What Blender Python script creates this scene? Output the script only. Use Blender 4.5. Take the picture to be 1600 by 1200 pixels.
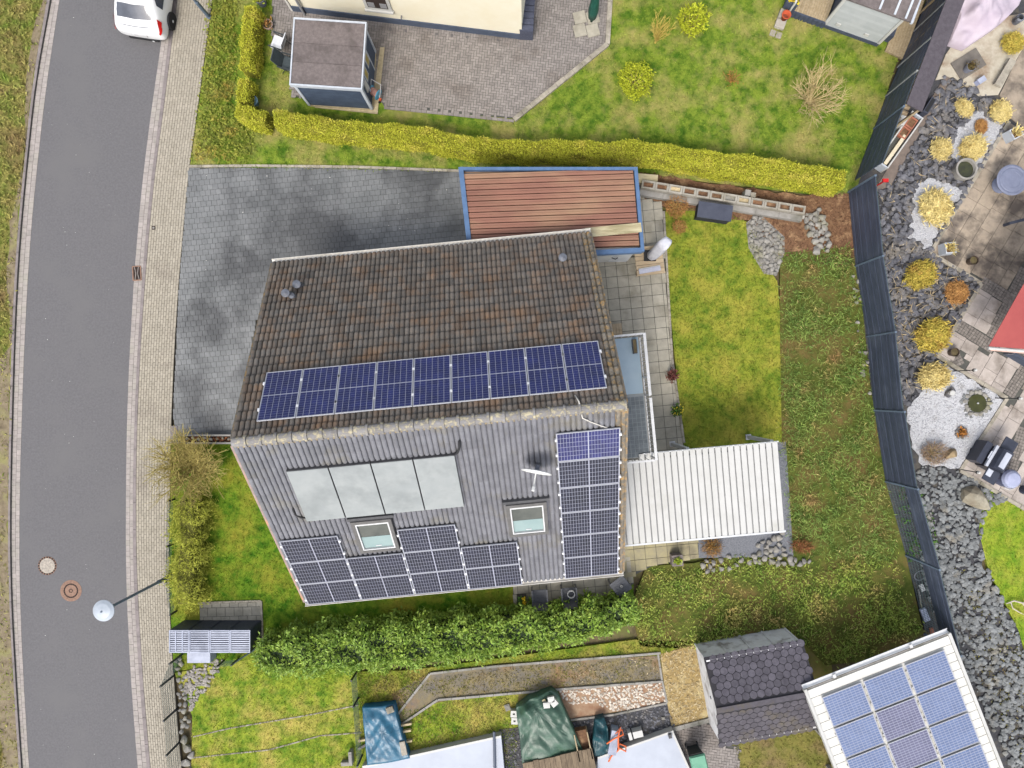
import bpy, math, random
import numpy as np
from mathutils import Vector, Matrix, Euler
for o in list(bpy.data.objects): bpy.data.objects.remove(o, do_unlink=True)
SC = bpy.context.scene; COL = SC.collection
R = math.radians; PI = math.pi
rng = np.random.default_rng(7); random.seed(7)
# ------------------------------------------------------------ camera, sky, sun, exposure
H, F, CX, CY = 26.5, 1111.0, 820.0, 612.0          # drone height, focal length in photo pixels, plumb point
cam = bpy.data.cameras.new('camera'); camo = bpy.data.objects.new('camera', cam); COL.objects.link(camo)
cam.sensor_width = 36; cam.lens = F * 36 / 1600; cam.clip_end = 2000
cam.shift_x = (800 - CX) / 1600; cam.shift_y = (CY - 600) / 1600
camo.location = (0, 0, H); SC.camera = camo
SUN_EL, SUN_AZ = 55.0, 200.0                        # azimuth clockwise from image-up
wd = bpy.data.worlds.new('World'); SC.world = wd; wd.use_nodes = True
nt = wd.node_tree; bg = nt.nodes['Background']
sky = nt.nodes.new('ShaderNodeTexSky'); sky.sky_type = 'NISHITA'; sky.sun_disc = False
sky.sun_elevation = R(SUN_EL); sky.sun_rotation = R(SUN_AZ); sky.air_density = 1.0; sky.dust_density = 3.0
hs_ = nt.nodes.new('ShaderNodeHueSaturation'); hs_.inputs['Saturation'].default_value = .45      # thin high cloud
nt.links.new(sky.outputs[0], hs_.inputs['Color']); nt.links.new(hs_.outputs[0], bg.inputs[0]); bg.inputs[1].default_value = 0.15
sl = bpy.data.lights.new('sun', 'SUN'); sl.energy = 1.2; sl.angle = R(20); sl.color = (1, .95, .87)
so = bpy.data.objects.new('sun', sl); COL.objects.link(so)
sd = Vector((math.sin(R(SUN_AZ)) * math.cos(R(SUN_EL)), math.cos(R(SUN_AZ)) * math.cos(R(SUN_EL)), math.sin(R(SUN_EL))))
so.rotation_euler = sd.to_track_quat('Z', 'Y').to_euler(); so.location = sd * 60
vs = SC.view_settings; vs.view_transform = 'Standard'; vs.look = 'None'; vs.exposure = 1.27; vs.gamma = 1.0
vs.use_curve_mapping = False
# ------------------------------------------------------------ helpers
K = 0.60                                            # photo tone -> albedo
def C(r, g, b, k=1.0):
    def l(c):
        c /= 255.0
        return c / 12.92 if c <= .04045 else ((c + .055) / 1.055) ** 2.4
    return (l(r) * K * k, l(g) * K * k, l(b) * K * k, 1)
def W(px, py, z=0.0):
    s = (H - z) / F
    return ((px - CX) * s, (CY - py) * s)
def W3(px, py, z=0.0): return Vector((*W(px, py, z), z))
def WP(pts, z=0.0): return [W(p[0], p[1], z) for p in pts]
MATS = {}
def mat(name, c1, c2=None, c3=None, s=8., s3=.6, p3=(.5, .68), p2=(.35, .65), rough=.85, bump=.25, bs=60., metal=0., coord='w', rnd=0.,
        spec=.3, alpha=1., bd=.02, stretch=None, emit=None, coat=0., trans=0.):
    if name in MATS: return MATS[name]
    m = bpy.data.materials.new(name); m.use_nodes = True; n = m.node_tree.nodes; L = m.node_tree.links
    b = n['Principled BSDF']; b.inputs['Roughness'].default_value = rough; b.inputs['Metallic'].default_value = metal
    b.inputs['Specular IOR Level'].default_value = spec; b.inputs['Alpha'].default_value = alpha
    b.inputs['Coat Weight'].default_value = coat
    if coord == 'w': src = n.new('ShaderNodeNewGeometry').outputs['Position']
    else: src = n.new('ShaderNodeTexCoord').outputs['Object']
    if stretch:
        mp = n.new('ShaderNodeMapping'); mp.inputs['Scale'].default_value = stretch; L.new(src, mp.inputs[0]); src = mp.outputs[0]
    def noise(sc, det=5.):
        t = n.new('ShaderNodeTexNoise'); t.inputs['Scale'].default_value = sc; t.inputs['Detail'].default_value = det
        t.inputs['Roughness'].default_value = .65; L.new(src, t.inputs['Vector']); return t.outputs['Fac']
    def ramp(fac, a, c):
        r = n.new('ShaderNodeMapRange'); r.inputs[1].default_value = a; r.inputs[2].default_value = c; L.new(fac, r.inputs[0]); return r.outputs[0]
    def mix(f, a, c):
        x = n.new('ShaderNodeMix'); x.data_type = 'RGBA'
        L.new(f, x.inputs[0])
        for i, q in ((6, a), (7, c)):
            if isinstance(q, tuple): x.inputs[i].default_value = q
            else: L.new(q, x.inputs[i])
        return x.outputs[2]
    col = c1
    if c2: col = mix(ramp(noise(s), *p2), c1, c2)
    if c3: col = mix(ramp(noise(s3, 4.), *p3), col, c3)
    if rnd:
        oi = n.new('ShaderNodeObjectInfo'); at = n.new('ShaderNodeAttribute'); at.attribute_name = 'rnd'
        ad = n.new('ShaderNodeMath'); ad.operation = 'ADD'; L.new(oi.outputs['Random'], ad.inputs[0]); L.new(at.outputs['Fac'], ad.inputs[1])
        fr = n.new('ShaderNodeMath'); fr.operation = 'FRACT'; L.new(ad.outputs[0], fr.inputs[0])
        mr = n.new('ShaderNodeMapRange'); mr.inputs[3].default_value = 1 - rnd; mr.inputs[4].default_value = 1 + rnd; L.new(fr.outputs[0], mr.inputs[0])
        hs = n.new('ShaderNodeHueSaturation'); L.new(mr.outputs[0], hs.inputs['Value'])
        if isinstance(col, tuple): hs.inputs['Color'].default_value = col
        else: L.new(col, hs.inputs['Color'])
        col = hs.outputs[0]
    if isinstance(col, tuple): b.inputs['Base Color'].default_value = col
    else: L.new(col, b.inputs['Base Color'])
    if bump:
        bn = n.new('ShaderNodeBump'); bn.inputs['Strength'].default_value = bump; bn.inputs['Distance'].default_value = bd
        L.new(noise(bs, 3.), bn.inputs['Height']); L.new(bn.outputs[0], b.inputs['Normal'])
    if emit: b.inputs['Emission Color'].default_value = emit; b.inputs['Emission Strength'].default_value = 1
    if trans:
        tb = n.new('ShaderNodeBsdfTranslucent'); mx = n.new('ShaderNodeMixShader'); mx.inputs[0].default_value = trans
        if isinstance(col, tuple): tb.inputs[0].default_value = col
        else: L.new(col, tb.inputs[0])
        L.new(b.outputs[0], mx.inputs[1]); L.new(tb.outputs[0], mx.inputs[2]); L.new(mx.outputs[0], n['Material Output'].inputs[0])
    MATS[name] = m; return m
class MB:
    def __init__(s): s.v = []; s.f = []
    def add(s, vs, fs):
        o = len(s.v); s.v += [tuple(v) for v in vs]; s.f += [tuple(i + o for i in f) for f in fs]; return s
    def box(s, x0, x1, y0, y1, z0, z1, M=None):
        vs = [Vector((x, y, z)) for z in (z0, z1) for x, y in ((x0, y0), (x1, y0), (x1, y1), (x0, y1))]
        if M is not None: vs = [M @ v for v in vs]
        return s.add(vs, [(3, 2, 1, 0), (4, 5, 6, 7), (0, 1, 5, 4), (1, 2, 6, 5), (2, 3, 7, 6), (3, 0, 4, 7)])
    def cbox(s, c, d, rz=0., rx=0., ry=0.):
        M = Matrix.Translation(c) @ Euler((rx, ry, rz)).to_matrix().to_4x4()
        return s.box(-d[0] / 2, d[0] / 2, -d[1] / 2, d[1] / 2, -d[2] / 2, d[2] / 2, M)
    def prism(s, pts, z0, z1):
        a = sum(p[0] * q[1] - q[0] * p[1] for p, q in zip(pts, pts[1:] + pts[:1]))
        if a < 0: pts = pts[::-1]
        n = len(pts); vs = [(p[0], p[1], z0) for p in pts] + [(p[0], p[1], z1) for p in pts]
        return s.add(vs, [tuple(range(n - 1, -1, -1)), tuple(range(n, 2 * n))] + [(i, (i + 1) % n, n + (i + 1) % n, n + i) for i in range(n)])
    def loft(s, loops, cap=True, close=True):
        n = len(loops[0]); vs = [p for l in loops for p in l]; fs = []
        for k in range(len(loops) - 1):
            for i in range(n if close else n - 1):
                j = (i + 1) % n; fs.append((k * n + i, k * n + j, (k + 1) * n + j, (k + 1) * n + i))
        if cap: fs += [tuple(range(n - 1, -1, -1)), tuple(range((len(loops) - 1) * n, len(loops) * n))]
        return s.add(vs, fs)
    def tube(s, pts, r, n=6, cap=True):
        pts = [Vector(p) for p in pts]; rs = r if isinstance(r, (list, tuple)) else [r] * len(pts); loops = []
        up = Vector((.123, .2, 1)).normalized()
        for i, p in enumerate(pts):
            d = (pts[min(i + 1, len(pts) - 1)] - pts[max(i - 1, 0)]).normalized()
            a = d.cross(up)
            if a.length < .05: a = d.cross(Vector((1, 0, 0)))
            a.normalize(); b = d.cross(a).normalized()
            loops.append([p + (a * math.cos(t) + b * math.sin(t)) * rs[i] for t in (2 * PI * k / n for k in range(n))])
        return s.loft(loops, cap)
    def lathe(s, prof, n=16, c=(0, 0, 0), M=None):
        loops = []
        for r, z in prof:
            l = [Vector((c[0] + r * math.cos(2 * PI * k / n), c[1] + r * math.sin(2 * PI * k / n), c[2] + z)) for k in range(n)]
            loops.append([M @ p for p in l] if M is not None else l)
        return s.loft(loops, True)
    def build(s, name, m, parent=None, w=False, smooth=False, kind=None, label=None):
        me = bpy.data.meshes.new(name)
        vs = s.v
        if parent is not None and w:
            I = PM[parent.name].inverted(); vs = [I @ Vector(v) for v in vs]
        me.from_pydata([tuple(v) for v in vs], [], s.f); me.update()
        if smooth: me.polygons.foreach_set('use_smooth', [True] * len(me.polygons))
        return link(name, me, m, parent, kind, label)
PM = {}
def link(name, me, m=None, parent=None, kind=None, label=None, M=None):
    o = bpy.data.objects.new(name, me); COL.objects.link(o)
    if m is not None and not me.materials: me.materials.append(m)
    if parent is not None: o.parent = parent
    if kind: o['kind'] = kind
    if label: o['label'] = label
    if M is not None: o.matrix_local = M
    return o
def tag(o, label, cat, group=None):
    o['label'] = label; o['category'] = cat
    if group: o['group'] = group
    return o
def thing(name, label, cat, loc=(0, 0, 0), rz=0., group=None, M=None):
    o = bpy.data.objects.new(name, None); COL.objects.link(o); o.empty_display_size = .2
    if M is None: M = Matrix.Translation(loc) @ Matrix.Rotation(rz, 4, 'Z')
    o.matrix_world = M; PM[o.name] = M.copy()
    return tag(o, label, cat, group)
def copy_tree(o, parent=None, M=None, label=None):
    c = o.copy(); COL.objects.link(c)
    if parent is not None: c.parent = parent
    elif M is not None: c.matrix_world = M; PM[c.name] = M.copy()
    if label: c['label'] = label
    for ch in KIDS(o): copy_tree(ch, c)
    return c
def KIDS(o): return [c for c in bpy.data.objects if c.parent == o]
def struct(o): o['kind'] = 'structure'; return o
def npmesh(name, V, Fc, rnd=None, smooth=False):
    V = np.asarray(V, np.float32); Fc = np.asarray(Fc, np.int32); n, k = Fc.shape
    me = bpy.data.meshes.new(name); me.vertices.add(len(V)); me.vertices.foreach_set('co', V.ravel())
    me.loops.add(n * k); me.loops.foreach_set('vertex_index', Fc.ravel())
    me.polygons.add(n); me.polygons.foreach_set('loop_start', np.arange(0, n * k, k, dtype=np.int32))
    me.update(calc_edges=True)
    if rnd is not None:
        a = me.attributes.new('rnd', 'FLOAT', 'FACE'); a.data.foreach_set('value', np.asarray(rnd, np.float32))
    if not smooth: me.shade_flat()
    return me
def inpoly(P, poly):
    x, y = P[:, 0], P[:, 1]; r = np.zeros(len(P), bool); n = len(poly)
    for i in range(n):
        x1, y1 = poly[i]; x2, y2 = poly[(i + 1) % n]
        c = ((y1 > y) != (y2 > y)); d = (y2 - y1) if y2 != y1 else 1e-9
        r ^= c & (x < (x2 - x1) * (y - y1) / d + x1)
    return r
def rough(pts, amp=4., step=9., seed=0):
    r_ = np.random.default_rng(seed + len(pts)); out = []
    for a, b in zip(pts, pts[1:] + pts[:1]):
        a, b = np.array(a, float), np.array(b, float); k = max(1, int(np.hypot(*(b - a)) / step)); n_ = np.array((-(b - a)[1], (b - a)[0])) / (np.hypot(*(b - a)) + 1e-6)
        for i in range(k): out.append(tuple(a + (b - a) * i / k + n_ * r_.normal(0, amp * .5)))
    return out
def scatter(poly, dens, excl=()):
    a = np.array(poly); lo, hi = a.min(0), a.max(0); n = int((hi - lo).prod() * dens)
    P = rng.uniform(lo, hi, (n, 2)); P = P[inpoly(P, poly)]
    for e in excl: P = P[~inpoly(P, e)]
    return P
def boxes_np(cs, sx, sy, z0, z1, rot, name, m, parent=None, kind='stuff', jz=0.0):
    cs = np.asarray(cs, float); n = len(cs); sx = np.broadcast_to(sx, n); sy = np.broadcast_to(sy, n); rot = np.broadcast_to(rot, n)
    c, s = np.cos(rot), np.sin(rot); V = np.zeros((n, 8, 3)); zt = z1 + rng.uniform(-jz, jz, n)
    for i, (a, b, t) in enumerate(((-1, -1, 0), (1, -1, 0), (1, 1, 0), (-1, 1, 0), (-1, -1, 1), (1, -1, 1), (1, 1, 1), (-1, 1, 1))):
        dx, dy = a * sx / 2, b * sy / 2
        V[:, i, 0] = cs[:, 0] + dx * c - dy * s; V[:, i, 1] = cs[:, 1] + dx * s + dy * c; V[:, i, 2] = zt if t else z0
    f = np.array([(4, 5, 6, 7), (0, 1, 5, 4), (1, 2, 6, 5), (2, 3, 7, 6), (3, 0, 4, 7)])
    Fc = (f[None] + np.arange(n)[:, None, None] * 8).reshape(-1, 4)
    return link(name, npmesh(name, V.reshape(-1, 3), Fc, np.repeat(rng.random(n), 5)), m, parent, kind)
def trim(p, w, l, rot, inside, n=10, mn=.05):
    g = (np.arange(n) + .5) / n - .5; X, Y = np.meshgrid(g * w, g * l, indexing='ij'); c, s = math.cos(rot), math.sin(rot)
    Q = np.stack([p[0] + X * c - Y * s, p[1] + X * s + Y * c], -1).reshape(-1, 2); I = inside(Q).reshape(n, n)
    if I.sum() < 6: return None
    ix = np.where(I.mean(1) > .5 * I.mean(1).max())[0]; iy = np.where(I.mean(0) > .5 * I.mean(0).max())[0]
    x0, x1, y0, y1 = (ix[0] / n - .5) * w, ((ix[-1] + 1) / n - .5) * w, (iy[0] / n - .5) * l, ((iy[-1] + 1) / n - .5) * l
    if x1 - x0 < mn or y1 - y0 < mn: return None
    a, b = (x0 + x1) / 2, (y0 + y1) / 2
    return (p[0] + a * c - b * s, p[1] + a * s + b * c, x1 - x0, y1 - y0)
def pave(name, piece, poly, w, l, rot, joint, z0, z1, m, base_m, bond=.5, limit=300, jz=.004, focus=None, grow=None, parent=None):
    """a bedding sheet (structure) with block-shaped pieces standing proud of it"""
    base = parent or struct(MB().prism(poly, -.14, z0 + (z1 - z0) * .5).build(name, base_m))
    a = np.array(poly); c0 = a.mean(0); c, s = math.cos(rot), math.sin(rot)
    q = (a - c0) @ np.array([[c, -s], [s, c]]); lo, hi = q.min(0), q.max(0); pts = []
    j = 0; y = lo[1] - l
    while y < hi[1] + l:
        xs = np.arange(lo[0] - w * 2, hi[0] + w * 2, w) + (bond * w if j % 2 else 0)
        pts.append(np.stack([xs, np.full_like(xs, y)], 1)); y += l; j += 1
    pts = np.concatenate(pts) @ np.array([[c, s], [-s, c]]) + c0
    hw, hl = w * .46, l * .46; ok = np.ones(len(pts), bool); any_ = np.zeros(len(pts), bool)
    for dx, dy in ((hw, hl), (-hw, hl), (hw, -hl), (-hw, -hl)):
        q_ = inpoly(pts + [dx * c - dy * s, dx * s + dy * c], poly); ok &= q_; any_ |= q_
    part = pts[any_ & ~ok]; pts = pts[ok]; ck = []
    for p in part:                                  # pieces cut to fit along the border
        r_ = trim(p, w, l, rot, lambda Q: inpoly(Q, poly))
        if r_: ck.append(r_)
    if focus is not None: pts = pts[np.argsort(((pts - np.array(focus)) ** 2).sum(1))]
    k = min(limit, len(pts))
    if k:
        mb = MB().box(-(w - joint) / 2, (w - joint) / 2, -(l - joint) / 2, (l - joint) / 2, z0, z1); me = None
        for p in pts[:k]:
            if me is None: o = mb.build(piece, m, base); me = o.data
            else: o = link(piece, me, m, base)
            o.location = (p[0], p[1], random.uniform(-jz, jz)); o.rotation_euler = (0, 0, rot + random.uniform(-.006, .006))
    for cx_, cy_, ww, ll in ck[:0 if len(pts) > k else 200]:
        o = MB().box(-ww / 2 + joint / 2, ww / 2 - joint / 2, -ll / 2 + joint / 2, ll / 2 - joint / 2, z0, z1).build(piece, m, base); o.location = (cx_, cy_, random.uniform(-jz, jz)); o.rotation_euler = (0, 0, rot)
    if len(pts) > k and ck: ck = np.array(ck); boxes_np(ck[:, :2], ck[:, 2] - joint, ck[:, 3] - joint, z0, z1, rot, 'cut_' + piece + 's', m, base, jz=jz)
    if len(pts) > k: boxes_np(pts[k:], w - joint, l - joint, z0, z1, rot, piece + 's', m, base, jz=jz)
    return base
def leafmesh(P, size, aspect=.5, tilt=(.2, 1.0), up=None, name='foliage', fold=.0, jit=.4):
    """one bent quad per leaf at points P; normals tilt away from vertical (or from up)"""
    n = len(P); P = np.asarray(P, float); az = rng.uniform(0, 2 * PI, n); th = rng.uniform(tilt[0], tilt[1], n)
    d = np.stack([np.cos(az) * np.cos(th), np.sin(az) * np.cos(th), np.sin(th)], 1)
    if up is not None: d = d + np.asarray(up); d /= np.linalg.norm(d, axis=1)[:, None]
    r = rng.normal(size=(n, 3)); sd_ = np.cross(d, r); sd_ /= np.linalg.norm(sd_, axis=1)[:, None] + 1e-9
    L = size * rng.uniform(1 - jit, 1 + jit, n)[:, None]; wd_ = L * aspect
    nn = np.cross(sd_, d)
    V = np.stack([P, P + d * L * .5 + sd_ * wd_ * .5 + nn * L * fold, P + d * L, P + d * L * .5 - sd_ * wd_ * .5 + nn * L * fold], 1)
    Fc = np.arange(n * 4).reshape(n, 4)
    return npmesh(name, V.reshape(-1, 3), Fc, rng.random(n))
def grass(name, polys, dens, h, m, label=None, excl=(), z=0.0, spread=1.0, lab=None, cat='grass'):
    P = np.concatenate([scatter(p, dens, excl) for p in polys]); n = len(P)
    P3 = np.concatenate([P, np.full((n, 1), z)], 1)
    me = leafmesh(P3, h, .28, (.1, .8), name=name); o = link(name, me, m); o['kind'] = 'stuff'
    if lab: tag(o, lab, cat)
    return o
def _ico():
    t = (1 + 5 ** .5) / 2
    v = np.array([(-1, t, 0), (1, t, 0), (-1, -t, 0), (1, -t, 0), (0, -1, t), (0, 1, t), (0, -1, -t), (0, 1, -t), (t, 0, -1), (t, 0, 1), (-t, 0, -1), (-t, 0, 1)], float)
    f = [(0, 11, 5), (0, 5, 1), (0, 1, 7), (0, 7, 10), (0, 10, 11), (1, 5, 9), (5, 11, 4), (11, 10, 2), (10, 7, 6), (7, 1, 8), (3, 9, 4), (3, 4, 2), (3, 2, 6), (3, 6, 8), (3, 8, 9), (4, 9, 5), (2, 4, 11), (6, 2, 10), (8, 6, 7), (9, 8, 1)]
    return v / np.linalg.norm(v[0]), np.array(f)
IV, IF = _ico()
def rocks_np(P, size, name, m, flat=.6, parent=None, kind='stuff', jit=.5):
    P = np.asarray(P, float); n = len(P); s = size * rng.uniform(1 - jit, 1 + jit, n)
    V = IV[None] * rng.uniform(.72, 1.15, (n, 12, 1)) * np.stack([s * rng.uniform(.8, 1.3, n), s * rng.uniform(.7, 1.1, n), s * flat], 1)[:, None]
    a = rng.uniform(0, 2 * PI, n); c, q = np.cos(a)[:, None], np.sin(a)[:, None]
    X = V[:, :, 0] * c - V[:, :, 1] * q; Y = V[:, :, 0] * q + V[:, :, 1] * c
    V = np.stack([X, Y, V[:, :, 2]], 2) + P[:, None]
    Fc = (IF[None] + np.arange(n)[:, None, None] * 12).reshape(-1, 3)
    return link(name, npmesh(name, V.reshape(-1, 3), Fc, np.repeat(rng.random(n), 20)), m, parent, kind)
def stone_mesh(seed, name='stone'):
    r = np.random.default_rng(seed)
    V = IV * r.uniform(.62, 1.15, (12, 1)); mid = {}; V = list(V); fs = []
    for a, b, c in IF:
        def m_(i, j):
            k = (min(i, j), max(i, j))
            if k not in mid: mid[k] = len(V); V.append((V[i] + V[j]) * .5 * r.uniform(.98, 1.14))
            return mid[k]
        x, y, z = m_(a, b), m_(b, c), m_(c, a); fs += [(a, x, z), (x, b, y), (z, y, c), (x, y, z)]
    return npmesh(name, np.array(V), np.array(fs))
STONES = [stone_mesh(i) for i in range(6)]
def stone(parent, m, x, y, z, sx, sy, sz, name='stone'):
    me = STONES[random.randrange(6)]
    if not me.materials: me.materials.append(m)
    o = bpy.data.objects.new(name, me); COL.objects.link(o); o.parent = parent
    o.location = (x, y, z); o.scale = (sx, sy, sz); o.rotation_euler = (random.uniform(-.3, .3), random.uniform(-.3, .3), random.uniform(0, 6.28))
    if me.materials[0] != m: o.material_slots[0].link = 'OBJECT'; o.material_slots[0].material = m
    return o
# ------------------------------------------------------------ materials for the setting
HR = R(5.5)                                          # the main house and its paving are turned by this much
m_earth = mat('earth', C(120, 105, 75), C(90, 80, 55), C(105, 110, 50), s=3)
m_asph = mat('asphalt', C(133, 131, 133, .76), C(120, 118, 120, .76), C(130, 128, 129, .76), s=14, s3=.5, rough=.9, bump=.5, bs=120)
m_gut = mat('gutter_stone', C(196, 186, 180, 0.84), C(172, 164, 158, 0.84), C(184, 178, 166, 0.84), s=5, s3=1.1, rnd=.06, rough=.9)
m_kerb = mat('kerb_stone', C(150, 140, 138), C(128, 120, 118), s=4, rnd=.07)
m_walk = mat('sidewalk_brick', C(192, 183, 166, 0.86), C(176, 167, 150, 0.86), C(162, 152, 138, 0.86), s=4, s3=.8, p3=(.55, .75), rnd=.07, rough=.9)
m_joint = mat('joint_sand', C(104, 97, 86), C(120, 112, 98), s=10)
m_jdark = mat('joint_dark', C(80, 80, 78), C(96, 96, 88), s=6)
m_drive = mat('drive_block', C(128, 129, 129), C(108, 110, 110), C(72, 73, 74), s=.9, s3=.3, p3=(.46, .6), rnd=.07, rough=.55, spec=.5)
m_herr = mat('herringbone_block', C(158, 150, 144), C(138, 131, 126), C(116, 106, 98), s=3, s3=.5, p3=(.52, .72), rnd=.12)
m_slab = mat('concrete_slab', C(164, 158, 143, 1.35), C(146, 141, 127, 1.35), C(122, 116, 100, 1.35), s=2.5, s3=.9, p3=(.52, .75), rnd=.08)
m_slaby = mat('yellowed_slab', C(168, 158, 120, 1.15), C(148, 140, 116, 1.15), C(118, 110, 92, 1.15), s=2.5, s3=1.1, rnd=.08)
m_patio = mat('patio_slab', C(178, 168, 160, 1.3), C(158, 149, 141, 1.3), C(112, 102, 92, 1.3), s=2.2, s3=1.0, p3=(.5, .72), rnd=.09)
m_pdark = mat('patio_weathered', C(166, 152, 134, 1.25), C(138, 126, 112, 1.25), C(86, 78, 72, 1.25), s=1.8, s3=.9, p3=(.44, .66), rnd=.10)
m_cobb = mat('cobble', C(150, 142, 134), C(126, 118, 112), s=6, rnd=.15)
m_edge = mat('edging_stone', C(186, 178, 162), C(158, 150, 136), C(130, 124, 108), s=5, s3=1.5, rnd=.07)
m_conc = mat('concrete', C(168, 164, 158), C(142, 138, 130), C(120, 118, 106), s=3, s3=1.0)
m_sand = mat('sandy_strip', C(206, 190, 155), C(180, 165, 130), s=8, bump=.4)
m_gravw = mat('white_gravel', C(214, 214, 216, 0.95), C(186, 187, 192, 0.95), C(168, 166, 164, 0.95), s=22, s3=2.2, p3=(.55, .75), bump=.9, bs=45, rnd=.2)
m_gravd = mat('dark_gravel', C(84, 84, 88), C(58, 58, 62), C(104, 98, 88), s=30, s3=2, bump=.9, bs=40)
m_lava = mat('lava_rock', C(104, 104, 108, 1.35), C(78, 78, 84, 1.35), C(118, 112, 104, 1.35), s=4, s3=1.2, rnd=.28, rough=.8)
m_pebl = mat('blue_grey_pebble', C(128, 130, 130, 1.3), C(100, 102, 102, 1.3), C(140, 132, 116, 1.35), s=4, s3=1.0, p3=(.56, .75), rnd=.25)
m_mulch = mat('bark_mulch', C(142, 106, 76), C(112, 80, 58), C(176, 140, 104), s=14, s3=2.5, rnd=.3)
m_chip = mat('pale_wood_chip', C(226, 208, 170), C(204, 182, 138), s=10, rnd=.2)
m_stone = mat('field_stone', C(164, 160, 152), C(136, 132, 126), C(150, 146, 120), s=4, s3=1.2, rnd=.14)
m_strawsoil = mat('straw_soil', C(186, 160, 104), C(150, 128, 84), C(206, 188, 140), s=7, s3=1.4, bump=.6)
def lawn_mat(name, a, b, c, rnd=.34, s=2.6, s3=.7, p3=(.46, .68)): return mat(name, a, b, c, s=s, s3=s3, p3=p3, p2=(.40, .64), rnd=rnd, rough=.9, bump=.6, bs=30, spec=.1, bd=.04, trans=.25)
m_lawn_n = lawn_mat('lawn_north', C(140, 160, 58, 1.35), C(84, 122, 36, 1.2), C(178, 168, 100, 1.35))
m_lawn_m = lawn_mat('lawn_main', C(148, 156, 56, 1.08), C(100, 126, 40, 1.05), C(174, 166, 72, 1.08))
m_lawn_w = lawn_mat('lawn_west', C(126, 156, 46, 1.1), C(66, 114, 26, 1.1), C(166, 162, 62, 1.1))
m_lawn_s = lawn_mat('lawn_south', C(142, 154, 54, 1.3), C(88, 122, 36, 1.2), C(176, 160, 86, 1.3))
m_lawn_e = lawn_mat('lawn_east', C(150, 168, 54, 1.1), C(108, 144, 40, 1.1), C(174, 172, 76, 1.1))
m_rough = lawn_mat('rough_grass', C(190, 182, 104), C(146, 166, 74), C(176, 152, 104), s=2.0, s3=.7)
m_moss = lawn_mat('mossy_slope', C(124, 130, 62, 1.1), C(84, 104, 42, 1.1), C(148, 124, 78, 1.1), s=2.2, s3=.9)
m_thin = lawn_mat('thin_grass', C(150, 142, 78, 1.2), C(128, 130, 64, 1.2), C(152, 130, 96, 1.2), s=2.0, s3=.8)
# ------------------------------------------------------------ ground sheet
struct(MB().box(-300, 300, -300, 300, -.6, -.15).build('ground', m_earth))
# ------------------------------------------------------------ road, gutters, kerb, sidewalk
YS = np.array([-160, 0, 80, 160, 270, 340, 440, 560, 670, 750, 870, 960, 1070, 1200, 1360], float)
def line(a): return np.array(a, float)
X0 = line([95, 74, 58, 47, 36, 29, 22, 17, 14, 13, 12, 15, 21, 29, 42])        # outer edge of the left kerb
X1 = line([100, 79, 63, 51, 40, 33, 26, 21, 18, 16, 15.5, 18, 24.5, 33, 46])    # left gutter outer
X2 = line([112, 91, 78, 67, 55, 48, 41, 35, 31.5, 29, 28, 30, 35, 43, 56])      # asphalt left
X3 = line([272, 259, 248, 236, 222, 215, 207, 200, 196, 195, 194.5, 197, 203, 213, 228])   # asphalt right
X4 = line([286, 271, 261, 251.5, 237, 230, 221.5, 214, 209.5, 207.5, 207.5, 211, 218, 229, 244])
X5 = line([292, 277, 266.5, 257, 242, 235, 226.5, 218.5, 214, 212.5, 213, 217, 224, 235, 251])
X6 = line([352, 332, 320.5, 310.5, 294, 288, 279, 271.5, 267, 265.5, 264, 265, 272, 283, 300])
def xs_at(X, y):
    # smooth the hand-read edge a little
    return (np.interp(y - 40, YS, X) + np.interp(y, YS, X) * 2 + np.interp(y + 40, YS, X)) / 4
YY = np.arange(-110, 1320, 22.0)
def ribbon(name, A, B, z0, z1, m, par=None):
    a = [W(xs_at(A, y), y) for y in YY]; b = [W(xs_at(B, y), y) for y in YY]
    o = MB().loft([[(p[0], p[1], z0), (q[0], q[1], z0), (q[0], q[1], z1), (p[0], p[1], z1)][::-1] for p, q in zip(a, b)]).build(name, m, par)
    return o
def bricks(A, B, ncol, lenpx, joint, z0, z1, name, m, parent, stagger=True, off=0.):
    """courses that follow the curve of the road"""
    V = []; 
    for c in range(ncol):
        y = -110 + (lenpx / 2 if (stagger and c % 2) else 0) + off
        ys = np.arange(y, 1310, lenpx); y1 = ys + joint / .02385; y2 = ys + lenpx
        def pt(f, yy):
            xa, xb = xs_at(A, yy), xs_at(B, yy); x = xa + (xb - xa) * f
            return np.stack([(x - CX) * H / F, (CY - yy) * H / F], 1)
        wj = joint / .02385 / np.mean(xs_at(B, ys) - xs_at(A, ys))
        f0, f1 = c / ncol + wj / 2, (c + 1) / ncol - wj / 2
        V.append(np.stack([pt(f0, y2), pt(f1, y2), pt(f1, y1), pt(f0, y1)], 1))
    V = np.concatenate(V); n = len(V); Z = z1 + rng.uniform(-.003, .003, n)
    top = np.concatenate([V, np.broadcast_to(Z[:, None, None], (n, 4, 1))], 2); bot = np.concatenate([V, np.full((n, 4, 1), z0)], 2)
    VV = np.concatenate([bot, top], 1).reshape(-1, 3)
    f = np.array([(4, 5, 6, 7), (0, 1, 5, 4), (1, 2, 6, 5), (2, 3, 7, 6), (3, 0, 4, 7)])
    Fc = (f[None] + np.arange(n)[:, None, None] * 8).reshape(-1, 4)
    return link(name, npmesh(name, VV, Fc, np.repeat(rng.random(n), 5)), m, parent, 'stuff')
struct(ribbon('road', X2, X3, -.14, -.08, m_asph))
gl = struct(ribbon('gutter_left', X1, X2, -.14, -.083, m_joint)); bricks(X1, X2, 2, 8.6, .010, -.1, -.074, 'gutter_blocks', m_gut, gl)
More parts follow.
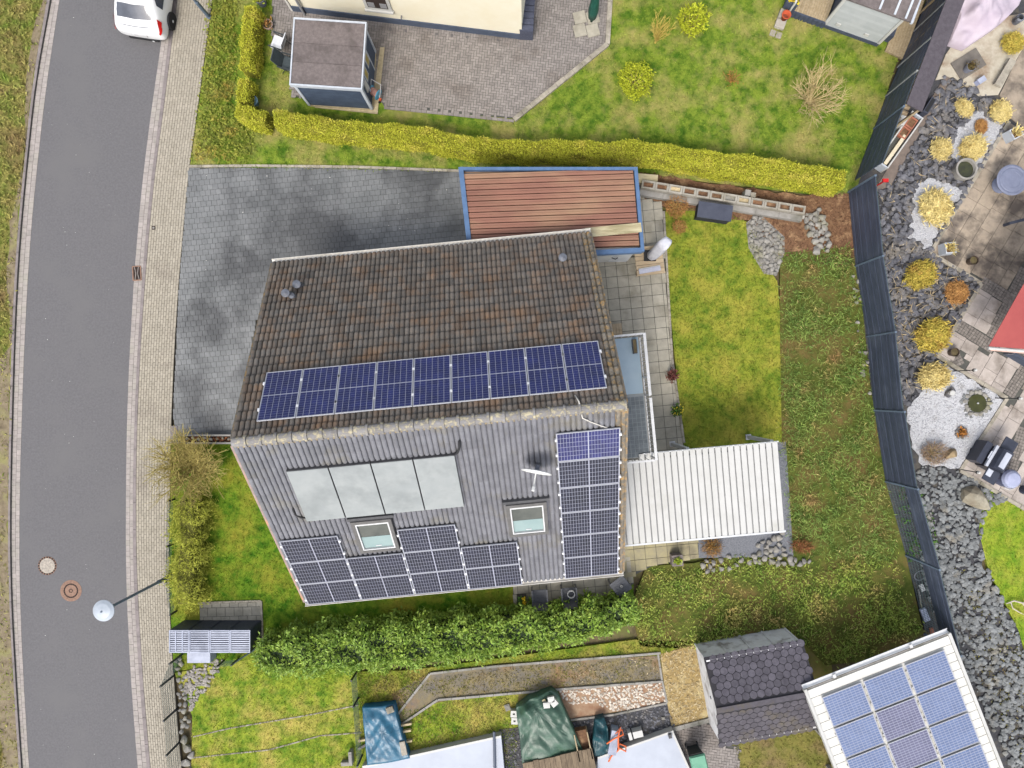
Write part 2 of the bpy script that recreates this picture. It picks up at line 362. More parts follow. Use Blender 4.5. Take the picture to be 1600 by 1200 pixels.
gr_ = struct(ribbon('gutter_right', X3, X4, -.14, -.083, m_joint)); bricks(X3, X4, 2, 8.6, .010, -.1, -.074, 'gutter_blocks', m_gut, gr_)
kl = struct(ribbon('kerb_left', X0, X1, -.14, -.02, m_jdark)); bricks(X0, X1, 1, 42, .01, -.1, .005, 'kerb_stones', m_kerb, kl, False)
kr = struct(ribbon('kerb_right', X4, X5, -.14, -.03, m_jdark)); bricks(X4, X5, 1, 42, .01, -.1, .006, 'kerb_stones', m_kerb, kr, False, 13)
sw = struct(ribbon('sidewalk', X5, X6, -.14, -.012, m_joint)); bricks(X5, X6, 13, 8.4, .012, -.1, .002, 'sidewalk_bricks', m_walk, sw)
# verge west of the road
vg = [W(xs_at(X0, y), y) for y in YY] + [W(-160, 1320), W(-160, -110)]
struct(MB().prism(vg, -.14, -.02).build('verge', m_rough))
vd = [(xs_at(X0, y) - .2, y) for y in range(-110, 1320, 30)] + [(xs_at(X0, y) - (8 + 6 * math.sin(y * .02) + (22 if y > 560 else 0)), y) for y in range(1320, -110, -30)]
sheet_vd = struct(MB().prism(WP(rough(vd, 3, 12)), -.14, -.012).build('verge_dirt', mat('verge_dirt', C(150, 136, 110), C(120, 106, 84), C(146, 140, 92), s=5, s3=1.4, bump=.8, bs=30)))
# ------------------------------------------------------------ lawns and beds (sheets, each a little higher than the one below)
def sheet(name, pts, z, m): return struct(MB().prism(WP(pts), -.145, z).build(name, m))
e6 = [(xs_at(X6, y) + .5, y) for y in np.arange(-110, 262, 30)]
L_north = e6 + [(295, 262), (720, 268), (1000, 272), (1335, 310), (1366, 205), (1470, -110)]
sheet('lawn_north', L_north, -.03, m_lawn_n)
e6w = [(xs_at(X6, y) + .5, y) for y in np.arange(676, 1040, 30)]
L_west = e6w + [(272, 1050), (395, 1030), (560, 1010), (990, 945), (990, 885), (810, 905), (480, 920), (372, 690)]
sheet('lawn_west', L_west, -.03, m_lawn_w)
L_main = [(1040, 330), (1085, 325), (1150, 338), (1175, 350), (1190, 400), (1215, 440), (1222, 520), (1226, 690), (1068, 702), (1040, 400)]
sheet('lawn_main', L_main, -.025, m_lawn_m)
L_south = [(272, 1052), (300, 1120), (296, 1330), (800, 1330), (810, 1085), (720, 1090), (640, 1110), (560, 1060), (560, 1010), (395, 1030)]
sheet('lawn_south', L_south, -.028, m_lawn_s)
L_east = [(1540, 760), (1620, 800), (1760, 830), (1760, 1330), (1600, 1010), (1592, 985), (1560, 920), (1545, 890), (1530, 830)]
sheet('lawn_east', L_east, -.026, m_lawn_e)
G_slope = [(1219, 395), (1330, 385), (1345, 450), (1360, 600), (1384, 752), (1416, 868), (1444, 990), (1380, 1030), (1290, 1040), (1240, 990), (1080, 1015), (1000, 1010), (985, 950), (1010, 885), (1085, 880), (1160, 862), (1235, 870), (1222, 690), (1219, 520)]
sheet('planted_slope', G_slope, -.02, m_moss)
B_mulch = [(1000, 272), (1140, 288), (1250, 305), (1330, 302), (1340, 420), (1210, 400), (1180, 345), (1000, 318)]
B_mulch = rough(B_mulch, 4, 12)
sheet('mulch_bed', B_mulch, -.022, m_mulch)
B_rock = [(1470, -30), (1620, -120), (1760, -120), (1760, 900), (1620, 800), (1540, 770), (1535, 890), (1592, 985), (1650, 1200), (1600, 1330), (1500, 1330), (1484, 1000), (1446, 985), (1416, 868), (1384, 752), (1366, 641), (1345, 450), (1326, 303), (1366, 201)]
sheet('rock_bed', B_rock, -.032, m_gravd)
B_low = [(560, 1062), (640, 1108), (720, 1088), (880, 1068), (1000, 1010), (1085, 1005), (1250, 985), (1300, 1040), (1330, 1330), (560, 1330)]
sheet('lower_garden', B_low, -.033, m_thin)
sheet('lawn_strip', [(560, 1050), (640, 1048), (990, 1000), (1085, 1003), (1032, 1024), (780, 1037), (672, 1049), (614, 1130), (566, 1110)], -.02, m_lawn_s)
sheet('soil_terrace', [(612, 1085), (672, 1050), (780, 1038), (1030, 1025), (1035, 1062), (880, 1076), (682, 1092), (625, 1130)], -.012,
      mat('terrace_soil', C(118, 112, 104), C(142, 128, 92), C(160, 124, 84), s=2.2, s3=.7, bump=.6))
sheet('pale_chip_bed', [(872, 1078), (1036, 1064), (1042, 1100), (890, 1124)], -.008, mat('chip_soil', C(176, 150, 122), C(150, 112, 86), s=3))
sheet('dark_gravel_bed', [(780, 1140), (895, 1128), (1042, 1098), (1060, 1140), (1050, 1330), (780, 1330)], -.009, m_gravd)
sheet('straw_bed', [(1032, 1022), (1085, 1008), (1115, 1120), (1050, 1138), (1040, 1085)], -.007, m_strawsoil)
sheet('rockery_bed', [(1166, 348), (1186, 333), (1226, 370), (1226, 396), (1214, 430), (1194, 428), (1170, 388)], -.014, m_conc)
sheet('shed_forecourt', [(1048, 1140), (1113, 1123), (1130, 1165), (1155, 1166), (1160, 1330), (1075, 1330)], -.02, m_jdark)
# ------------------------------------------------------------ paving of the main house
drive = WP([(294, 262), (500, 262), (724, 268), (760, 500), (400, 500), (372, 684), (276, 684), (270, 650), (279, 450), (289, 330)])
pave('driveway', 'drive_block', drive, .2, .2, HR, .010, -.03, .0, m_drive, m_jdark, focus=W(480, 345), limit=300)
terr = WP([(905, 400), (1038, 404), (1049, 560), (1068, 690), (1072, 735), (900, 760)])
pave('terrace', 'paving_slab', terr, .413, .413, HR, .016, -.03, .006, m_slab, m_jdark, bond=0)
pave('terrace_north', 'paving_slab', WP([(990, 300), (1034, 318), (1040, 404), (985, 402)]), .413, .413, HR, .016, -.03, .006, m_slab, m_jdark, bond=0)
pave('terrace_south', 'paving_slab', WP([(900, 735), (1088, 735), (1092, 872), (1020, 884), (985, 902), (930, 905)]), .413, .413, HR, .016, -.03, .006, m_slaby, m_jdark, bond=0)
pave('side_path', 'paving_slab', WP([(800, 890), (985, 870), (990, 912), (960, 940), (803, 952)]), .413, .413, HR, .016, -.03, .006, m_slab, m_jdark, bond=0)
pave('bin_terrace', 'paving_slab', WP([(312, 944), (407, 940), (409, 1010), (312, 1012)]), .33, .33, R(1.5), .014, -.03, .006, m_slab, m_jdark)
sheet('pergola_gravel', [(1070, 705), (1228, 690), (1240, 870), (1092, 872), (1085, 735)], -.012, mat('blue_gravel', C(138, 140, 146), C(108, 110, 116), s=30, bump=.9, bs=40))
def edging(name, pts, w, n_len, m, z=.03, lab=None):
    """a row of edging stones along a polyline"""
    base = struct(MB().box(0, .01, 0, .01, -.14, -.13).build(name, m_jdark)) if False else None
    cs = []; ro = []; ls = []
    for a, b in zip(pts, pts[1:]):
        a, b = Vector(W(*a)), Vector(W(*b)); d = b - a; k = max(1, round(d.length / n_len))
        for i in range(k): cs.append(a + d * ((i + .5) / k)); ro.append(math.atan2(d.y, d.x)); ls.append(d.length / k)
    root = None; 
    for c, r_, l in zip(cs, ro, ls):
        o = MB().box(-l / 2 + .006, l / 2 - .006, -w / 2, w / 2, -.14, z + random.uniform(-.006, .006)).build('edging_stone' if root else name, m, root)
        if root is None: root = struct(o); o.location = (c.x, c.y, 0); o.rotation_euler = (0, 0, r_); RM = Matrix.Translation((c.x, c.y, 0)) @ Matrix.Rotation(r_, 4, 'Z')
        else: o.matrix_local = RM.inverted() @ Matrix.Translation((c.x, c.y, 0)) @ Matrix.Rotation(r_, 4, 'Z')
    return root
edging('driveway_edging', [(294, 260), (400, 259), (560, 261), (719, 267)], .09, .5, m_edge)
edging('terrace_edging', [(1037, 330), (1042, 420), (1050, 560), (1069, 692)], .08, .25, m_edge)
edging('bin_terrace_edging', [(309, 942), (408, 939), (411, 1008)], .07, .5, m_edge)
edging('courtyard_edging', [(957, -60), (949, 70), (803, 188)], .17, .4, m_edge, z=.1)
edging('courtyard_row', [(803, 189), (700, 178), (600, 168)], .1, .2, m_herr, z=.01)
edging('lower_path_edging', [(610, 1130), (672, 1052), (780, 1040), (1032, 1020)], .08, .5, m_conc, z=.06)
edging('garden_path_edging', [(560, 1170), (626, 1132), (684, 1093), (880, 1076), (1036, 1064)], .08, .5, m_conc, z=.06)
edging('gravel_edging', [(880, 1126), (960, 1116), (1042, 1098), (1034, 1062), (1028, 1022)], .07, .5, m_conc, z=.05)
edging('forecourt_edging', [(1048, 1140), (1113, 1123)], .16, .6, m_conc, z=.06)
edging('lawn_step', [(300, 1152), (360, 1138), (480, 1118), (560, 1102)], .045, .4, m_edge, z=-.005)
edging('lower_lawn_step', [(296, 1185), (420, 1172), (500, 1150), (565, 1145)], .045, .4, m_edge, z=-.005)
# ------------------------------------------------------------ courtyard of the northern neighbour (herringbone)
court = WP([(426, -110), (960, -110), (948, 68), (803, 185), (600, 166), (592, 152), (455, 152), (455, 90), (425, 88)])
cb = struct(MB().prism(court, -.14, -.012).build('courtyard', m_jdark))
hp = []; hr = []
for j in range(-60, 140):
    for k in range(-60, 60):
        hp.append((j + 4 * k + 1, j + .5)); hr.append(0); hp.append((j + 4 * k + 3.5, j + 1)); hr.append(PI / 2)
ca = R(-6.5 + 45 - 45); hp = np.array(hp) * .1; hr = np.array(hr)
hp = hp @ np.array([[math.cos(ca), math.sin(ca)], [-math.sin(ca), math.cos(ca)]]) + np.array(W(690, 100)) - [0, 4]
ok = inpoly(hp, court); boxes_np(hp[ok], .187, .087, -.05, .004, hr[ok] + ca, 'herringbone_blocks', m_herr, cb, jz=.003)
fc = WP([(1050, 1142), (1112, 1128), (1132, 1168), (1155, 1168), (1160, 1320), (1078, 1320)])
fb = bpy.data.objects['shed_forecourt']; hp2 = np.array([(x, y) for x, y in hp - hp.mean(0) + np.array(W(1110, 1220))]); ok = inpoly(hp2, fc)
boxes_np(hp2[ok], .189, .089, -.05, .004, hr[ok] + ca, 'forecourt_blocks', m_herr, fb, jz=.003)
sheet('shed_sand_strip', [(490, 150), (582, 160), (594, 74), (601, 74), (590, 178), (492, 168)], .012, m_sand)
# ------------------------------------------------------------ patio of the eastern neighbour
PD = (1453, 395), (1573, 193)
pa = math.atan2(*(np.array(W(*PD[1])) - np.array(W(*PD[0])))[::-1])     # direction of the boards
KL = [(1576, 190), (1453, 395), (1533, 443), (1464, 556), (1573, 622), (1500, 735), (1625, 810)]
patio = WP(KL + [(1760, 890), (1760, 60), (1640, 232)])
pb = struct(MB().prism(patio, -.14, -.008).build('patio', m_jdark))
ux, uy = np.array((math.cos(pa), math.sin(pa))), np.array((math.sin(pa), -math.cos(pa)))
o0 = np.array(W(1453, 395)); cob = []; shared = {}
bands = [(W(1533, 440), W(1592, 476)), (W(1603, 420), W(1548, 531)), (W(1497, 508), W(1556, 546)), (W(1478, 528), W(1500, 575)), (W(1622, 545), W(1573, 622)), (W(1600, 668), W(1578, 740))]
def near_band(p):
    for a, b in bands:
        a, b = np.array(a), np.array(b); t = np.clip(((p - a) @ (b - a)) / ((b - a) @ (b - a)), 0, 1)
        if np.linalg.norm(p - a - t * (b - a)) < .26: return True
    return False
def pin(Q):
    I = inpoly(Q, patio)
    for a, b in bands:
        a, b = np.array(a), np.array(b); t = np.clip(((Q - a) @ (b - a)) / ((b - a) @ (b - a)), 0, 1)
        I &= np.linalg.norm(Q - a - t[:, None] * (b - a), axis=1) > .235
    return I
XM = W(1690, 0)[0]
for j in range(-2, 16):
    x = -12 + random.uniform(0, .6); wd_ = .56
    while x < 12:
        l = random.choice((.42, .56, .84, .84))
        c = o0 + ux * (x + l / 2) + uy * (j * wd_ + wd_ / 2); x += l
        if c[0] > XM: continue
        r_ = trim(c, l, wd_, pa, pin, 12, .08)
        if not r_: continue
        up = CY - c[1] / .02385 < 450; k = (round(r_[2], 3), round(r_[3], 3), up)
        if k not in shared:
            o = MB().box(-r_[2] / 2 + .007, r_[2] / 2 - .007, -r_[3] / 2 + .007, r_[3] / 2 - .007, -.02, .012).build('patio_slab', m_pdark if up else m_patio, pb); shared[k] = o.data
        else: o = link('patio_slab', shared[k], None, pb)
        o.location = (r_[0], r_[1], random.uniform(-.003, .003)); o.rotation_euler = (0, 0, pa)
cc = []
for a, b in bands:
    a, b = np.array(a), np.array(b); d = (b - a); n = int(np.linalg.norm(d) / .115); d /= np.linalg.norm(d); q = np.array((-d[1], d[0]))
    for i in range(n):
        for s_ in (-.17, -.057, .057, .17): cc.append((*(a + d * (i + .5) * .115 + q * s_), math.atan2(d[1], d[0])))
cc = np.array(cc); okc = inpoly(cc[:, :2], patio); boxes_np(cc[okc, :2], .1, .1, -.03, .008, cc[okc, 2], 'cobbles', m_cobb, pb, jz=.006)
edging('patio_kerb', KL, .13, .9, m_edge, z=.045)
sheet('patio_upper', [(1760, 60), (1612, 52), (1586, 98), (1562, 148), (1578, 184), (1640, 230)], .002, m_pdark)
sheet('path_upper', [(1495, 60), (1500, 40), (1600, 20), (1620, 40), (1590, 90), (1560, 148), (1530, 150), (1490, 120), (1462, 125), (1478, 85)], -.006, mat('worn_concrete', C(206, 198, 180), C(186, 176, 156), C(160, 140, 118), s=3, s3=1.2, bump=.5))
sheet('brick_edge_path', [(1478, 118), (1488, 124), (1450, 185), (1392, 290), (1368, 300), (1372, 288), (1440, 178)], -.004, mat('brown_paver', C(136, 122, 112), C(116, 104, 96), s=4, s3=1))
GW = [[(1500, 195), (1533, 169), (1546, 186), (1570, 196), (1524, 272), (1508, 262), (1488, 244), (1492, 212)],
      [(1432, 288), (1462, 278), (1505, 296), (1452, 390), (1420, 372), (1426, 335)],
      [(1420, 640), (1440, 612), (1468, 566), (1571, 626), (1500, 731), (1442, 728), (1424, 690)]]
GW = [rough(g, 5, 8, 3) for g in GW]
for g in GW: sheet('white_gravel_bed', g, .0, m_gravw)
# ------------------------------------------------------------ road furniture set into the ground
m_iron = mat('rusty_iron', C(158, 124, 104), C(134, 104, 88), s=12, rough=.7, bump=.3)
m_hole = mat('dark_iron', C(46, 36, 32), C(60, 46, 40), s=10)
def manhole(px, py, r, label, cm, ring, slots):
    x, y = W(px, py, -.08); t = thing('manhole_cover', label, 'manhole cover', (x, y, -.08))
    MB().lathe([(r, -.03), (r, .006), (r * .82, .008), (r * .82, -.03)], 32).build('ring', ring, t)
    MB().lathe([(r * .81, -.03), (r * .81, .007), (0.001, .009)], 32).build('cover', cm, t)
    mb = MB()
    for k in range(slots):
        a = 2 * PI * k / slots; q = r * (.90 if cm is not ring else .62)
        mb.cbox((q * math.cos(a), q * math.sin(a), .01), (.05, .062, .008), a)
    if cm is ring:
        for k in range(6): mb.cbox((r * .15 * math.cos(k), r * .15 * math.sin(k), .011), (.03, .05, .006), k)
    mb.build('slots', m_hole, t, kind='stuff')
manhole(74, 884, .35, 'manhole cover with pale concrete centre and rusty ring', mat('manhole_concrete', C(196, 186, 172), C(150, 142, 132), s=14), m_iron, 20)
manhole(111, 923, .40, 'rust coloured iron manhole cover with ring of slots', m_iron, m_iron, 22)
x, y = W(214, 427, -.07); t = thing('storm_drain', 'rusty rectangular storm drain grate set in the gutter', 'drain', (x, y, -.07), R(3.5))
MB().box(-.15, .15, -.26, .26, -.02, .004).build('pit', m_hole, t)
mb = MB()
for a in (-.15, .15): mb.box(a - .02, a + .02, -.27, .27, -.02, .015)
for a in (-.26, .26): mb.box(-.13, .13, a - .02, a + .02, -.02, .015)
mb.build('frame', m_iron, t)
for a in (-.06, .06): MB().tube([(a * 1.3, -.24, .012), (a * .5, 0, .014), (a * 1.3, .24, .012)], .012, 5).build('bar', m_gut, t)
x, y = W(240, 356); t = thing('valve_cap', 'small square metal valve cap set in the sidewalk bricks', 'cover', (x, y, 0))
MB().box(-.07, .07, -.07, .07, -.05, .009).build('rim', m_hole, t); MB().box(-.035, .035, -.035, .035, -.05, .014).build('lid', m_conc, t)
# ------------------------------------------------------------ main house
HC = Vector((-2.55, -.85, 0)); HM = Matrix.Translation(HC) @ Matrix.Rotation(HR, 4, 'Z'); HL, HD, ZR, ZE = 5.28, 5.6, 7.6, 3.0
AA = math.atan2(ZR - ZE, HD); SA, CA = math.sin(AA), math.cos(AA); SL = HD / CA
def SM(side, u, t, n=0.):
    if side < 0: X, Y, Z = (1, 0, 0), (0, CA, SA), (0, -SA, CA)
    else: X, Y, Z = (-1, 0, 0), (0, -CA, SA), (0, SA, CA)
    p = Vector((u, side * t * CA, ZR - t * SA)) + Vector(Z) * n
    return Matrix(((X[0], Y[0], Z[0], p.x), (X[1], Y[1], Z[1], p.y), (X[2], Y[2], Z[2], p.z), (0, 0, 0, 1)))
m_tileb = mat('tile_lichen', C(134, 123, 112, 0.84), C(112, 109, 105, 0.84), C(144, 117, 94, 0.84), s=5, s3=1.6, p3=(.48, .70), rnd=.22, rough=.9, bump=.6, bs=50)
m_tilef = mat('tile_grey', C(130, 130, 135, 0.84 * 1.18), C(112, 112, 118, 0.84 * 1.18), C(134, 128, 112, 0.84 * 1.18), s=3.2, s3=.8, p3=(.55, .75), rnd=.13, rough=.75, bump=.3, spec=.4)
m_verge = mat('tile_yellow_lichen', C(136, 128, 116), C(112, 106, 96), C(172, 140, 92), s=9, s3=7, p3=(.50, .64), rnd=.18)
m_ridge = mat('ridge_lichen', C(150, 148, 148), C(124, 118, 110), C(190, 180, 150), s=9, s3=9, p3=(.50, .62), rnd=.14)
m_wallw = mat('render_white', C(228, 226, 220), C(214, 210, 202), s=2, bump=.2)
m_alu = mat('aluminium', C(222, 222, 222), C(204, 204, 204), s=6, rough=.5, metal=.0, spec=.5, bump=0)
m_gutter = mat('gutter_white', C(236, 232, 224), C(214, 208, 196), s=5, rough=.5, bump=0)
m_lead = mat('lead_grey', C(92, 92, 94), C(74, 74, 76), s=8, rough=.6)
m_pipe = mat('vent_grey', C(120, 124, 134), C(92, 94, 102), s=8, rough=.5)
m_black = mat('black_rubber', C(38, 38, 40), rough=.6, bump=0)
house = thing('house', 'detached house with dark tiled gable roof carrying rows of solar panels', 'house', M=HM)
MB().box(-HL + .25, HL - .25, -HD + .45, HD - .45, -.1, ZE + .25).build('wall', m_wallw, house)
g = [(-HD + .45, ZE + .25), (HD - .45, ZE + .25), (0, ZR - .15)]
gm = MB(); n_ = 3
gm.add([(x, p[0], p[1]) for x in (-HL + .25, HL - .25) for p in g], [(0, 2, 1), (3, 4, 5), (0, 1, 4, 3), (1, 2, 5, 4), (2, 0, 3, 5)]).build('gable', m_wallw, house)
for sd_ in (-1, 1):
    mb = MB(); mb.box(-HL, HL, -SL, -.02, -.16, -.02, SM(sd_, 0, 0)); mb.build('roof_deck', m_lead, house)
# one double-roll tile; 35 columns by 22 courses on each side
TW, TL = .3017, .3295
def tile_prof():
    P = []
    for r_ in (0, 1):
        for ph, z in ((0, 0.), (.09, .0), (.16, .042), (.38, .062), (.66, .058), (.88, .04), (.97, .0)): P.append((-TW / 2 + TW * (r_ + ph) / 2, z))
    return P + [(TW / 2, 0.)]
def tile_geo(rows=((.03, 0.), (-TL + .075, .052), (-TL - .035, -.002))):
    P = tile_prof(); n = len(P); V = []
    for y, z in rows: V += [(x, y, zz + z) for x, zz in P]
    Fq = []
    for r_ in range(2):
        for i in range(n - 1): Fq.append((r_ * n + i, (r_ + 1) * n + i, (r_ + 1) * n + i + 1, r_ * n + i + 1))
    return np.array(V), np.array(Fq)
TV, TF = tile_geo(); TVf, _ = tile_geo(((.03, 0.), (-TL + .01, .022), (-TL - .03, .0))); solo = {}
tl = []
for sd_ in (1, -1):
    for c in range(35):
        for r_ in range(22): tl.append((sd_, c, r_, -HL + TW / 2 + c * TW, r_ * TL + .02))
def hidden(sd_, u, t):
    if sd_ > 0: return -4.75 < u < 4.85 and .5 < t < 2.2
    return (3.3 < u < 5.1 and .6 < t) or (-4.2 < u < .5 and 1.0 < t < 3.1) or (u < -3.4 and t > 3.9) or (u < -1.6 and t > 5) or (u < .15 and u > -1.6 and t > 3.9) or (0 < u < 1.9 and t > 5) or (-2.9 < u < -1.7 and 3.3 < t < 4.8) or (1.7 < u < 2.95 and 3.3 < t < 4.7)
order = sorted(tl, key=lambda q: (q[1] in (0, 34), hidden(q[0], q[3], q[4]), q[2] + random.random() * .01)); first = set((q[0], q[1], q[2]) for q in order[:296])
acc = {}
for sd_, c, r_, u, t in tl:
    m = m_verge if c == 34 else (m_tileb if sd_ > 0 else m_tilef)
    M = SM(sd_, u, t, .0)
    if (sd_, c, r_) in first:
        kk = (m.name, sd_)
        if kk not in solo: solo[kk] = npmesh('roof_tile', TV if sd_ > 0 else TVf, TF); solo[kk].materials.append(m)
        o = bpy.data.objects.new('roof_tile', solo[kk]); COL.objects.link(o); o.parent = house
        o.matrix_local = M @ Matrix.Translation((0, 0, random.uniform(0, .006)))
    else:
        A = np.array(M); acc.setdefault(m.name, []).append((TV if sd_ > 0 else TVf) @ A[:3, :3].T + A[:3, 3] + [0, 0, rng.uniform(0, .006)])
for k, vs_ in acc.items():
    n = len(vs_); V = np.concatenate(vs_); Fc = (TF[None] + np.arange(n)[:, None, None] * len(TV)).reshape(-1, 4)
    link('roof_tiles', npmesh('roof_tiles', V, Fc, np.repeat(rng.random(n), len(TF))), MATS[k], house, 'stuff')
rm = None
for i in range(26):
    if rm is None:
        mb = MB(); L_ = .43
        for (x0, x1, r0) in ((-L_ / 2 + .03, L_ / 2 - .07, .13), (L_ / 2 - .07, L_ / 2, .165)):
            mb.loft([[(x, r_ * math.cos(a), r_ * .82 * math.sin(a)) for a in np.linspace(-.25, PI + .25, 9)] for x, r_ in ((x0, r0), (x1, r0 * .97))], cap=True, close=True)
        o = mb.build('ridge_tile', m_ridge, house, smooth=False); rm = o.data
    else: o = link('ridge_tile', rm, None, house)
    o.location = (-HL + .22 + i * (2 * HL - .44) / 25, 0, ZR + .01); o.rotation_euler = (0, random.uniform(-.05, .02), random.uniform(-.03, .03))
for sd_ in (1, -1):      # mortar bead and verge caps
    MB().box(-HL + .02, HL - .02, -.17, -.1, .0, .055, SM(sd_, 0, 0)).build('ridge_mortar', mat('mortar', C(176, 158, 120), C(130, 118, 100), s=9, bump=.6), house)
    z = ZE - .02; y = sd_ * (HD + .10)
    mb = MB(); mb.loft([[(x, y + .075 * math.cos(a), z + .075 * math.sin(a)) for a in np.linspace(PI, 2 * PI, 8)] + [(x, y + .06 * math.cos(a), z + .06 * math.sin(a)) for a in np.linspace(2 * PI, PI, 8)] for x in (-HL - .02, HL + .02)])
    mb.build('roof_gutter', m_gutter, house)
    for e in (-1, 1):
        MB().box(min(e * (HL - .01), e * (HL + .05)), max(e * (HL - .01), e * (HL + .05)), -SL - .02, -.1, -.15, .03, SM(sd_, 0, 0) if sd_ < 0 else SM(sd_, 0, 0)).build('verge_board', m_verge if sd_ > 0 or e > 0 else mat('verge_pink', C(176, 156, 148), C(150, 132, 124), C(196, 150, 120), s=6, s3=2), house)
def vent(u, t, sd_, h, r_, nm, lab):
    M = SM(sd_, u, t, .0); p = HM @ M.translation
    t_ = thing(nm, lab, 'vent pipe', (p.x, p.y, p.z), 0)
    MB().lathe([(r_ * 1.9, -.15), (r_ * 1.5, .1), (r_, .16)], 14).build('flashing', m_lead, t_)
    MB().lathe([(r_, -.1), (r_, h)], 14).build('pipe', m_pipe, t_)
    MB().lathe([(r_ * .9, h - .02), (r_ * 1.55, h), (r_ * 1.55, h + .05), (r_ * .3, h + .1)], 14).build('cap', m_pipe, t_)
vent(-4.17, 6.0, 1, .42, .085, 'vent_pipe', 'grey capped vent pipe nearest the white eave gutter')
vent(-4.30, 5.52, 1, .30, .06, 'vent_pipe', 'short dark vent pipe beside the pale flue on the tiles')
vent(-4.42, 5.60, 1, .55, .085, 'flue_pipe', 'pale grey flue pipe with open round cap on the tiles')
vent(4.21, 6.06, 1, .40, .085, 'vent_pipe', 'lone vent pipe on the tiles near the terracotta garage roof')
# ------------------------------------------------------------ photovoltaic modules
m_cellb = mat('cell_blue', C(34, 42, 106), C(26, 32, 84), s=2, rough=.3, spec=.35, bump=0, rnd=.12)
m_cellk = mat('cell_slate', C(34, 36, 56), C(26, 28, 44), s=2, rough=.3, spec=.35, bump=0, rnd=.12)
m_celln = mat('cell_navy', C(46, 48, 108), C(38, 40, 90), s=2, rough=.3, spec=.35, bump=0, rnd=.12)
m_back = mat('backsheet', C(178, 180, 196), rough=.35, bump=0)
m_frame = mat('module_frame', C(186, 188, 196), rough=.4, bump=0, spec=.5)
m_clamp = mat('clamp_white', C(246, 246, 248), rough=.4, bump=0)
def module_mesh(w, h, nx, ny, split, cm, gx=.012, gy=.007):
    """frame, backsheet and cells of one module lying in XY, origin bottom centre of its face"""
    fr = MB(); f = .016
    fr.box(-w / 2, w / 2, -h / 2, -h / 2 + f, -.035, .006).box(-w / 2, w / 2, h / 2 - f, h / 2, -.035, .006)
    fr.box(-w / 2, -w / 2 + f, -h / 2 + f, h / 2 - f, -.035, .006).box(w / 2 - f, w / 2, -h / 2 + f, h / 2 - f, -.035, .006)
    bk = MB().box(-w / 2 + f, w / 2 - f, -h / 2 + f, h / 2 - f, -.03, -.004)
    iw, ih = w - 2 * f - .02, h - 2 * f - .02; cs = []; sx, sy = iw / nx, ih / ny
    gap = .012
    for i in range(nx):
        for j in range(ny):
            x = -iw / 2 + (i + .5) * sx; y = -ih / 2 + (j + .5) * sy
            if split == 'x': x = x * (1 - gap / iw * 2) + math.copysign(gap, x)
            if split == 'y': y = y * (1 - gap / ih * 2) + math.copysign(gap, y)
            cs.append((x, y))
    V = []; cs = np.array(cs); n = len(cs); hx, hy = (sx - gx) / 2, (sy - gy) / 2
    V = np.stack([np.concatenate([cs + [a * hx, b * hy], np.full((n, 1), .0)], 1) for a, b in ((-1, -1), (1, -1), (1, 1), (-1, 1))], 1).reshape(-1, 3)
    return fr, bk, npmesh('cells', V, np.arange(n * 4).reshape(n, 4), rng.random(n))
PROTO = {}
def module(M, w, h, nx, ny, split, cm, label, group, rails, n_off, gx=.012, gy=.007, clamps=True):
    key = (w, h, nx, ny, cm.name)
    if key in PROTO: return copy_tree(PROTO[key], M=M, label=label)
    t = thing('solar_module', label, 'solar panel', M=M, group=group)
    fr, bk, ce = module_mesh(w, h, nx, ny, split, cm, gx, gy)
    fr.build('frame', m_frame, t); bk.build('backsheet', m_back, t); link('cells', ce, cm, t, 'stuff')
    for a in (-.27, .27):
        if rails == 'x': MB().box(-w / 2 - .02, w / 2 + .02, a * h - .02, a * h + .02, -n_off, -.036).build('mounting_rail', m_alu, t)
        else: MB().box(a * w - .02, a * w + .02, -h / 2 - .015, h / 2 + .015, -n_off, -.036).build('mounting_rail', m_alu, t)
        if clamps:
            for e in (-1, 1):
                if rails == 'x': MB().box(e * (w / 2 + .012) - .03, e * (w / 2 + .012) + .03, a * h - .04, a * h + .04, -.06, .012).build('clamp', m_clamp, t)
    PROTO[key] = t; return t
NO = .16
gb = 'nine blue solar panels in a row below the ridge'
for i in range(9):
    u = -4.64 + 1.053 * (i + .5); lab = ('first', 'second', 'third', 'fourth', 'fifth', 'sixth', 'seventh', 'eighth', 'ninth')[i] + ' deep blue panel, counted from the flue pipe end, in the ridge row'
    module(HM @ SM(1, u, 1.39, NO), 1.035, 1.73, 6, 20, 'y', m_cellb, lab, gb, 'x', NO - .02)
gf = 'slate grey solar panels lying crosswise on the grey slope'
for u, t0, k, where in ((-4.26, 3.96, 3, 'at the outer corner of the slope'), (-2.50, 5.06, 2, 'in the pair beneath the left skylight'), (-.72, 3.96, 3, 'in the stack of three beside the skylight'), (1.06, 5.06, 2, 'in the pair between skylight stack and bare tiles')):
    for r_ in range(k):
        pos = ('upper', 'lower')[r_] if k == 2 else ('top', 'middle', 'bottom')[r_]
        where2 = {-4.26: 'stack of three at the outer roof corner', -2.50: 'pair just below the skylight under the collectors', -.72: 'stack of three beside the collectors skylight', 1.06: 'pair next to the bare grey tiles'}[u]
        module(HM @ SM(-1, u, t0 + 1.09 * (r_ + .5), NO), 1.745, 1.075, 20, 6, 'x', m_cellk, f'{pos} slate solar panel of the {where2}', gf, 'x', NO - .02, gx=.010, gy=.013)
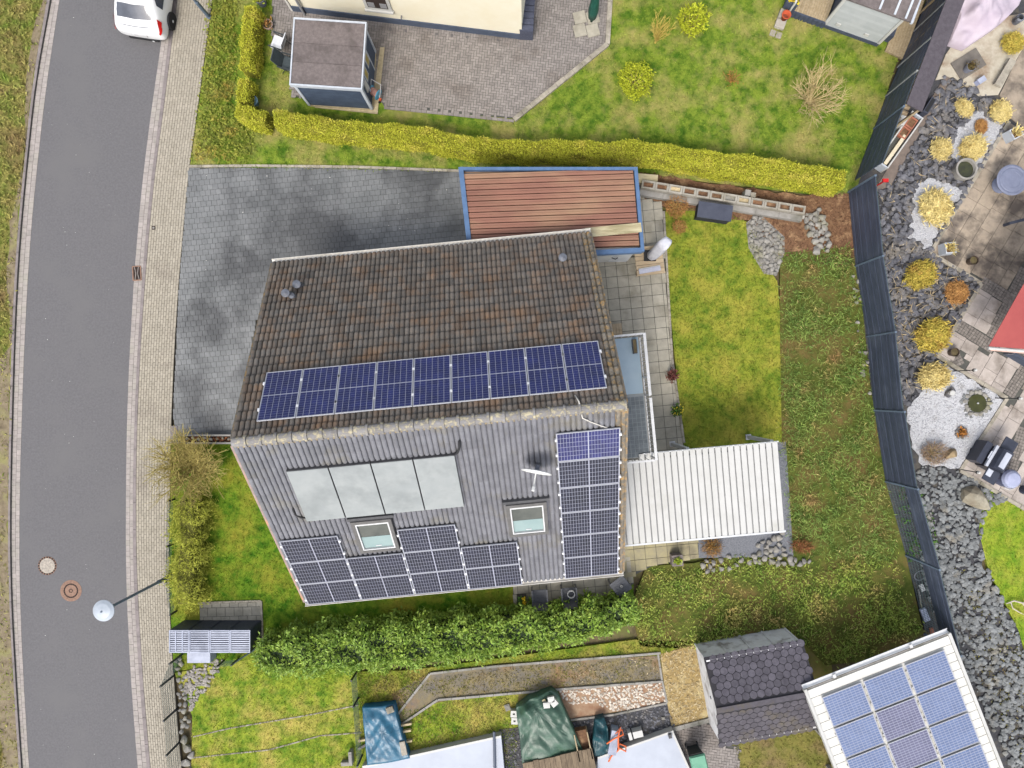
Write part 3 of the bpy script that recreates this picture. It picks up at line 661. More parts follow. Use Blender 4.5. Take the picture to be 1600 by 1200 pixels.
for r_ in range(6):
    pos = ('second', 'third', 'fourth', 'fifth', 'lowest')[r_ - 1] if r_ else 'top'
    module(HM @ SM(-1, 4.22, .66 + 1.085 * (r_ + .5), NO), 1.745, 1.065, 20, 6, 'x', m_celln if r_ == 0 else m_cellk,
           'bluer solar panel at the top of the six panel column by the verge' if r_ == 0 else f'{pos} solar panel of the six panel column along the verge', 'solar panel column along the verge', 'x', NO - .02, gx=.010, gy=.013)
# copies keep their own group
for o in bpy.data.objects:
    if o.name.startswith('solar_module') and 'column' in o.get('label', ''): o['group'] = 'solar panel column along the verge'
# ------------------------------------------------------------ solar thermal collectors
m_coll = mat('collector_sky_grey', C(162, 166, 165), C(152, 157, 157), C(140, 145, 145), s=2, s3=.8, rough=.35, spec=.3, bump=.05, bs=160)  # reflection of the cloudy sky painted in as a pale base colour
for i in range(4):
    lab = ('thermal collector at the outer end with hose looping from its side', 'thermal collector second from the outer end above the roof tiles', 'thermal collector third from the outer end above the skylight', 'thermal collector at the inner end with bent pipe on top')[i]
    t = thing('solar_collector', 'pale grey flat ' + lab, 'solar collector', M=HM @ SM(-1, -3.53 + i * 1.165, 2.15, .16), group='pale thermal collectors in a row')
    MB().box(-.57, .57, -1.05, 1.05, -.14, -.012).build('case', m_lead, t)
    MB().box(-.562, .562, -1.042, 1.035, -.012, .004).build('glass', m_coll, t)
    for a in (-.6, .6): MB().box(-.57, .57, a - .03, a + .03, -.18, -.141).build('mounting_rail', m_alu, t)
MBt = MB().tube([HM @ (SM(-1, .50, 1.12, .10).translation), HM @ SM(-1, .62, 1.05, .12).translation, HM @ SM(-1, .70, .85, .13).translation, HM @ SM(-1, .72, .66, .08).translation, HM @ SM(-1, .72, .62, -.02).translation], .035, 7)
tag(MBt.build('collector_pipe', m_black, smooth=True), 'bent black insulated pipe entering the tiles above the collectors', 'pipe')
MBt = MB().tube([HM @ SM(-1, -4.08, 3.12, .08).translation, HM @ SM(-1, -4.26, 3.10, .07).translation, HM @ SM(-1, -4.38, 2.95, .07).translation, HM @ SM(-1, -4.38, 2.75, .08).translation, HM @ SM(-1, -4.38, 2.65, -.02).translation], .032, 7)
tag(MBt.build('collector_hose', m_black, smooth=True), 'black hose looping at the lower outer corner of the collectors', 'pipe')
pts = [HM @ SM(s_, u, t_, n).translation for s_, u, t_, n in ((1, 3.95, .42, .08), (1, 4.02, .1, .2), (-1, 4.08, .2, .14), (-1, 4.3, .42, .08), (-1, 4.52, .56, .08), (-1, 4.75, .68, .1))]
tag(MB().tube(pts, .018, 6).build('conduit', m_gutter, smooth=True), 'thin white conduit crossing the ridge down to the panel column', 'cable')
# ------------------------------------------------------------ skylights
m_glass = mat('skylight_glass', C(70, 76, 74), C(92, 96, 92), s=2, rough=.08, spec=.6, bump=0)
m_blind = mat('pale_blind', C(152, 172, 170), C(142, 164, 163), s=2, rough=.5, bump=0)
for u, t0, lab in ((-2.26, 4.1, 'skylight with half drawn pale blind below the thermal collectors'), (2.34, 4.02, 'skylight with half drawn pale blind below the satellite dish')):
    t = thing('skylight', lab, 'skylight', M=HM @ SM(-1, u, t0, .075), group='roof windows in the grey slope')
    mb = MB()
    for x0, x1, y0, y1 in ((-.60, .60, .60, .72), (-.60, .60, -.72, -.62), (-.60, -.50, -.62, .60), (.50, .60, -.62, .60)): mb.box(x0, x1, y0, y1, -.12, .14)
    mb.build('casing', mat('skylight_casing', C(112, 110, 108), C(96, 94, 92), s=5, rough=.5), t)
    MB().box(-.68, .68, .73, .84, -.1, .10).build('hood', m_lead, t)
    mb = MB()
    for x0, x1, y0, y1 in ((-.495, .495, .53, .595), (-.495, .495, -.615, -.57), (-.495, -.455, -.57, .53), (.455, .495, -.57, .53)): mb.box(x0, x1, y0, y1, -.1, .125)
    s_ = mb.build('sash', m_alu, t)
    MB().box(-.455, .455, -.57, .53, -.05, .06).build('pane', m_glass, t)
    MB().box(-.45, .45, -.565, -.06, .061, .066).build('blind', m_blind, t)
    MB().box(-.09, .09, -.50, -.47, .066, .08).build('handle', m_alu, s_)
# ------------------------------------------------------------ satellite dish
p = HM @ SM(-1, 2.78, 1.86, 0).translation
t = thing('satellite_dish', 'white satellite dish on a short mast above the skylight', 'satellite dish', (p.x, p.y, p.z), HR + R(-16))
m_dish = mat('dish_white', C(240, 240, 238), C(226, 226, 222), s=4, rough=.4, bump=0)
MB().lathe([(.16, -.2), (.12, .06), (.05, .1)], 12).build('roof_flashing', m_lead, t)
MB().tube([(0, 0, -.1), (0, 0, .75)], .028, 8).build('mast', m_pipe, t)
MB().cbox((0, -.06, .62), (.12, .16, .16)).build('bracket', m_pipe, t)
DM = Matrix.Translation((0, -.13, .62)) @ Matrix.Rotation(R(79), 4, 'X')
prof = [(.001, .0)] + [(r_, .28 * r_ * r_) for r_ in np.linspace(.08, .42, 7)] + [(.42, .075)] + [(r_, .28 * r_ * r_ + .012) for r_ in np.linspace(.40, .08, 6)] + [(.001, .013)]
MB().lathe(prof, 28, M=DM).build('reflector', m_dish, t, smooth=True)
MB().tube([(0, -.14, .28), (0, -.42, .36), (0, -.66, .50)], .022, 6).build('arm', m_dish, t)
MB().tube([(0, -.62, .50), (0, -.72, .56)], .045, 8).build('receiver', m_dish, t)
# ------------------------------------------------------------ balcony
BR = R(5.5); bz = 2.6
bc = Vector((3.05, 1.80, 0))
t = thing('balcony', 'narrow balcony with white railing along the gable wall', 'balcony', bc, BR)
m_btile = mat('balcony_tile', C(104, 112, 118), C(84, 92, 98), s=3, rnd=.10, rough=.6)
BW, BL = .80, 4.1
MB().box(-.75, BW, -BL, 0, bz - .18, bz - .012).build('slab', m_conc, t)
bt = MB().box(-.4, BW - .03, -BL + .03, -1.95, bz - .02, bz - .005).build('tile_bed', mat('pale_joint', C(140, 146, 150), bump=0), t)
cs = np.array([(x, y) for x in np.arange(-.35, BW - .08, .145) for y in np.arange(-BL + .12, -1.99, .145)])
boxes_np(cs, .128, .128, bz - .02, bz + .004, 0, 'floor_tiles', m_btile, t)
MB().box(-.4, BW - .05, -1.93, -.03, bz - .01, bz + .008).build('floor_sheet', mat('pale_blue_sheet', C(158, 178, 192), C(146, 168, 184), s=1.5, rough=.35, spec=.5, bump=.05), t)
for y in (-.02, -1.4, -2.0, -BL + .02):
    MB().box(BW - .03, BW + .02, y - .025, y + .025, bz - .2, bz + .98).build('post', m_alu, t)
MB().box(BW - .045, BW + .045, -2.0, .02, bz + .98, bz + 1.02).box(BW - .045, BW + .045, -BL, -2.08, bz + .98, bz + 1.02).build('top_rail', m_alu, t)
MB().box(-.6, BW - .05, -.03, .03, bz + .98, bz + 1.02).build('end_rail', m_alu, t); MB().box(-.6, BW - .05, -BL - .03, -BL + .03, bz + .98, bz + 1.02).build('end_rail', m_alu, t)
MB().box(BW - .02, BW + .01, -BL, 0, bz + .10, bz + .13).build('bottom_rail', m_alu, t)
for k in range(30):
    y = -BL + (k + .5) * BL / 30
    MB().box(BW - .012, BW + .008, y - .008, y + .008, bz + .12, bz + .98).build('baluster', m_alu, t)
for k in range(6):
    for y in (0, -BL): MB().box(-.5 + k * .22, -.48 + k * .22, y - .01, y + .01, bz + .02, bz + .98).build('baluster', m_alu, t)
for y in (-.15, -BL + .15): MB().box(BW - .14, BW - .02, y - .06, y + .06, -.05, bz - .18).build('support_post', m_alu, t)
x, y = W(993, 541, 2.8); t = thing('trough_planter', 'slim dark trough standing on the pale balcony sheet', 'planter', (x - .02, y, bz + .005), HR)
MB().box(-.07, .07, -.24, .24, -.01, .2).build('trough', mat('anthracite_plastic', C(72, 76, 82), C(60, 62, 68), s=6, rough=.5), t); MB().box(-.05, .05, -.22, .22, .19, .203).build('soil', m_earth, t)
# ------------------------------------------------------------ pergola with white ribbed roof
m_white = mat('white_lacquer', C(208, 207, 203), C(200, 199, 194), C(184, 182, 172), s=2, s3=.7, p3=(.55, .8), rough=.5, bump=.03)
m_whit2 = mat('white_steel', C(226, 228, 230), C(212, 214, 216), s=4, rough=.45, bump=0)
p0 = Vector((8.62, -3.17, 0)); t = thing('pergola', 'terrace pergola with white ribbed panel roof beside the house', 'pergola', p0, R(5.2))
PL, PW2 = 5.55, 3.0; npn = 26; pw = PL / npn
for i in range(npn):
    x1 = -i * pw
    mb = MB(); zz = lambda y: 2.52 + (y + PW2 / 2) * .035
    y0, y1 = -PW2 / 2, PW2 / 2
    if i >= 22: y1 = PW2 / 2 - .18
    mb.add([(x1 - pw + .025, y0, zz(y0)), (x1 - .02, y0, zz(y0)), (x1 - .02, y1, zz(y1)), (x1 - pw + .02, y1, zz(y1)), (x1 - pw + .025, y0, zz(y0) + .045), (x1 - .02, y0, zz(y0) + .045), (x1 - .02, y1, zz(y1) + .045), (x1 - pw + .02, y1, zz(y1) + .045)],
           [(3, 2, 1, 0), (4, 5, 6, 7), (0, 1, 5, 4), (1, 2, 6, 5), (2, 3, 7, 6), (3, 0, 4, 7)])
    mb.build('roof_panel', m_white, t)
mb = MB(); mb.add([(-PL, -PW2 / 2 + .02, 2.50), (0, -PW2 / 2 + .02, 2.50), (0, PW2 / 2 - .2, 2.59), (-PL, PW2 / 2 - .2, 2.59)], [(0, 1, 2, 3)]).build('under_sheet', mat('rib_shade_grey', C(168, 170, 172), bump=0), t)  # grey in the panel gaps paints the shading of the ribs
MB().box(-PL, .03, -PW2 / 2 - .07, -PW2 / 2 - .01, 2.44, 2.55).build('front_gutter', m_whit2, t)
MB().box(-PL + 1.0, .03, PW2 / 2 - .02, PW2 / 2 + .02, 2.5, 2.655).build('back_beam', m_whit2, t)
for y in (-PW2 / 2 + .1, PW2 / 2 - .1): MB().box(-PL, .0, y - .06, y + .06, 2.34, 2.49).build('beam', m_whit2, t)
for x, y in ((-.15, -PW2 / 2 + .1), (-3.0, PW2 / 2 + .0), (-.15, PW2 / 2 + .0), (-3.0, -PW2 / 2 + .1)):
    q = MB().box(x - .06, x + .06, y - .06, y + .06, -.05, 2.5).build('post', m_whit2, t); MB().box(x - .1, x + .1, y - .1, y + .1, -.04, .03).build('foot', m_alu, q)
# ------------------------------------------------------------ garage
m_terra = mat('terracotta_sheet', C(158, 112, 94), C(142, 100, 84), C(172, 140, 110), s=1.2, s3=.4, p3=(.46, .66), rough=.7, bump=.1, stretch=(.4, 1.2, 1))
m_blue = mat('blue_fascia', C(94, 124, 162), C(82, 110, 146), s=4, rough=.5, bump=.05)
gz = 2.5; gr0 = thing('garage', 'flat roofed garage with terracotta ribbed roof and blue fascia', 'garage', (W(862, 326, gz)[0], W(862, 326, gz)[1], 0), R(0))
GO = Vector((*W(862, 326, gz), 0))
def gl_(px, py, z=gz): return (W(px, py, z)[0] - GO.x, W(px, py, z)[1] - GO.y)
gA, gB, gC, gD = gl_(720, 264), gl_(992, 264), gl_(1003, 391), gl_(736, 405)
MB().prism([(gA[0] + .12, gA[1] - .12), (gB[0] - .12, gB[1] - .12), (gC[0] - .12, gC[1] + .1), (gD[0] + .12, gD[1] + .1)], -.1, gz - .12).build('wall', m_wallw, gr0)
MB().prism([gA, gB, gC, gD], gz - .24, gz - .15).build('deck', m_terra, gr0)
def edge_box(a, b, w, z0, z1, nm, m, par):
    a, b = Vector(a), Vector(b); d = (b - a); n = Vector((-d.y, d.x)).normalized() * w / 2
    return MB().prism([tuple(a + n), tuple(b + n), tuple(b - n), tuple(a - n)], z0, z1).build(nm, m, par)
edge_box(gA, gB, .10, gz - .2, gz + .06, 'fascia', m_blue, gr0); edge_box((gB[0] + .02, gB[1] + .05), (gC[0] + .02, gC[1] - .05), .12, gz - .2, gz + .062, 'fascia', m_blue, gr0)
edge_box((gC[0], gC[1]), gD, .16, gz - .2, gz + .058, 'fascia', m_blue, gr0); edge_box((gA[0], gA[1] + .05), (gD[0], gD[1]), .16, gz - .2, gz + .064, 'fascia', m_blue, gr0)
# trapezoid sheets: ribs run along the garage, clipped to its outline
nr = 15; rt = R(3.6)
ys = np.linspace(gC[1] + .04, gA[1] - .08, nr)
poly = np.array([gA, gB, gC, gD])
def span(y):
    l = gA[0] + (gD[0] - gA[0]) * (gA[1] - y) / (gA[1] - gD[1]) + .1; r_ = gB[0] + (gC[0] - gB[0]) * (gB[1] - y) / (gB[1] - gC[1]) - .08
    return l, r_
step = ys[1] - ys[0]
for i, y in enumerate(ys[:-1]):
    prof = ((0, .0), (.03, -.11), (.16, -.11), (.19, .0), (.56, .0), (.58, .018), (.64, .018), (.66, .0), (1.0, .0))
    loops = []
    for k in range(9):
        f = k / 8; row = []
        for a, z in prof:
            yy = y + a * step; l, r_ = span(yy); x = l + (r_ - l) * f; row.append((x, min(yy + (x - (l + r_) / 2) * math.tan(rt) * .55, gA[1] - .06 - (1 - a) * .004), gz + .0 + z + i * .0006))
        loops.append(row)
    MB().loft(loops, cap=False, close=False).build('roof_sheet', m_terra, gr0)
# garden door in the south wall
dx = gl_(962, 406)[0]
q = MB().box(gC[0] - .95, gC[0] - .18, gC[1] + .06, gC[1] + .1, -.02, 2.1).build('door', m_whit2, gr0)
MB().tube([(gC[0] - .85, gC[1] + .0, 1.15), (gC[0] - .72, gC[1] - .04, 1.1), (gC[0] - .64, gC[1] + .0, 1.15)], .018, 6).build('handle', m_black, q)
bp = W3(958, 360, gz); t = thing('loose_board', 'pale weathered board lying along the terracotta roof', 'board', (bp.x, bp.y, gz + .02), R(5.5))
MB().box(-.95, .95, -.16, .16, 0, .05).build('board', mat('weathered_board', C(206, 196, 160), C(178, 164, 130), C(150, 140, 104), s=5, s3=2, stretch=(.4, 2, 1)), t)
# ------------------------------------------------------------ cream neighbour house
m_cream = mat('cream_render', C(252, 245, 222), C(248, 238, 210), s=1.2, bump=.15)
m_plinth = mat('plinth_blue', C(88, 98, 116), C(76, 86, 104), s=3)
m_downp = mat('downpipe_grey', C(150, 150, 152), rough=.5, bump=0)
a = Vector(W(459, 18)); b = Vector(W(815, 62)); ang = math.atan2(b.y - a.y, b.x - a.x); ln = (b - a).length
t = thing('neighbour_house', 'cream rendered house with dark blue plinth behind the paved courtyard', 'house', (a.x, a.y, 0), ang)
MB().box(-.0, ln, .04, 9, -.1, 5.4).build('wall', m_cream, t); MB().box(-.03, ln + .03, 0, 9.03, -.12, .34).build('plinth', m_plinth, t)
mb = MB(); mb.add([(x, y, z) for x in (-.4, ln + .4) for y, z in ((-.35, 5.2), (4.5, 8.2), (9.4, 5.2))], [(0, 1, 2), (3, 5, 4), (0, 3, 4, 1), (1, 4, 5, 2), (2, 5, 3, 0)]).build('roof', m_lead, t)
MB().box(-.1, -.02, 0, .06, .0, 5.2).build('corner_trim', m_wallw, t)
MB().tube([(.42, -.07, -.02), (.42, -.07, 5.2)], .05, 8).build('downpipe', m_downp, t)
x0 = 3.0
wn = MB().box(x0 - .08, x0 + .88, -.03, .05, .92, 2.2).build('window', m_white, t)
MB().box(x0 + .03, x0 + .77, -.035, .02, 1.06, 2.1).build('pane', m_hole, wn)
for dx in (.06, .50): MB().box(x0 + dx, x0 + dx + .24, -.045, .0, 1.12, 1.4).build('shutter_box', m_downp, wn)
MB().box(x0 - .12, x0 + .92, -.1, .03, .86, .92).build('sill', m_white, wn)
MB().tube([(4.15, .03, .62), (4.15, -.06, .62), (4.15, -.08, .54)], .02, 6).build('garden_tap', m_pipe, t)
lw = mat('window_well_block', C(110, 106, 104))
for i in range(8):
    x, y = W(610 + i * 24, 46 + i * 2.4)
    if i % 4 != 2: tag(MB().box(x - .045, x + .045, y - .045, y + .045, -.02, .016).build('drain_cap', lw), 'tiny dark square drain cap in the paving before the cream wall', 'drain', 'drain caps along the cream wall')
# ------------------------------------------------------------ blue garden shed with flat felt roof
m_felt = mat('roof_felt', C(128, 118, 116), C(108, 100, 98), C(98, 90, 88), s=9, s3=1.6, rnd=.08, rough=.95, bump=.6, bs=40)
m_slate = mat('slate_board', C(78, 92, 112), C(66, 78, 98), s=3, rough=.7, rnd=.08)
m_trim = mat('pale_trim', C(206, 212, 220), C(190, 196, 204), s=4, rough=.6)
sc_ = (Vector(W(463, 29, 2.05)) + Vector(W(561, 137, 2.05))) / 2; sa = R(-3.8)
t = thing('garden_shed', 'slate blue garden shed with grey felt flat roof beside the cream house', 'shed', (sc_.x, sc_.y, 0), sa)
hx, hy = 1.16, 1.06
MB().box(-hx - .02, hx + .02, -hy - .02, hy + .02, -.06, .08).build('base', m_sand, t)
MB().box(-hx + .03, hx - .03, -hy + .03, hy - .03, .05, 1.9).build('core', m_slate, t)
for k in range(13):
    z = .08 + k * .14
    MB().box(-hx + .04, hx - .04, -hy, -hy + .028, z, z + .128).build('board', m_slate, t); MB().box(hx - .028, hx, -hy + .04, hy - .04, z, z + .128).build('board', m_slate, t)
for x in (-hx, hx): MB().box(x - .05, x + .05, -hy - .03, -hy + .06, .06, 1.92).build('corner_post', m_trim, t)
MB().box(hx - .06, hx + .03, hy - .05, hy + .05, .06, 1.92).build('corner_post', m_trim, t)
d = MB().box(hx - .01, hx + .03, -.55, .35, .1, 1.8).build('door', m_slate, t)
for y0 in (-.50, .0):
    MB().box(hx + .02, hx + .045, y0, y0 + .32, 1.05, 1.72).build('window_frame', m_trim, d); MB().box(hx + .03, hx + .05, y0 + .05, y0 + .27, 1.12, 1.65).build('pane', mat('yellow_curtain', C(186, 166, 60), C(160, 140, 50), s=6, rough=.3), d)
MB().box(hx + .0, hx + .05, -.80, -.58, .9, 1.5).build('notice_board', m_white, t)
for y in (-.58, .38): MB().box(hx + .0, hx + .04, y - .03, y + .03, .1, 1.82).build('door_trim', m_trim, t)
MB().box(-hx - .07, hx + .07, -hy - .07, hy + .07, 1.9, 2.0).build('roof', m_felt, t)
for i, (y0, y1) in enumerate(((-hy - .03, -.36), (-.34, .30), (.32, hy + .03))): MB().box(-hx - .03, hx + .03, y0, y1, 1.99, 2.012 + (.006 if i == 1 else 0)).build('felt_strip', m_felt, t)
for x0, x1, y0, y1 in ((-hx - .1, hx + .1, -hy - .11, -hy - .05), (-hx - .1, hx + .1, hy + .05, hy + .11), (-hx - .1, -hx - .05, -hy - .05, hy + .05), (hx + .05, hx + .1, -hy - .05, hy + .05)):
    MB().box(x0, x1, y0, y1, 1.86, 2.03).build('roof_trim', m_trim, t)
# ------------------------------------------------------------ grey playhouse with deck
m_clap = mat('grey_clapboard', C(176, 180, 178), C(164, 169, 168), s=2, rough=.6, rnd=.07)
m_deck = mat('deck_board', C(190, 172, 140), C(166, 146, 112), s=5, rnd=.1, stretch=(3, 3, 1))
m_anth = mat('anthracite_board', C(80, 88, 104), C(68, 76, 92), s=4)
a = Vector(W(1286, 41)); b = Vector(W(1370, 71)); ang = math.atan2(b.y - a.y, b.x - a.x); ln = (b - a).length
t = thing('playhouse', 'pale grey clapboard garden house with felt roof and timber deck', 'garden house', (a.x, a.y, 0), ang)
hz = 1.95
MB().box(.05, ln - .05, .055, 1.9, -.05, hz - .02).build('core', m_anth, t)  # dark colour between the clapboards paints their shadow grooves
for k in range(13):
    z = .14 + k * .139
    MB().add([(0.02, 0.0, z), (ln - .02, 0.0, z), (ln - .02, .05, z + .125), (.02, .05, z + .125), (0.02, .08, z), (ln - .02, .08, z)], [(0, 1, 2, 3), (0, 4, 5, 1)]).build('clapboard', m_clap, t)
MB().box(-.02, ln + .02, -.03, .06, -.05, .14).build('plinth', m_anth, t)
for x in (0, ln): MB().box(x - .05, x + .05, -.02, .07, .14, hz).build('corner_trim', m_white, t)
for x, z in ((.42, .32), (1.52, .30)): MB().box(x - .08, x + .08, -.02, .02, z, z + .14).build('vent_cover', m_white, t)
MB().add([(-.15, -.1, hz), (ln + .22, -.1, hz), (ln + .22, 2.4, hz + .35), (-.15, 2.4, hz + .35), (-.15, -.1, hz + .06), (ln + .22, -.1, hz + .06), (ln + .22, 2.4, hz + .41), (-.15, 2.4, hz + .41)], [(3, 2, 1, 0), (4, 5, 6, 7), (0, 1, 5, 4), (1, 2, 6, 5), (2, 3, 7, 6), (3, 0, 4, 7)]).build('roof', m_felt, t)
for x in (1.15, 1.7, 2.1): MB().add([(x, -.06, hz + .068), (x + .07, -.06, hz + .068), (x + .07, 2.3, hz + .40), (x, 2.3, hz + .40), (x, -.06, hz + .09), (x + .07, -.06, hz + .09), (x + .07, 2.3, hz + .43), (x, 2.3, hz + .43)], [(4, 5, 6, 7), (0, 1, 5, 4), (1, 2, 6, 5), (2, 3, 7, 6), (3, 0, 4, 7)]).build('roof_batten', m_trim, t)
MB().box(ln + .22, ln + .3, -.14, 2.4, hz + .0, hz + .1).build('barge_board', m_trim, t)
for k in range(15): MB().box(-1.35 + k * .09, -1.35 + k * .09 + .082, .0, 2.6, .2, .3).build('deck_board', m_deck, t)
MB().box(-1.36, -.02, -.05, -.005, -.05, .3).build('deck_skirt', m_anth, t)
for k in range(8): MB().box(-1.3 + k * .17, -1.18 + k * .17, -.075, -.05, -.04, .28).build('skirt_board', m_anth, t)
for k in range(7): MB().box(ln + .35 + k * .105, ln + .448 + k * .105, -.12 - k * .01, 2.6, -.02, .08).build('side_deck_board', m_deck, t)
MB().box(ln + .06, ln + .36, .25, .9, -.02, .42).build('step_box', m_anth, t)
for k in range(2): MB().box(-1.72 - k * .0, -1.36, -.32 - k * .34, -.02 - k * .34, -.05, .22 - k * .1).build('step', mat('step_board', C(196, 190, 178), C(178, 170, 156), s=5), t)
for k in range(2): MB().box(-1.78 + k * .24, -1.58 + k * .24, -.98, -.76, -.05, .02).build('step_slab', m_edge, t)
MB().box(-1.44, -1.38, -.1, 1.2, .2, .9).build('railing_board', m_white, t)
x, y = W(1226, 27, .3); t = thing('terracotta_pot', 'empty orange terracotta pot on the playhouse steps', 'pot', (x, y, .21))
m_pot = mat('terracotta', C(206, 96, 60), C(184, 82, 50), s=6)
MB().lathe([(.10, 0), (.16, .26), (.17, .26), (.17, .30), (.14, .30), (.12, .1), (.001, .1)], 18).build('pot', m_pot, t, smooth=True); MB().lathe([(.118, .10), (.001, .13)], 12).build('soil', mat('pot_soil', C(150, 84, 62)), t)
x, y = W(1237, 4, .5); t = thing('deck_planter', 'dark cube planter with yellow primroses on the deck', 'planter', (x, y, .29), R(-20))
MB().box(-.22, .22, -.16, .16, 0, .4).build('planter', m_anth, t)
link('flowers', leafmesh(np.c_[rng.uniform(-.18, .18, 160), rng.uniform(-.12, .12, 160), rng.uniform(.4, .5, 160)], .07, .8, (.1, .9)), mat('yellow_petal', C(246, 226, 60), C(230, 200, 40), s=9, rnd=.1), t, 'stuff')
# ------------------------------------------------------------ shingled shed
m_shing = mat('shingle', C(104, 100, 108), C(88, 84, 92), s=5, rnd=.2, rough=.9, bump=.4)
m_shingd = mat('shingle_mossy', C(92, 88, 94), C(78, 74, 80), C(104, 96, 82), s=4, s3=1, rnd=.11, rough=.9, bump=.4)
m_mottw = mat('mottled_white', C(246, 246, 248), C(226, 224, 224), C(170, 164, 160), s=3, s3=1.6, p3=(.52, .66))  # white with random darker blotches
a = Vector(W(1086, 1006)); b = Vector(W(1225, 981)); ang = math.atan2(b.y - a.y, b.x - a.x); ln = (b - a).length
t = thing('shingled_shed', 'white walled shed with dark honeycomb shingle gable roof', 'shed', (a.x, a.y, 0), ang)
ez, rz_, dp = 1.62, 2.25, 3.0
MB().box(0, ln, -dp, 0, -.05, ez + .02).build('wall', m_mottw, t)
MB().add([(x, y, z) for x in (.0, ln) for y, z in ((-dp, ez), (0, ez), (-dp / 2, rz_ - .08))], [(0, 1, 2), (3, 5, 4)]).build('gable', m_mottw, t)
for k in range(5): MB().box(ln * k / 4 - .03, ln * k / 4 + .03, -.02, .03, -.04, ez - .02).build('batten', m_mottw, t)
hl = dp / 2 + .1; sl_ = math.hypot(hl, rz_ - ez + .04); pa_ = math.atan2(rz_ - ez + .04, hl); X0_, X1_ = -.06, ln + .08
for sgn in (1, -1):
    if sgn > 0: Mx = Matrix.Translation((0, -dp / 2, rz_)) @ Matrix(((-1, 0, 0, 0), (0, -1, 0, 0), (0, 0, 1, 0), (0, 0, 0, 1))) @ Matrix.Rotation(pa_, 4, 'X')
    else: Mx = Matrix.Translation((0, -dp / 2, rz_)) @ Matrix.Rotation(pa_, 4, 'X')
    f = -1 if sgn > 0 else 1
    x0, x1 = (X0_, X1_) if sgn < 0 else (-X1_, -X0_)
    MB().box(x0, x1, -sl_, 0, -.06, -.004, Mx).build('roof_deck', mat('shingle_gap', C(58, 56, 60)), t)
    hexr = .15; hme = None; row = 0; yy = -sl_ + .1
    while yy < -.06:
        xx = x0 + (hexr * .866 if row % 2 else 0.) + .08
        while xx < x1 - .08:
            if hme is None:
                o = MB().prism([(hexr * (.82 if k % 2 else .90) * math.cos(k * PI / 6 + PI / 6), hexr * (.82 if k % 2 else .90) * math.sin(k * PI / 6 + PI / 6)) for k in range(12)], -.01, .012).build('shingle', m_shing if sgn > 0 else m_shingd, t); hme = o.data
            else: o = link('shingle', hme, None, t)
            o.matrix_local = Mx @ Matrix.Translation((xx, yy, .004 - row * .0004)) 
            xx += hexr * 1.732
        row += 1; yy += hexr * 1.5
MB().box(X0_, X1_, -dp / 2 - .09, -dp / 2 + .09, rz_ - .02, rz_ + .02).build('ridge_cap', m_shingd, t)
MB().box(-.02, .0, -dp / 2 - .02, -dp / 2 + .05, 1.2, 1.32).build('latch', m_pipe, t)
# ------------------------------------------------------------ carport with blue panels at the lower corner
cz = 2.3; a = Vector(W(1258, 1078, cz)); b = Vector(W(1483, 990, cz)); ang = math.atan2(b.y - a.y, b.x - a.x); ln = (b - a).length
t = thing('carport', 'white sheet roofed carport carrying blue solar panels', 'carport', (a.x, a.y, 0), ang); dp = 6.6
m_sheet = mat('white_sheet', C(236, 234, 226), C(222, 220, 212), s=2, rough=.5, rnd=.02)
MB().box(0, ln, -dp, 0, cz - .12, cz - .035).build('deck', m_conc, t)
for k in range(21): MB().box(.06, ln - .06, -.06 - (k + 1) * .3 + .018, -.06 - k * .3, cz - .04, cz).build('roof_sheet', m_sheet, t)
for x in (0, ln): MB().box(x - .05, x + .05, -dp, 0.02, cz - .16, cz + .045).build('verge_trim', m_white, t)
MB().loft([[(x, .09 + .08 * math.cos(q), cz - .06 + .08 * math.sin(q)) for q in np.linspace(PI, 2 * PI, 8)] + [(x, .09 + .065 * math.cos(q), cz - .06 + .065 * math.sin(q)) for q in np.linspace(2 * PI, PI, 8)] for x in (-.03, ln + .03)]).build('gutter', m_whit2, t)
for x in (1.1, 3.9): MB().box(x - .05, x + .05, .02, .14, cz - .03, cz + .02).build('gutter_bracket', m_alu, t)
for x in (.25, ln - .25):
    for y in (-2.4, -4.2, -6.3): MB().box(x - .07, x + .07, y - .07, y + .07, -.1, cz - .1).build('post', m_conc, t)
m_cellp = mat('cell_poly', C(108, 126, 164), C(96, 114, 152), s=2, rough=.2, spec=.5, bump=0, rnd=.08)
m_cellv = mat('cell_violet', C(108, 108, 136), C(96, 96, 124), s=2, rough=.2, spec=.5, bump=0, rnd=.08)
CM = Matrix.Translation((a.x, a.y, cz)) @ Matrix.Rotation(ang, 4, 'Z')
for r_ in range(5):
    for c in range(3):
        v = (c == 1 and r_ in (1, 2))
        rn = ('first', 'second', 'third', 'fourth', 'fifth')[r_]; cn = ('shed side', 'middle', 'rock bed side')[c]
        module(CM @ Matrix.Translation((.42 + 1.51 * c + .70, -.36 - 1.135 * (r_ + .5), .11)), 1.42, 1.06, 10, 12, None, m_cellv if v else m_cellp,
               f'{"violet grey" if v else "light blue"} carport solar panel, {rn} from the gutter, {cn} column', 'blue carport panels', 'x', .11, gx=.010, gy=.018, clamps=False)
for o in bpy.data.objects:
    if o.name.startswith('solar_module') and 'carport' in o.get('label', ''): o['group'] = 'solar panels on the white carport roof'
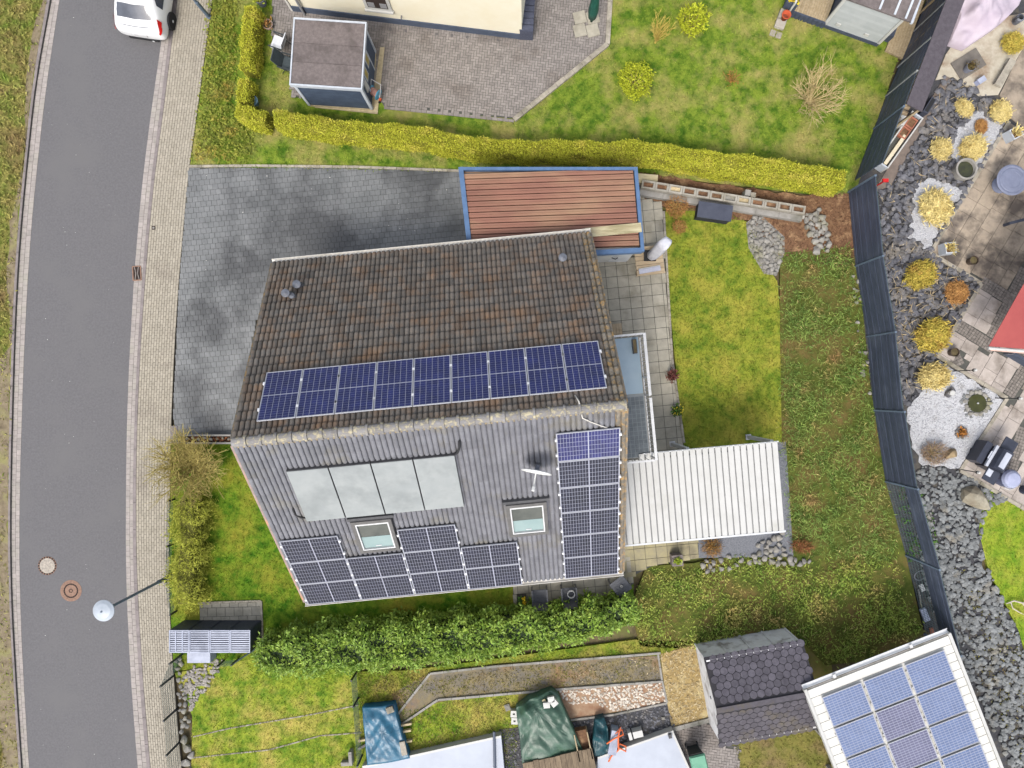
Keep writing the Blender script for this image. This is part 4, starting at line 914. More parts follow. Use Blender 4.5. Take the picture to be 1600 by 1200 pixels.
# ------------------------------------------------------------ low white flat roofs at the lower edge
m_roofw = mat('white_membrane', C(200, 206, 218, 0.9), C(190, 196, 208, 0.9), s=1.5, rough=.6, bump=.05)
o1 = thing('flat_roof_outbuilding', 'low white flat roofed outbuilding beside the blue tarpaulin', 'outbuilding', (*W(700, 1220), 0))
MB().prism([(x - o1.location.x, y - o1.location.y) for x, y in WP([(566, 1199), (783, 1151), (800, 1330), (566, 1330)], .3)], -.2, .3).build('roof', m_roofw, o1)
edge = WP([(566, 1199), (783, 1151), (800, 1330)], .34); edge = [(x - o1.location.x, y - o1.location.y) for x, y in edge]
edge_box(edge[0], edge[1], .08, -.1, .335, 'roof_trim', m_white, o1)
pp = [(x - o1.location.x, y - o1.location.y, .36) for x, y in WP([(772, 1143), (774, 1250)], .36)]; MB().tube(pp, .05, 8).build('pipe', mat('slate_pipe', C(84, 92, 108), bump=0, rough=.5), o1)
o2 = thing('flat_roof_garage', 'low white flat roofed garage beside the paved forecourt', 'garage', (*W(1000, 1200), 0))
MB().prism([(x - o2.location.x, y - o2.location.y) for x, y in WP([(934, 1184), (1052, 1142), (1098, 1250), (1110, 1330), (930, 1330)], .3)], -.2, .3).build('roof', m_roofw, o2)
edge = [(x - o2.location.x, y - o2.location.y) for x, y in WP([(934, 1184), (1052, 1142), (1098, 1250)], .3)]
edge_box(edge[0], edge[1], .07, -.1, .335, 'roof_trim', m_white, o2); edge_box((edge[1][0] - .03, edge[1][1] - .05), edge[2], .07, -.1, .337, 'roof_trim', m_white, o2)
q = W(1047, 1150, .4); MB().cbox((q[0] - o2.location.x, q[1] - o2.location.y, .38), (.12, .14, .14), .2).build('roof_lamp', m_lead, o2)
# ------------------------------------------------------------ red awning, eastern neighbour
m_awn = mat('awning_red', C(180, 88, 84, 0.88), C(170, 80, 78, 0.88), s=1.5, rough=.8, bump=.08)
aw = thing('awning', 'red fabric awning with pale front rail over the patio', 'awning', (*W(1600, 540, 2.3), 0))
L0 = aw.location
def al(px, py, z): x, y = W(px, py, z); return (x - L0.x, y - L0.y, z)
A, B, Cc, D = al(1545, 541, 2.2), al(1690, 552, 2.3), al(1760, 300, 3.2), al(1640, 372, 2.9)
tv = [A, B, Cc, D]; MB().add(tv + [(p[0], p[1], p[2] - .02) for p in tv], [(0, 1, 2, 3), (7, 6, 5, 4), (0, 4, 5, 1), (1, 5, 6, 2), (2, 6, 7, 3), (3, 7, 4, 0)]).build('fabric', m_awn, aw)
MB().tube([al(1544, 544, 2.18), al(1692, 556, 2.28)], .05, 8).build('front_rail', m_white, aw)
MB().add([al(1546, 544, 2.16), al(1692, 557, 2.26), al(1690, 560, 2.0), al(1548, 548, 1.92)], [(0, 1, 2, 3)]).build('valance', mat('awning_pale', C(236, 196, 180), C(224, 184, 168), s=3), aw)
for px, z in ((1560, 2.0), (1686, 2.1)): MB().tube([al(px, 543, z), al(px + 90, 480, 2.2)], .03, 6).build('arm', m_whit2, aw)
MB().box(al(1690, 500, 0)[0], al(1800, 500, 0)[0], -3, 7, -.1, 3.4).build('house_wall', m_wallw, aw)
gw = thing('glass_screen', 'dark grey screen wall standing under the awning edge', 'screen', (*W(1592, 566), 0), R(-31))
MB().box(-.62, 2.5, -.05, .05, -.02, .5).build('panel', m_anth, gw); MB().box(-.66, -.60, -.06, .06, -.02, .55).build('post', m_pipe, gw)
# ------------------------------------------------------------ street lamps
m_galv = mat('galvanised', C(108, 122, 138), C(92, 106, 122), s=6, rough=.5, bump=0)
m_lampw = mat('lamp_cover', C(190, 198, 206), C(178, 186, 196), s=4, rough=.4, bump=0)
def lamp(px, py, h, lab):
    x, y = W(px, py); t = thing('street_lamp', lab, 'street lamp', (x, y, 0), 0, 'post top street lamps along the sidewalk')
    MB().tube([(0, 0, -.1), (0, 0, 1.0), (0, 0, 1.02), (0, 0, h - .1)], [.07, .07, .05, .042], 10).build('pole', m_galv, t)
    MB().lathe([(.1, -.05), (.1, .02), (.075, .05)], 12).build('base', m_galv, t)
    MB().lathe([(.05, h - .3), (.20, h - .28), (.22, h - .06)], 20).build('globe', mat('lamp_glass', C(220, 220, 214), rough=.3, bump=0), t)
    c_ = MB().lathe([(.335, h - .07), (.335, h - .04), (.24, h + .02), (.10, h + .06), (.001, h + .07)], 28).build('shade', m_lampw, t)
    MB().lathe([(.03, h + .05), (.03, h + .09), (.001, h + .095)], 10).build('finial', m_galv, c_)
lamp(268, 899, 4.32, 'street lamp with round white shade beside the olive hedge')
lamp(326, 26, 4.32, 'street lamp pole beside the parked white car and low green slope')
# ------------------------------------------------------------ white hatchback
m_carw = mat('car_white', C(250, 250, 250), rough=.25, bump=0, spec=.5, coat=.6)
m_carg = mat('car_glass', C(58, 62, 72), C(84, 88, 98), s=2, rough=.06, bump=0, spec=.7)
m_tail = mat('tail_red', C(214, 40, 40), rough=.2, bump=0); m_tyre = mat('tyre', C(40, 40, 42), rough=.85); m_rim = mat('alloy', C(226, 228, 230), rough=.4, bump=0)
car = thing('parked_car', 'white hatchback parked half on the gutter with red tail light', 'car', (-14.06, 13.05, -.08), R(-8.5))
st = [(-.02, .34, .66, .70, .74, .62, .55), (.06, .24, .70, .86, .86, .70, .60), (.16, .20, .74, .98, .90, .74, .62), (.34, .20, .80, 1.06, .905, .76, .63), (.80, .20, .86, 1.38, .91, .66, .56), (1.25, .20, .88, 1.47, .91, .64, .55), (2.1, .20, .88, 1.49, .91, .64, .55), (2.6, .20, .88, 1.44, .91, .63, .53), (3.1, .20, .88, 1.10, .905, .72, .56), (3.35, .20, .86, .98, .90, .78, .6), (3.9, .22, .80, .86, .86, .74, .6), (4.2, .28, .68, .72, .74, .62, .5), (4.26, .36, .60, .62, .64, .55, .45)]
loops = []
for y, zl, zb, zt, hw, ht, hi in st:
    half = [(.0, zl), (hw * .8, zl), (hw * .97, zl + .1), (hw, (zl + zb) / 2), (hw * .975, zb), (ht + (hw - ht) * .25, zb + (zt - zb) * .75), (hi, zt - .012), (.0, zt)]
    loops.append([(x, y, z) for x, z in half] + [(-x, y, z) for x, z in half[-2:0:-1]])
body = MB().loft([l[::-1] for l in loops]).build('body', m_carw, car, smooth=True)
sub = body.modifiers.new('sub', 'SUBSURF'); sub.levels = 2; sub.render_levels = 2
def inter(y):
    for a, b in zip(st, st[1:]):
        if a[0] <= y <= b[0]: f = (y - a[0]) / (b[0] - a[0]); return [p + (q - p) * f for p, q in zip(a, b)]
mb = MB(); rows = []
for y in np.linspace(.36, .74, 5):
    s_ = inter(y); w_ = s_[6] - .0 + (.02 if y < .6 else -.0); rows.append([(f * w_, y - .05 * (1 - abs(f)) , s_[3] + .014 - .035 * abs(f) ** 3) for f in np.linspace(-1, 1, 9)])
mb.loft(rows, cap=False, close=False).build('rear_window', m_carg, car, smooth=True)
for sx in (1, -1):
    mb = MB(); rows = []
    for y in np.linspace(.86, 2.85, 9):
        s_ = inter(y); f0, f1 = .10, .80
        if y < 1.0: f1 = .55
        if y > 2.6: f1 = .5
        zz = lambda f: s_[2] + (s_[3] - s_[2]) * f; xx = lambda f: s_[4] * .975 + ((s_[5] + (s_[4] - s_[5]) * .25) - s_[4] * .975) * f / .75
        rows.append([(sx * (xx(f) + .012), y, zz(f) + .008) for f in (f0, (f0 + f1) / 2, f1)])
    mb.loft(rows, cap=False, close=False).build('side_window', m_carg, car, smooth=True)
    rows = []
    for y in np.linspace(.05, .46, 7):
        s_ = inter(y); f0, f1 = .0 + .1 * (y > .3), min(.72, .25 + (y - .03) * 1.6); row = []
        for f in (f0, (f0 + f1) / 2, f1):
            x_ = s_[4] * .975 + ((s_[5] + (s_[4] - s_[5]) * .25) - s_[4] * .975) * f / .75; row.append((sx * (x_ + .012 - .10 * max(0, .16 - y)), y - .03, s_[2] + (s_[3] - s_[2]) * f + .018))
        rows.append(row)
    MB().loft(rows, cap=False, close=False).build('tail_light', m_tail, car, smooth=True)
    MB().cbox((sx * .97, 2.75, .95), (.2, .1, .13)).build('mirror', m_carw, car)
    for y in (.78, 3.4):
        RM = Matrix.Translation((sx * .845, y, .31)) @ Matrix.Rotation(sx * PI / 2, 4, 'Y')
        w_ = MB().lathe([(.20, -.1), (.30, -.1), (.315, -.06), (.315, .08), (.30, .115), (.23, .115)], 26, M=RM).build('wheel', m_tyre, car)
        mb = MB(); mb.lathe([(.232, .07), (.232, .108), (.205, .112), (.205, .07)], 26, M=RM)
        for k in range(10):
            a = 2 * PI * k / 10; mb.box(.02, .21, -.017, .017, .085, .112, RM @ Matrix.Rotation(a, 4, 'Z'))
        mb.lathe([(.05, .06), (.05, .12), (.001, .125)], 12, M=RM); mb.build('rim', m_rim, w_)
MB().box(-.55, .55, -.035, .05, .25, .34).build('rear_diffuser', m_black, car)
MB().tube([(x_, .10 + .16 * x_ * x_, .965 - .10 * x_ * x_) for x_ in np.linspace(-.62, .62, 11)], .012, 5).build('hatch_crease', m_pipe, car)
MB().cbox((0, -.03, .58), (.52, .02, .11)).build('number_plate', m_alu, car)
MB().cbox((.34, .06, .27), (.07, .22, .06)).build('exhaust', m_alu, car)
# ------------------------------------------------------------ dark privacy fence of the eastern neighbour
m_strip = mat('fence_strip', C(76, 84, 104), C(66, 74, 92), C(86, 94, 112), s=3, s3=.8, rnd=.10, rough=.5)
m_post = mat('fence_post', C(112, 128, 146), C(98, 112, 130), s=4, rough=.5, bump=0)
m_wire = mat('fence_wire', C(82, 104, 100), rough=.5, bump=0)
def fence_bay(a, b, h, lo, label, n=10, gap=0.0, post2=False, m_p=None):
    a, b = Vector(W(*a)), Vector(W(*b)); d = b - a; ang = math.atan2(d.y, d.x); L_ = d.length
    t = thing('privacy_fence', label, 'fence', (a.x, a.y, 0), ang, 'bays of the slate privacy fence')
    MB().box(-.03, .03, -.035, .035, -.12, h + .05).build('post', m_p or m_post, t)
    if post2: MB().box(L_ - .03, L_ + .03, -.035, .035, -.12, h + .05).build('post', m_p or m_post, t)
    sh = h / n
    for k in range(n):
        z = k * sh
        if z < lo * h - .01: continue
        MB().box(.035, L_ - .035, -.012 + (k % 2) * .006, .012 + (k % 2) * .006, z + .012, z + sh - .012).build('strip', m_strip, t)
    mb = MB()
    for k in range(n + 1): mb.box(.02, L_ - .02, .02, .03, k * sh - .005, k * sh + .005)
    for x in np.arange(.12, L_, .25 if lo == 0 else .1): mb.box(x - .004, x + .004, .019, .027, 0, h)
    mb.build('wire_mesh', m_wire, t, kind='stuff')
    return t
FB = [(1492, -110), (1461, -30), (1427, 50), (1405, 103), (1385, 150), (1366, 201), (1335, 283)]
LB = ['slate fence bay beside the timber side deck', 'slate fence bay behind the playhouse', 'slate fence bay at the end of the timber deck', 'slate fence bay beside the stacked stones', 'slate fence bay behind the long felt roof end', 'slate fence bay behind the long white trough']
m_palep = mat('pale_post', C(172, 174, 172), C(150, 152, 152), s=5, bump=0)
for i in range(6): fence_bay(FB[i], FB[i + 1], 2.05, 0, LB[i], m_p=m_palep if i < 5 else None)
FB = [(1326, 300), (1337, 416), (1355, 526), (1366, 641), (1384, 752), (1416, 868), (1447, 992)]
LB = ['slate fence bay between bark mulch and rock bed', 'slate fence bay beside two dry grass clumps', 'slate fence bay level with the white gravel edge', 'slate fence bay beside the white gravel basin', 'fence bay with open green wire below a slate top', 'fence bay with scrap lying at its foot near the carport']
for i in range(6): fence_bay(FB[i], FB[i + 1], (2.0, 2.0, 2.0, 2.1, 2.15, 2.1)[i], (0, 0, 0, 0, .55, .5)[i], LB[i], post2=(i == 5))
x, y = W(1368, 291); t = thing('red_valve', 'small red garden tap at the end of the fence', 'tap', (x, y, 0)); MB().tube([(0, 0, -.02), (0, 0, .7)], .03, 7).build('pipe', m_tail, t); MB().cbox((0, 0, .72), (.2, .12, .08)).build('handle', m_tail, t)
# low wire fence by the steps and along the sidewalk hedge
def wire_fence(pts, h, lab, dens=.05):
    pts = [Vector(W(*p)) for p in pts]; t = thing('wire_fence', lab, 'fence', (pts[0].x, pts[0].y, 0)); o = Vector((pts[0].x, pts[0].y)); mb = MB()
    for p in pts: MB().box(p.x - o.x - .03, p.x - o.x + .03, p.y - o.y - .025, p.y - o.y + .025, -.1, h + .03).build('post', mat('dark_post', C(52, 56, 62), bump=0, rough=.5), t)
    for a, b in zip(pts, pts[1:]):
        a, b = a - o, b - o; d = b - a
        for k in range(7): mb.tube([(a.x, a.y, .08 + k * h / 7), (b.x, b.y, .08 + k * h / 7)], .006, 4)
        for f in np.arange(0, 1, dens / d.length): p = a + d * f; mb.box(p.x - .003, p.x + .003, p.y - .003, p.y + .003, .05, h)
    mb.build('wire_mesh', m_wire, t, kind='stuff'); return t
wire_fence([(285, 1022), (271, 1056), (276, 1108), (280, 1160), (288, 1260)], .95, 'low dark wire fence along the sidewalk below the bin store', .06)
wire_fence([(272, 780), (270, 850), (268, 905), (275, 955)], .45, 'ankle high wire fence between the sidewalk and olive hedge', .12)
wire_fence([(418, 1000), (372, 1030), (350, 1032)], .6, 'short wire fence behind the bin store beside the laurel', .08)
wire_fence([(557, 1050), (560, 1090), (566, 1180)], .8, 'wire fence crossing the lower lawn beside the blue tarpaulin', .06)
# ------------------------------------------------------------ bin store
m_binl = mat('bin_lid', C(186, 192, 210), C(166, 172, 190), C(140, 146, 164), s=3, s3=1.0, rough=.45)
m_bin = mat('bin_anthracite', C(58, 66, 82), C(48, 54, 70), s=4, rough=.5)
bz_ = 1.13; A0 = Vector(W(264, 985, bz_)); 
for i in range(4):
    w_ = .712; x = A0.x + i * .727 + w_ / 2; y = A0.y - .40
    t = thing('bin_locker', ('bin locker with perforated lid beside the sidewalk', 'louvred bin locker next to the perforated one', 'louvred bin locker second from the laurel hedge', 'louvred bin locker beside the laurel hedge')[i], 'bin locker', (x, y, 0), 0, 'bin lockers in a row')
    MB().box(-w_ / 2, w_ / 2, -.40, .40, -.02, bz_ - .05).build('cabinet', m_bin, t)
    MB().box(-w_ / 2 + .04, w_ / 2 - .04, .40, .415, .06, bz_ - .09).build('door', m_bin, t)
    mb = MB()
    for x0, x1, y0, y1 in ((-w_ / 2, w_ / 2, .36, .40), (-w_ / 2, w_ / 2, -.40, -.35), (-w_ / 2, -w_ / 2 + .03, -.35, .36), (w_ / 2 - .03, w_ / 2, -.35, .36)): mb.box(x0, x1, y0, y1, bz_ - .06, bz_)
    mb.build('lid_frame', m_binl, t)
    for k in range(9): MB().cbox((0, -.31 + k * .0775, bz_ - .02), (w_ - .062, .044, .012), 0, R(12)).build('slat', m_binl, t)
    if i == 0:
        for xx in (-.12, .12): MB().box(xx - .018, xx + .018, -.35, .36, bz_ - .012, bz_ + .004).build('lid_bar', m_binl, t)
x, y = W(320, 1022); t = thing('step_slab', 'pale concrete step slab projecting below the bin lockers', 'slab', (x, y, 0)); MB().box(-.42, .42, -.14, .3, -.06, .5).build('slab', m_binl, t)
# ------------------------------------------------------------ courtyard things
m_wick = mat('wicker_dark', C(92, 96, 114), C(74, 78, 94), s=18, bump=.8, bs=40)
x, y = W(824, 30); t = thing('storage_chest', 'dark wicker storage chest beside the cream house corner', 'chest', (x, y, 0), R(-3))
MB().box(-.24, .24, -.78, .9, 0, .62).build('chest', m_wick, t)
for k in range(7): MB().box(-.25, .25, -.76 + k * .235, -.56 + k * .235, .62, .66).build('lid_cushion', m_wick, t)
x, y = W(924, 34); 
m_green = mat('green_cover', C(34, 98, 84), C(24, 78, 66), s=6, rough=.6, bump=.5, bs=12)
t = thing('covered_parasol', 'closed parasol in a dark green cover on four slabs', 'parasol', (x, y, 0), R(6))
MB().lathe([(.05, .0), (.05, .3), (.15, .35), (.19, .8), (.15, 1.4), (.10, 1.9), (.02, 2.2)], 12).build('cover', m_green, t, smooth=True); MB().tube([(0, 0, -.02), (0, 0, .4)], .03, 8).build('pole', m_pipe, t)
for k, (dx, dy) in enumerate(((-.24, .24), (.24, .24), (-.24, -.24), (.24, -.24))):
    x2, y2 = W(916, 38); s_ = thing('base_slab', ('pale square slab under the green parasol, lawn edge side', 'pale square slab under the green parasol near the kerb', 'pale square slab under the parasol, house side', 'pale square slab under the parasol facing the courtyard')[k], 'slab', (x2 + dx, y2 + dy, 0), R(14), 'parasol base slabs'); MB().box(-.225, .225, -.225, .225, .0, .045).build('slab', m_slab, s_)
def pot(px, py, r, h, m, lab, plant=None, soil=True, z=0., name='plant_pot', group=None, pl_m=None, pn=120, ps=.1):
    x, y = W(px, py, z); t = thing(name, lab, 'pot', (x, y, z), 0, group)
    MB().lathe([(r * .7, 0), (r, h), (r * .9, h), (r * .85, h * .75), (.001, h * .75)], 20).build('pot', m, t, smooth=False)
    if soil: MB().lathe([(r * .86, h * .76), (.001, h * .84)], 14).build('soil', m_earth, t)
    if pl_m:
        P = rng.normal(0, r * .5, (pn, 3)); P[:, 2] = abs(P[:, 2]) * .8 + h; link('plant', leafmesh(P, ps, .5, (.1, 1.2)), pl_m, t, 'stuff')
    return t
m_greyp = mat('grey_pot', C(150, 154, 168), C(136, 140, 154), s=6, rough=.5); m_leaf = mat('leaf_green', C(92, 130, 50), C(66, 104, 40), s=8, rnd=.3)
m_brp = mat('brown_pot', C(92, 78, 68), C(74, 62, 54), s=8, rough=.6); m_red = mat('heather_red', C(150, 70, 76), C(110, 90, 66), s=12, rnd=.3)
m_yel = mat('primrose', C(236, 216, 70), C(220, 196, 50), s=9, rnd=.15); m_straw = mat('straw', C(222, 204, 140, 1.35), C(200, 180, 112, 1.35), C(190, 166, 98, 1.35), s=6, s3=2, rnd=.28)
m_strawb = mat('straw_brown', C(186, 140, 82, 1.3), C(158, 112, 64, 1.3), s=6, rnd=.28)
pot(411, 6, .2, .42, m_greyp, 'grey pot with yellow green plant beside the cream house', pl_m=mat('yg_leaf', C(196, 200, 60), C(150, 170, 50), s=9, rnd=.25), pn=260)
pot(421, 42, .19, .22, mat('pink_pot', C(222, 196, 186), C(204, 176, 166), s=6), 'round pink bowl with dead twigs at the courtyard edge', pl_m=m_strawb, pn=60)
pot(399, 162, .2, .3, mat('blue_bucket', C(130, 164, 182), C(112, 148, 168), s=5, rough=.4), 'pale blue bucket tucked between the clipped hedges', soil=False)
# garden chairs
m_cfr = mat('chair_frame', C(58, 64, 66), rough=.5, bump=0); m_csl = mat('chair_sling', C(78, 88, 92), C(66, 76, 80), s=12, rough=.8)
def chair(px, py, rz, lab, seat_m, dirt=False, arm=True):
    x, y = W(px, py); t = thing('garden_chair', lab, 'chair', (x, y, 0), rz, 'folding garden chairs')
    MB().cbox((0, 0, .42), (.48, .46, .025)).build('seat', seat_m, t); MB().cbox((0, .30, .72), (.48, .03, .60), 0, R(-18)).build('backrest', seat_m, t)
    for sx in (-1, 1):
        MB().tube([(sx * .25, -.24, 0), (sx * .25, .0, .42), (sx * .25, .24, .5)], .014, 6).build('leg', m_cfr, t)
        MB().tube([(sx * .25, .30, 0), (sx * .25, .05, .42), (sx * .25, -.2, .62)], .014, 6).build('leg', m_cfr, t)
        if arm: MB().box(sx * .27 - .02, sx * .27 + .02, -.22, .28, .62, .645).build('armrest', m_cfr, t)
    return t
chair(456, 108, R(75), 'dark sling garden chair pushed against the blue shed', m_csl)
chair(441, 76, R(-110), 'folding garden chair with a white cloth on the grass', mat('white_cloth', C(234, 236, 240), C(216, 218, 224), s=4, bump=.4, bs=10))
# hose reel trolley
x, y = W(589, 152); t = thing('hose_reel', 'turquoise hose reel trolley beside the blue shed', 'hose reel', (x, y, 0), R(-30))
m_turq = mat('turquoise', C(92, 170, 196), C(80, 154, 182), s=6, rough=.4, bump=0)
for sx in (-.16, .16): MB().lathe([(.2, -.015), (.2, .015)], 20, M=Matrix.Translation((sx, 0, .42)) @ Matrix.Rotation(PI / 2, 4, 'Y')).build('drum_side', m_turq, t)
MB().lathe([(.14, -.14), (.14, .14)], 16, M=Matrix.Translation((0, 0, .42)) @ Matrix.Rotation(PI / 2, 4, 'Y')).build('hose_coil', mat('hose_pink', C(196, 150, 138), C(170, 124, 112), s=14), t)
MB().tube([(-.2, 0, .3), (-.2, .26, .8), (.2, .26, .8), (.2, 0, .3)], .015, 6).build('handle', m_alu, t)
for sx in (-.2, .2): MB().lathe([(.08, -.02), (.08, .02)], 12, M=Matrix.Translation((sx, -.1, .08)) @ Matrix.Rotation(PI / 2, 4, 'Y')).build('wheel', m_black, t); MB().tube([(sx, -.1, .08), (sx, 0, .42)], .014, 6).build('strut', m_alu, t)
MB().cbox((.28, -.1, .35), (.08, .08, .1)).build('hose_end', m_pot, t)
# ------------------------------------------------------------ main garden things
m_boxd = mat('anthracite_box', C(78, 82, 96), C(66, 70, 84), s=4, rough=.6)
x, y = W(1111, 336); t = thing('cushion_box', 'dark grey garden storage box on the lawn by the retaining wall', 'storage box', (x, y, 0), R(-8))
MB().box(-.60, .60, -.26, .26, -.03, .50).build('box', mat('box_black', C(44, 46, 54), bump=0), t); MB().box(-.63, .63, -.29, .29, .50, .56).build('lid', m_boxd, t); MB().box(-.1, .1, -.32, -.29, .44, .5).build('latch', m_black, t)
x, y = W(1012, 410); t = thing('garden_bench', 'low pale timber bench with a folded blue grey cushion', 'bench', (x, y, 0), R(7))
m_timb = mat('pale_timber', C(204, 184, 154), C(184, 162, 130), s=5, rnd=.06, stretch=(.5, 3, 1))
for k in range(6): MB().box(-.50, .53, -.46 + k * .17, -.46 + k * .17 + .155, .26, .30).build('seat_board', m_timb, t)
for sx in (-.45, .48):
    for sy in (-.38, .46): MB().box(sx - .04, sx + .04, sy - .04, sy + .04, -.02, .26).build('leg', m_timb, t)
MB().box(-.52, .55, -.50, -.46, .18, .31).build('apron', m_timb, t)
t2 = thing('cushion', 'folded blue grey cushion on the timber bench', 'cushion', (x, y, .30), R(10)); MB().box(-.44, .36, -.42, -.26, 0, .06).build('pad', mat('cushion_fabric', C(196, 198, 212), C(180, 182, 198), s=6, bump=.3), t2); MB().box(-.44, .36, -.26, -.22, 0, .035).build('fold', m_white, t2)
x, y = W(1013, 402); t = thing('wrapped_parasol', 'closed parasol in a whitish cover beside the timber bench', 'parasol', (x, y, 0))
m_wrap = mat('cover_white', C(222, 222, 228), C(204, 204, 214), s=5, bump=.6, bs=14)
lp = []
for z, r_, dx, dy in ((.3, .09, 0, 0), (.5, .17, .03, -.02), (.9, .21, .09, -.02), (1.4, .22, .15, .04), (1.9, .21, .2, .08), (2.1, .2, .24, .10), (2.14, .1, .25, .1)):
    lp.append([(dx + r_ * (1 + .14 * math.sin(3 * a + z * 3)) * math.cos(a), dy + r_ * (1 + .14 * math.cos(4 * a)) * math.sin(a), z) for a in np.linspace(0, 2 * PI, 16, endpoint=False)])
MB().loft(lp).build('cover', m_wrap, t, smooth=True); MB().tube([(0, 0, .05), (0, 0, .4)], .03, 8).build('pole', m_pipe, t); MB().box(-.22, .22, -.2, .2, .3, .36).build('foot', m_black, t)
pot(1048, 587, .17, .2, m_brp, 'bowl of red heather at the terrace edge', pl_m=m_red, pn=420, ps=.09)
t = pot(1056, 641, .17, .2, m_brp, 'bowl of cream and yellow primroses at the terrace edge', pl_m=m_leaf, pn=300, ps=.1)
P = rng.normal(0, .1, (60, 3)); P[:, 2] = .3 + abs(P[:, 2]) * .3; link('flowers', leafmesh(P, .06, .9, (0, .5)), m_yel, t, 'stuff')
x, y = W(963, 516, .3); t = thing('crate', 'small pale timber crate on the terrace by the balcony', 'crate', (x, y, 0), HR)
for k in range(4): MB().box(-.22 + k * .11, -.12 + k * .11, -.24, .24, .3, .33).build('slat', m_timb, t)
MB().box(-.21, .21, -.23, .23, -.0, .3).build('box', m_timb, t)
x, y = W(1055, 872); t = thing('cube_planter', 'grey cube planter with a small yellow green plant by the pergola', 'planter', (x, y, 0), R(5))
mb = MB(); m_cube = mat('cube_grey', C(142, 132, 128), C(128, 118, 114), s=6)
for a in ((-.2, .2, -.2, -.15), (-.2, .2, .15, .2), (-.2, -.15, -.15, .15), (.15, .2, -.15, .15)): mb.box(*a, 0, .42)
mb.build('planter', m_cube, t); MB().box(-.16, .16, -.16, .16, .05, .40).build('soil', m_cube, t)
P = rng.normal(0, .05, (130, 3)); P[:, 2] = .42 + abs(P[:, 2]); link('plant', leafmesh(P, .09, .6, (.1, 1)), mat('lime_leaf', C(196, 206, 70), C(140, 170, 50), s=9, rnd=.2), t, 'stuff')
# retaining wall of planting blocks
m_blk = mat('block_concrete', C(182, 176, 164), C(162, 156, 144), C(142, 134, 116), s=4, s3=1.4, rnd=.05)
a, b = Vector(W(1000, 292)), Vector(W(1252, 333)); d = b - a; ang = math.atan2(d.y, d.x); L_ = d.length
t = thing('planting_wall', 'low retaining wall of hollow concrete planting blocks with slab coping', 'wall', (a.x, a.y, 0), ang)
for k in range(12):
    x0 = k * L_ / 12; w_ = L_ / 12 - .012; mb = MB(); dz = .42
    for bx in ((x0, x0 + w_, -.15, -.09), (x0, x0 + w_, .09, .15), (x0, x0 + .07, -.09, .09), (x0 + w_ - .07, x0 + w_, -.09, .09)): mb.box(*bx, -.05, dz)
    q = mb.build('planting_block', m_blk, t); MB().box(x0 + .07, x0 + w_ - .07, -.09, .09, -.05, dz - .09).build('soil', m_chip if k in (2, 7) else (m_stone if k == 6 else m_mulch), q)
for k in range(7): MB().box(k * L_ / 7, (k + 1) * L_ / 7 - .01, -.36, -.16, -.05, .22).build('coping_slab', m_conc, t)
x, y = W(1163, 306); t = thing('marker_stone', 'small grey concrete cube with paler half block behind the planting wall', 'block', (x, y, 0), R(-9)); MB().box(-.1, .1, -.1, .1, 0, .45).build('cube', m_conc, t); MB().box(.12, .3, -.12, .04, 0, .42).build('half_block', m_edge, t)
x, y = W(1010, 279, .3); t = thing('plank', 'short wide weathered plank lying behind the garage', 'board', (x, y, 0), R(-5)); MB().box(-.36, .42, -.17, .17, .0, .3).build('board', mat('plank_grey', C(206, 194, 160), C(176, 162, 128), s=5, stretch=(.4, 2, 1)), t)
# side path furniture
m_anthf = mat('anthracite_resin', C(92, 94, 100), C(78, 80, 86), s=6, rough=.6)
def lounge(px, py, rz, lab):
    x, y = W(px, py); t = thing('patio_chair', lab, 'chair', (x, y, 0), rz, 'resin chairs on the side path')
    MB().box(-.25, .25, -.25, .25, .38, .43).build('seat', m_anthf, t)
    for k in range(5): MB().box(-.24, .24, -.22 + k * .09, -.14 + k * .09, .43, .438).build('seat_slat', m_anthf, t)
    MB().cbox((0, -.30, .68), (.52, .05, .55), 0, R(12)).build('backrest', m_anthf, t)
    for sx in (-.27, .27):
        MB().box(sx - .025, sx + .025, -.28, .28, .6, .64).build('armrest', m_anthf, t)
        for sy in (-.25, .25): MB().box(sx - .022, sx + .022, sy - .022, sy + .022, 0, .6).build('leg', m_anthf, t)
lounge(843, 927, R(4), 'empty dark resin chair on the side path between the planter and another chair'); lounge(888, 924, R(4), 'dark resin chair holding a wire basket on the side path')
x, y = W(891, 922); t = thing('wire_basket', 'small wire basket left on a dark resin chair', 'basket', (x, y, .44)); mb = MB()
for k in range(4): mb.tube([(.13 * math.cos(a), .13 * math.sin(a), .03 + .05 * k) for a in np.linspace(0, 2 * PI, 13)], .008, 5)
for k in range(8): mb.tube([(.13 * math.cos(k * PI / 4), .13 * math.sin(k * PI / 4), 0), (.13 * math.cos(k * PI / 4), .13 * math.sin(k * PI / 4), .2)], .007, 5)
mb.build('wire', m_alu, t)
x, y = W(966, 908); t = thing('patio_table', 'square dark resin table with a pale cup at the house corner', 'table', (x, y, 0), R(38))
for k in range(6): MB().box(-.3, .3, -.30 + k * .1, -.205 + k * .1, .68, .72).build('top_slat', m_anthf, t)
for sx in (-.26, .26):
    for sy in (-.26, .26): MB().box(sx - .03, sx + .03, sy - .03, sy + .03, 0, .68).build('leg', m_anthf, t)
t = thing('cup', 'small pale cup standing on the square dark table', 'cup', (x + .02, y + .02, .72)); MB().lathe([(.035, 0), (.045, .08), (.036, .08), (.03, .01)], 14).build('cup', m_white, t)
x, y = W(815, 935); t = thing('flower_trough', 'square dark planter with two yellow primroses on the side path', 'planter', (x, y, 0), R(3)); MB().box(-.17, .17, -.17, .17, 0, .28).build('planter', mat('planter_black', C(58, 58, 56)), t)
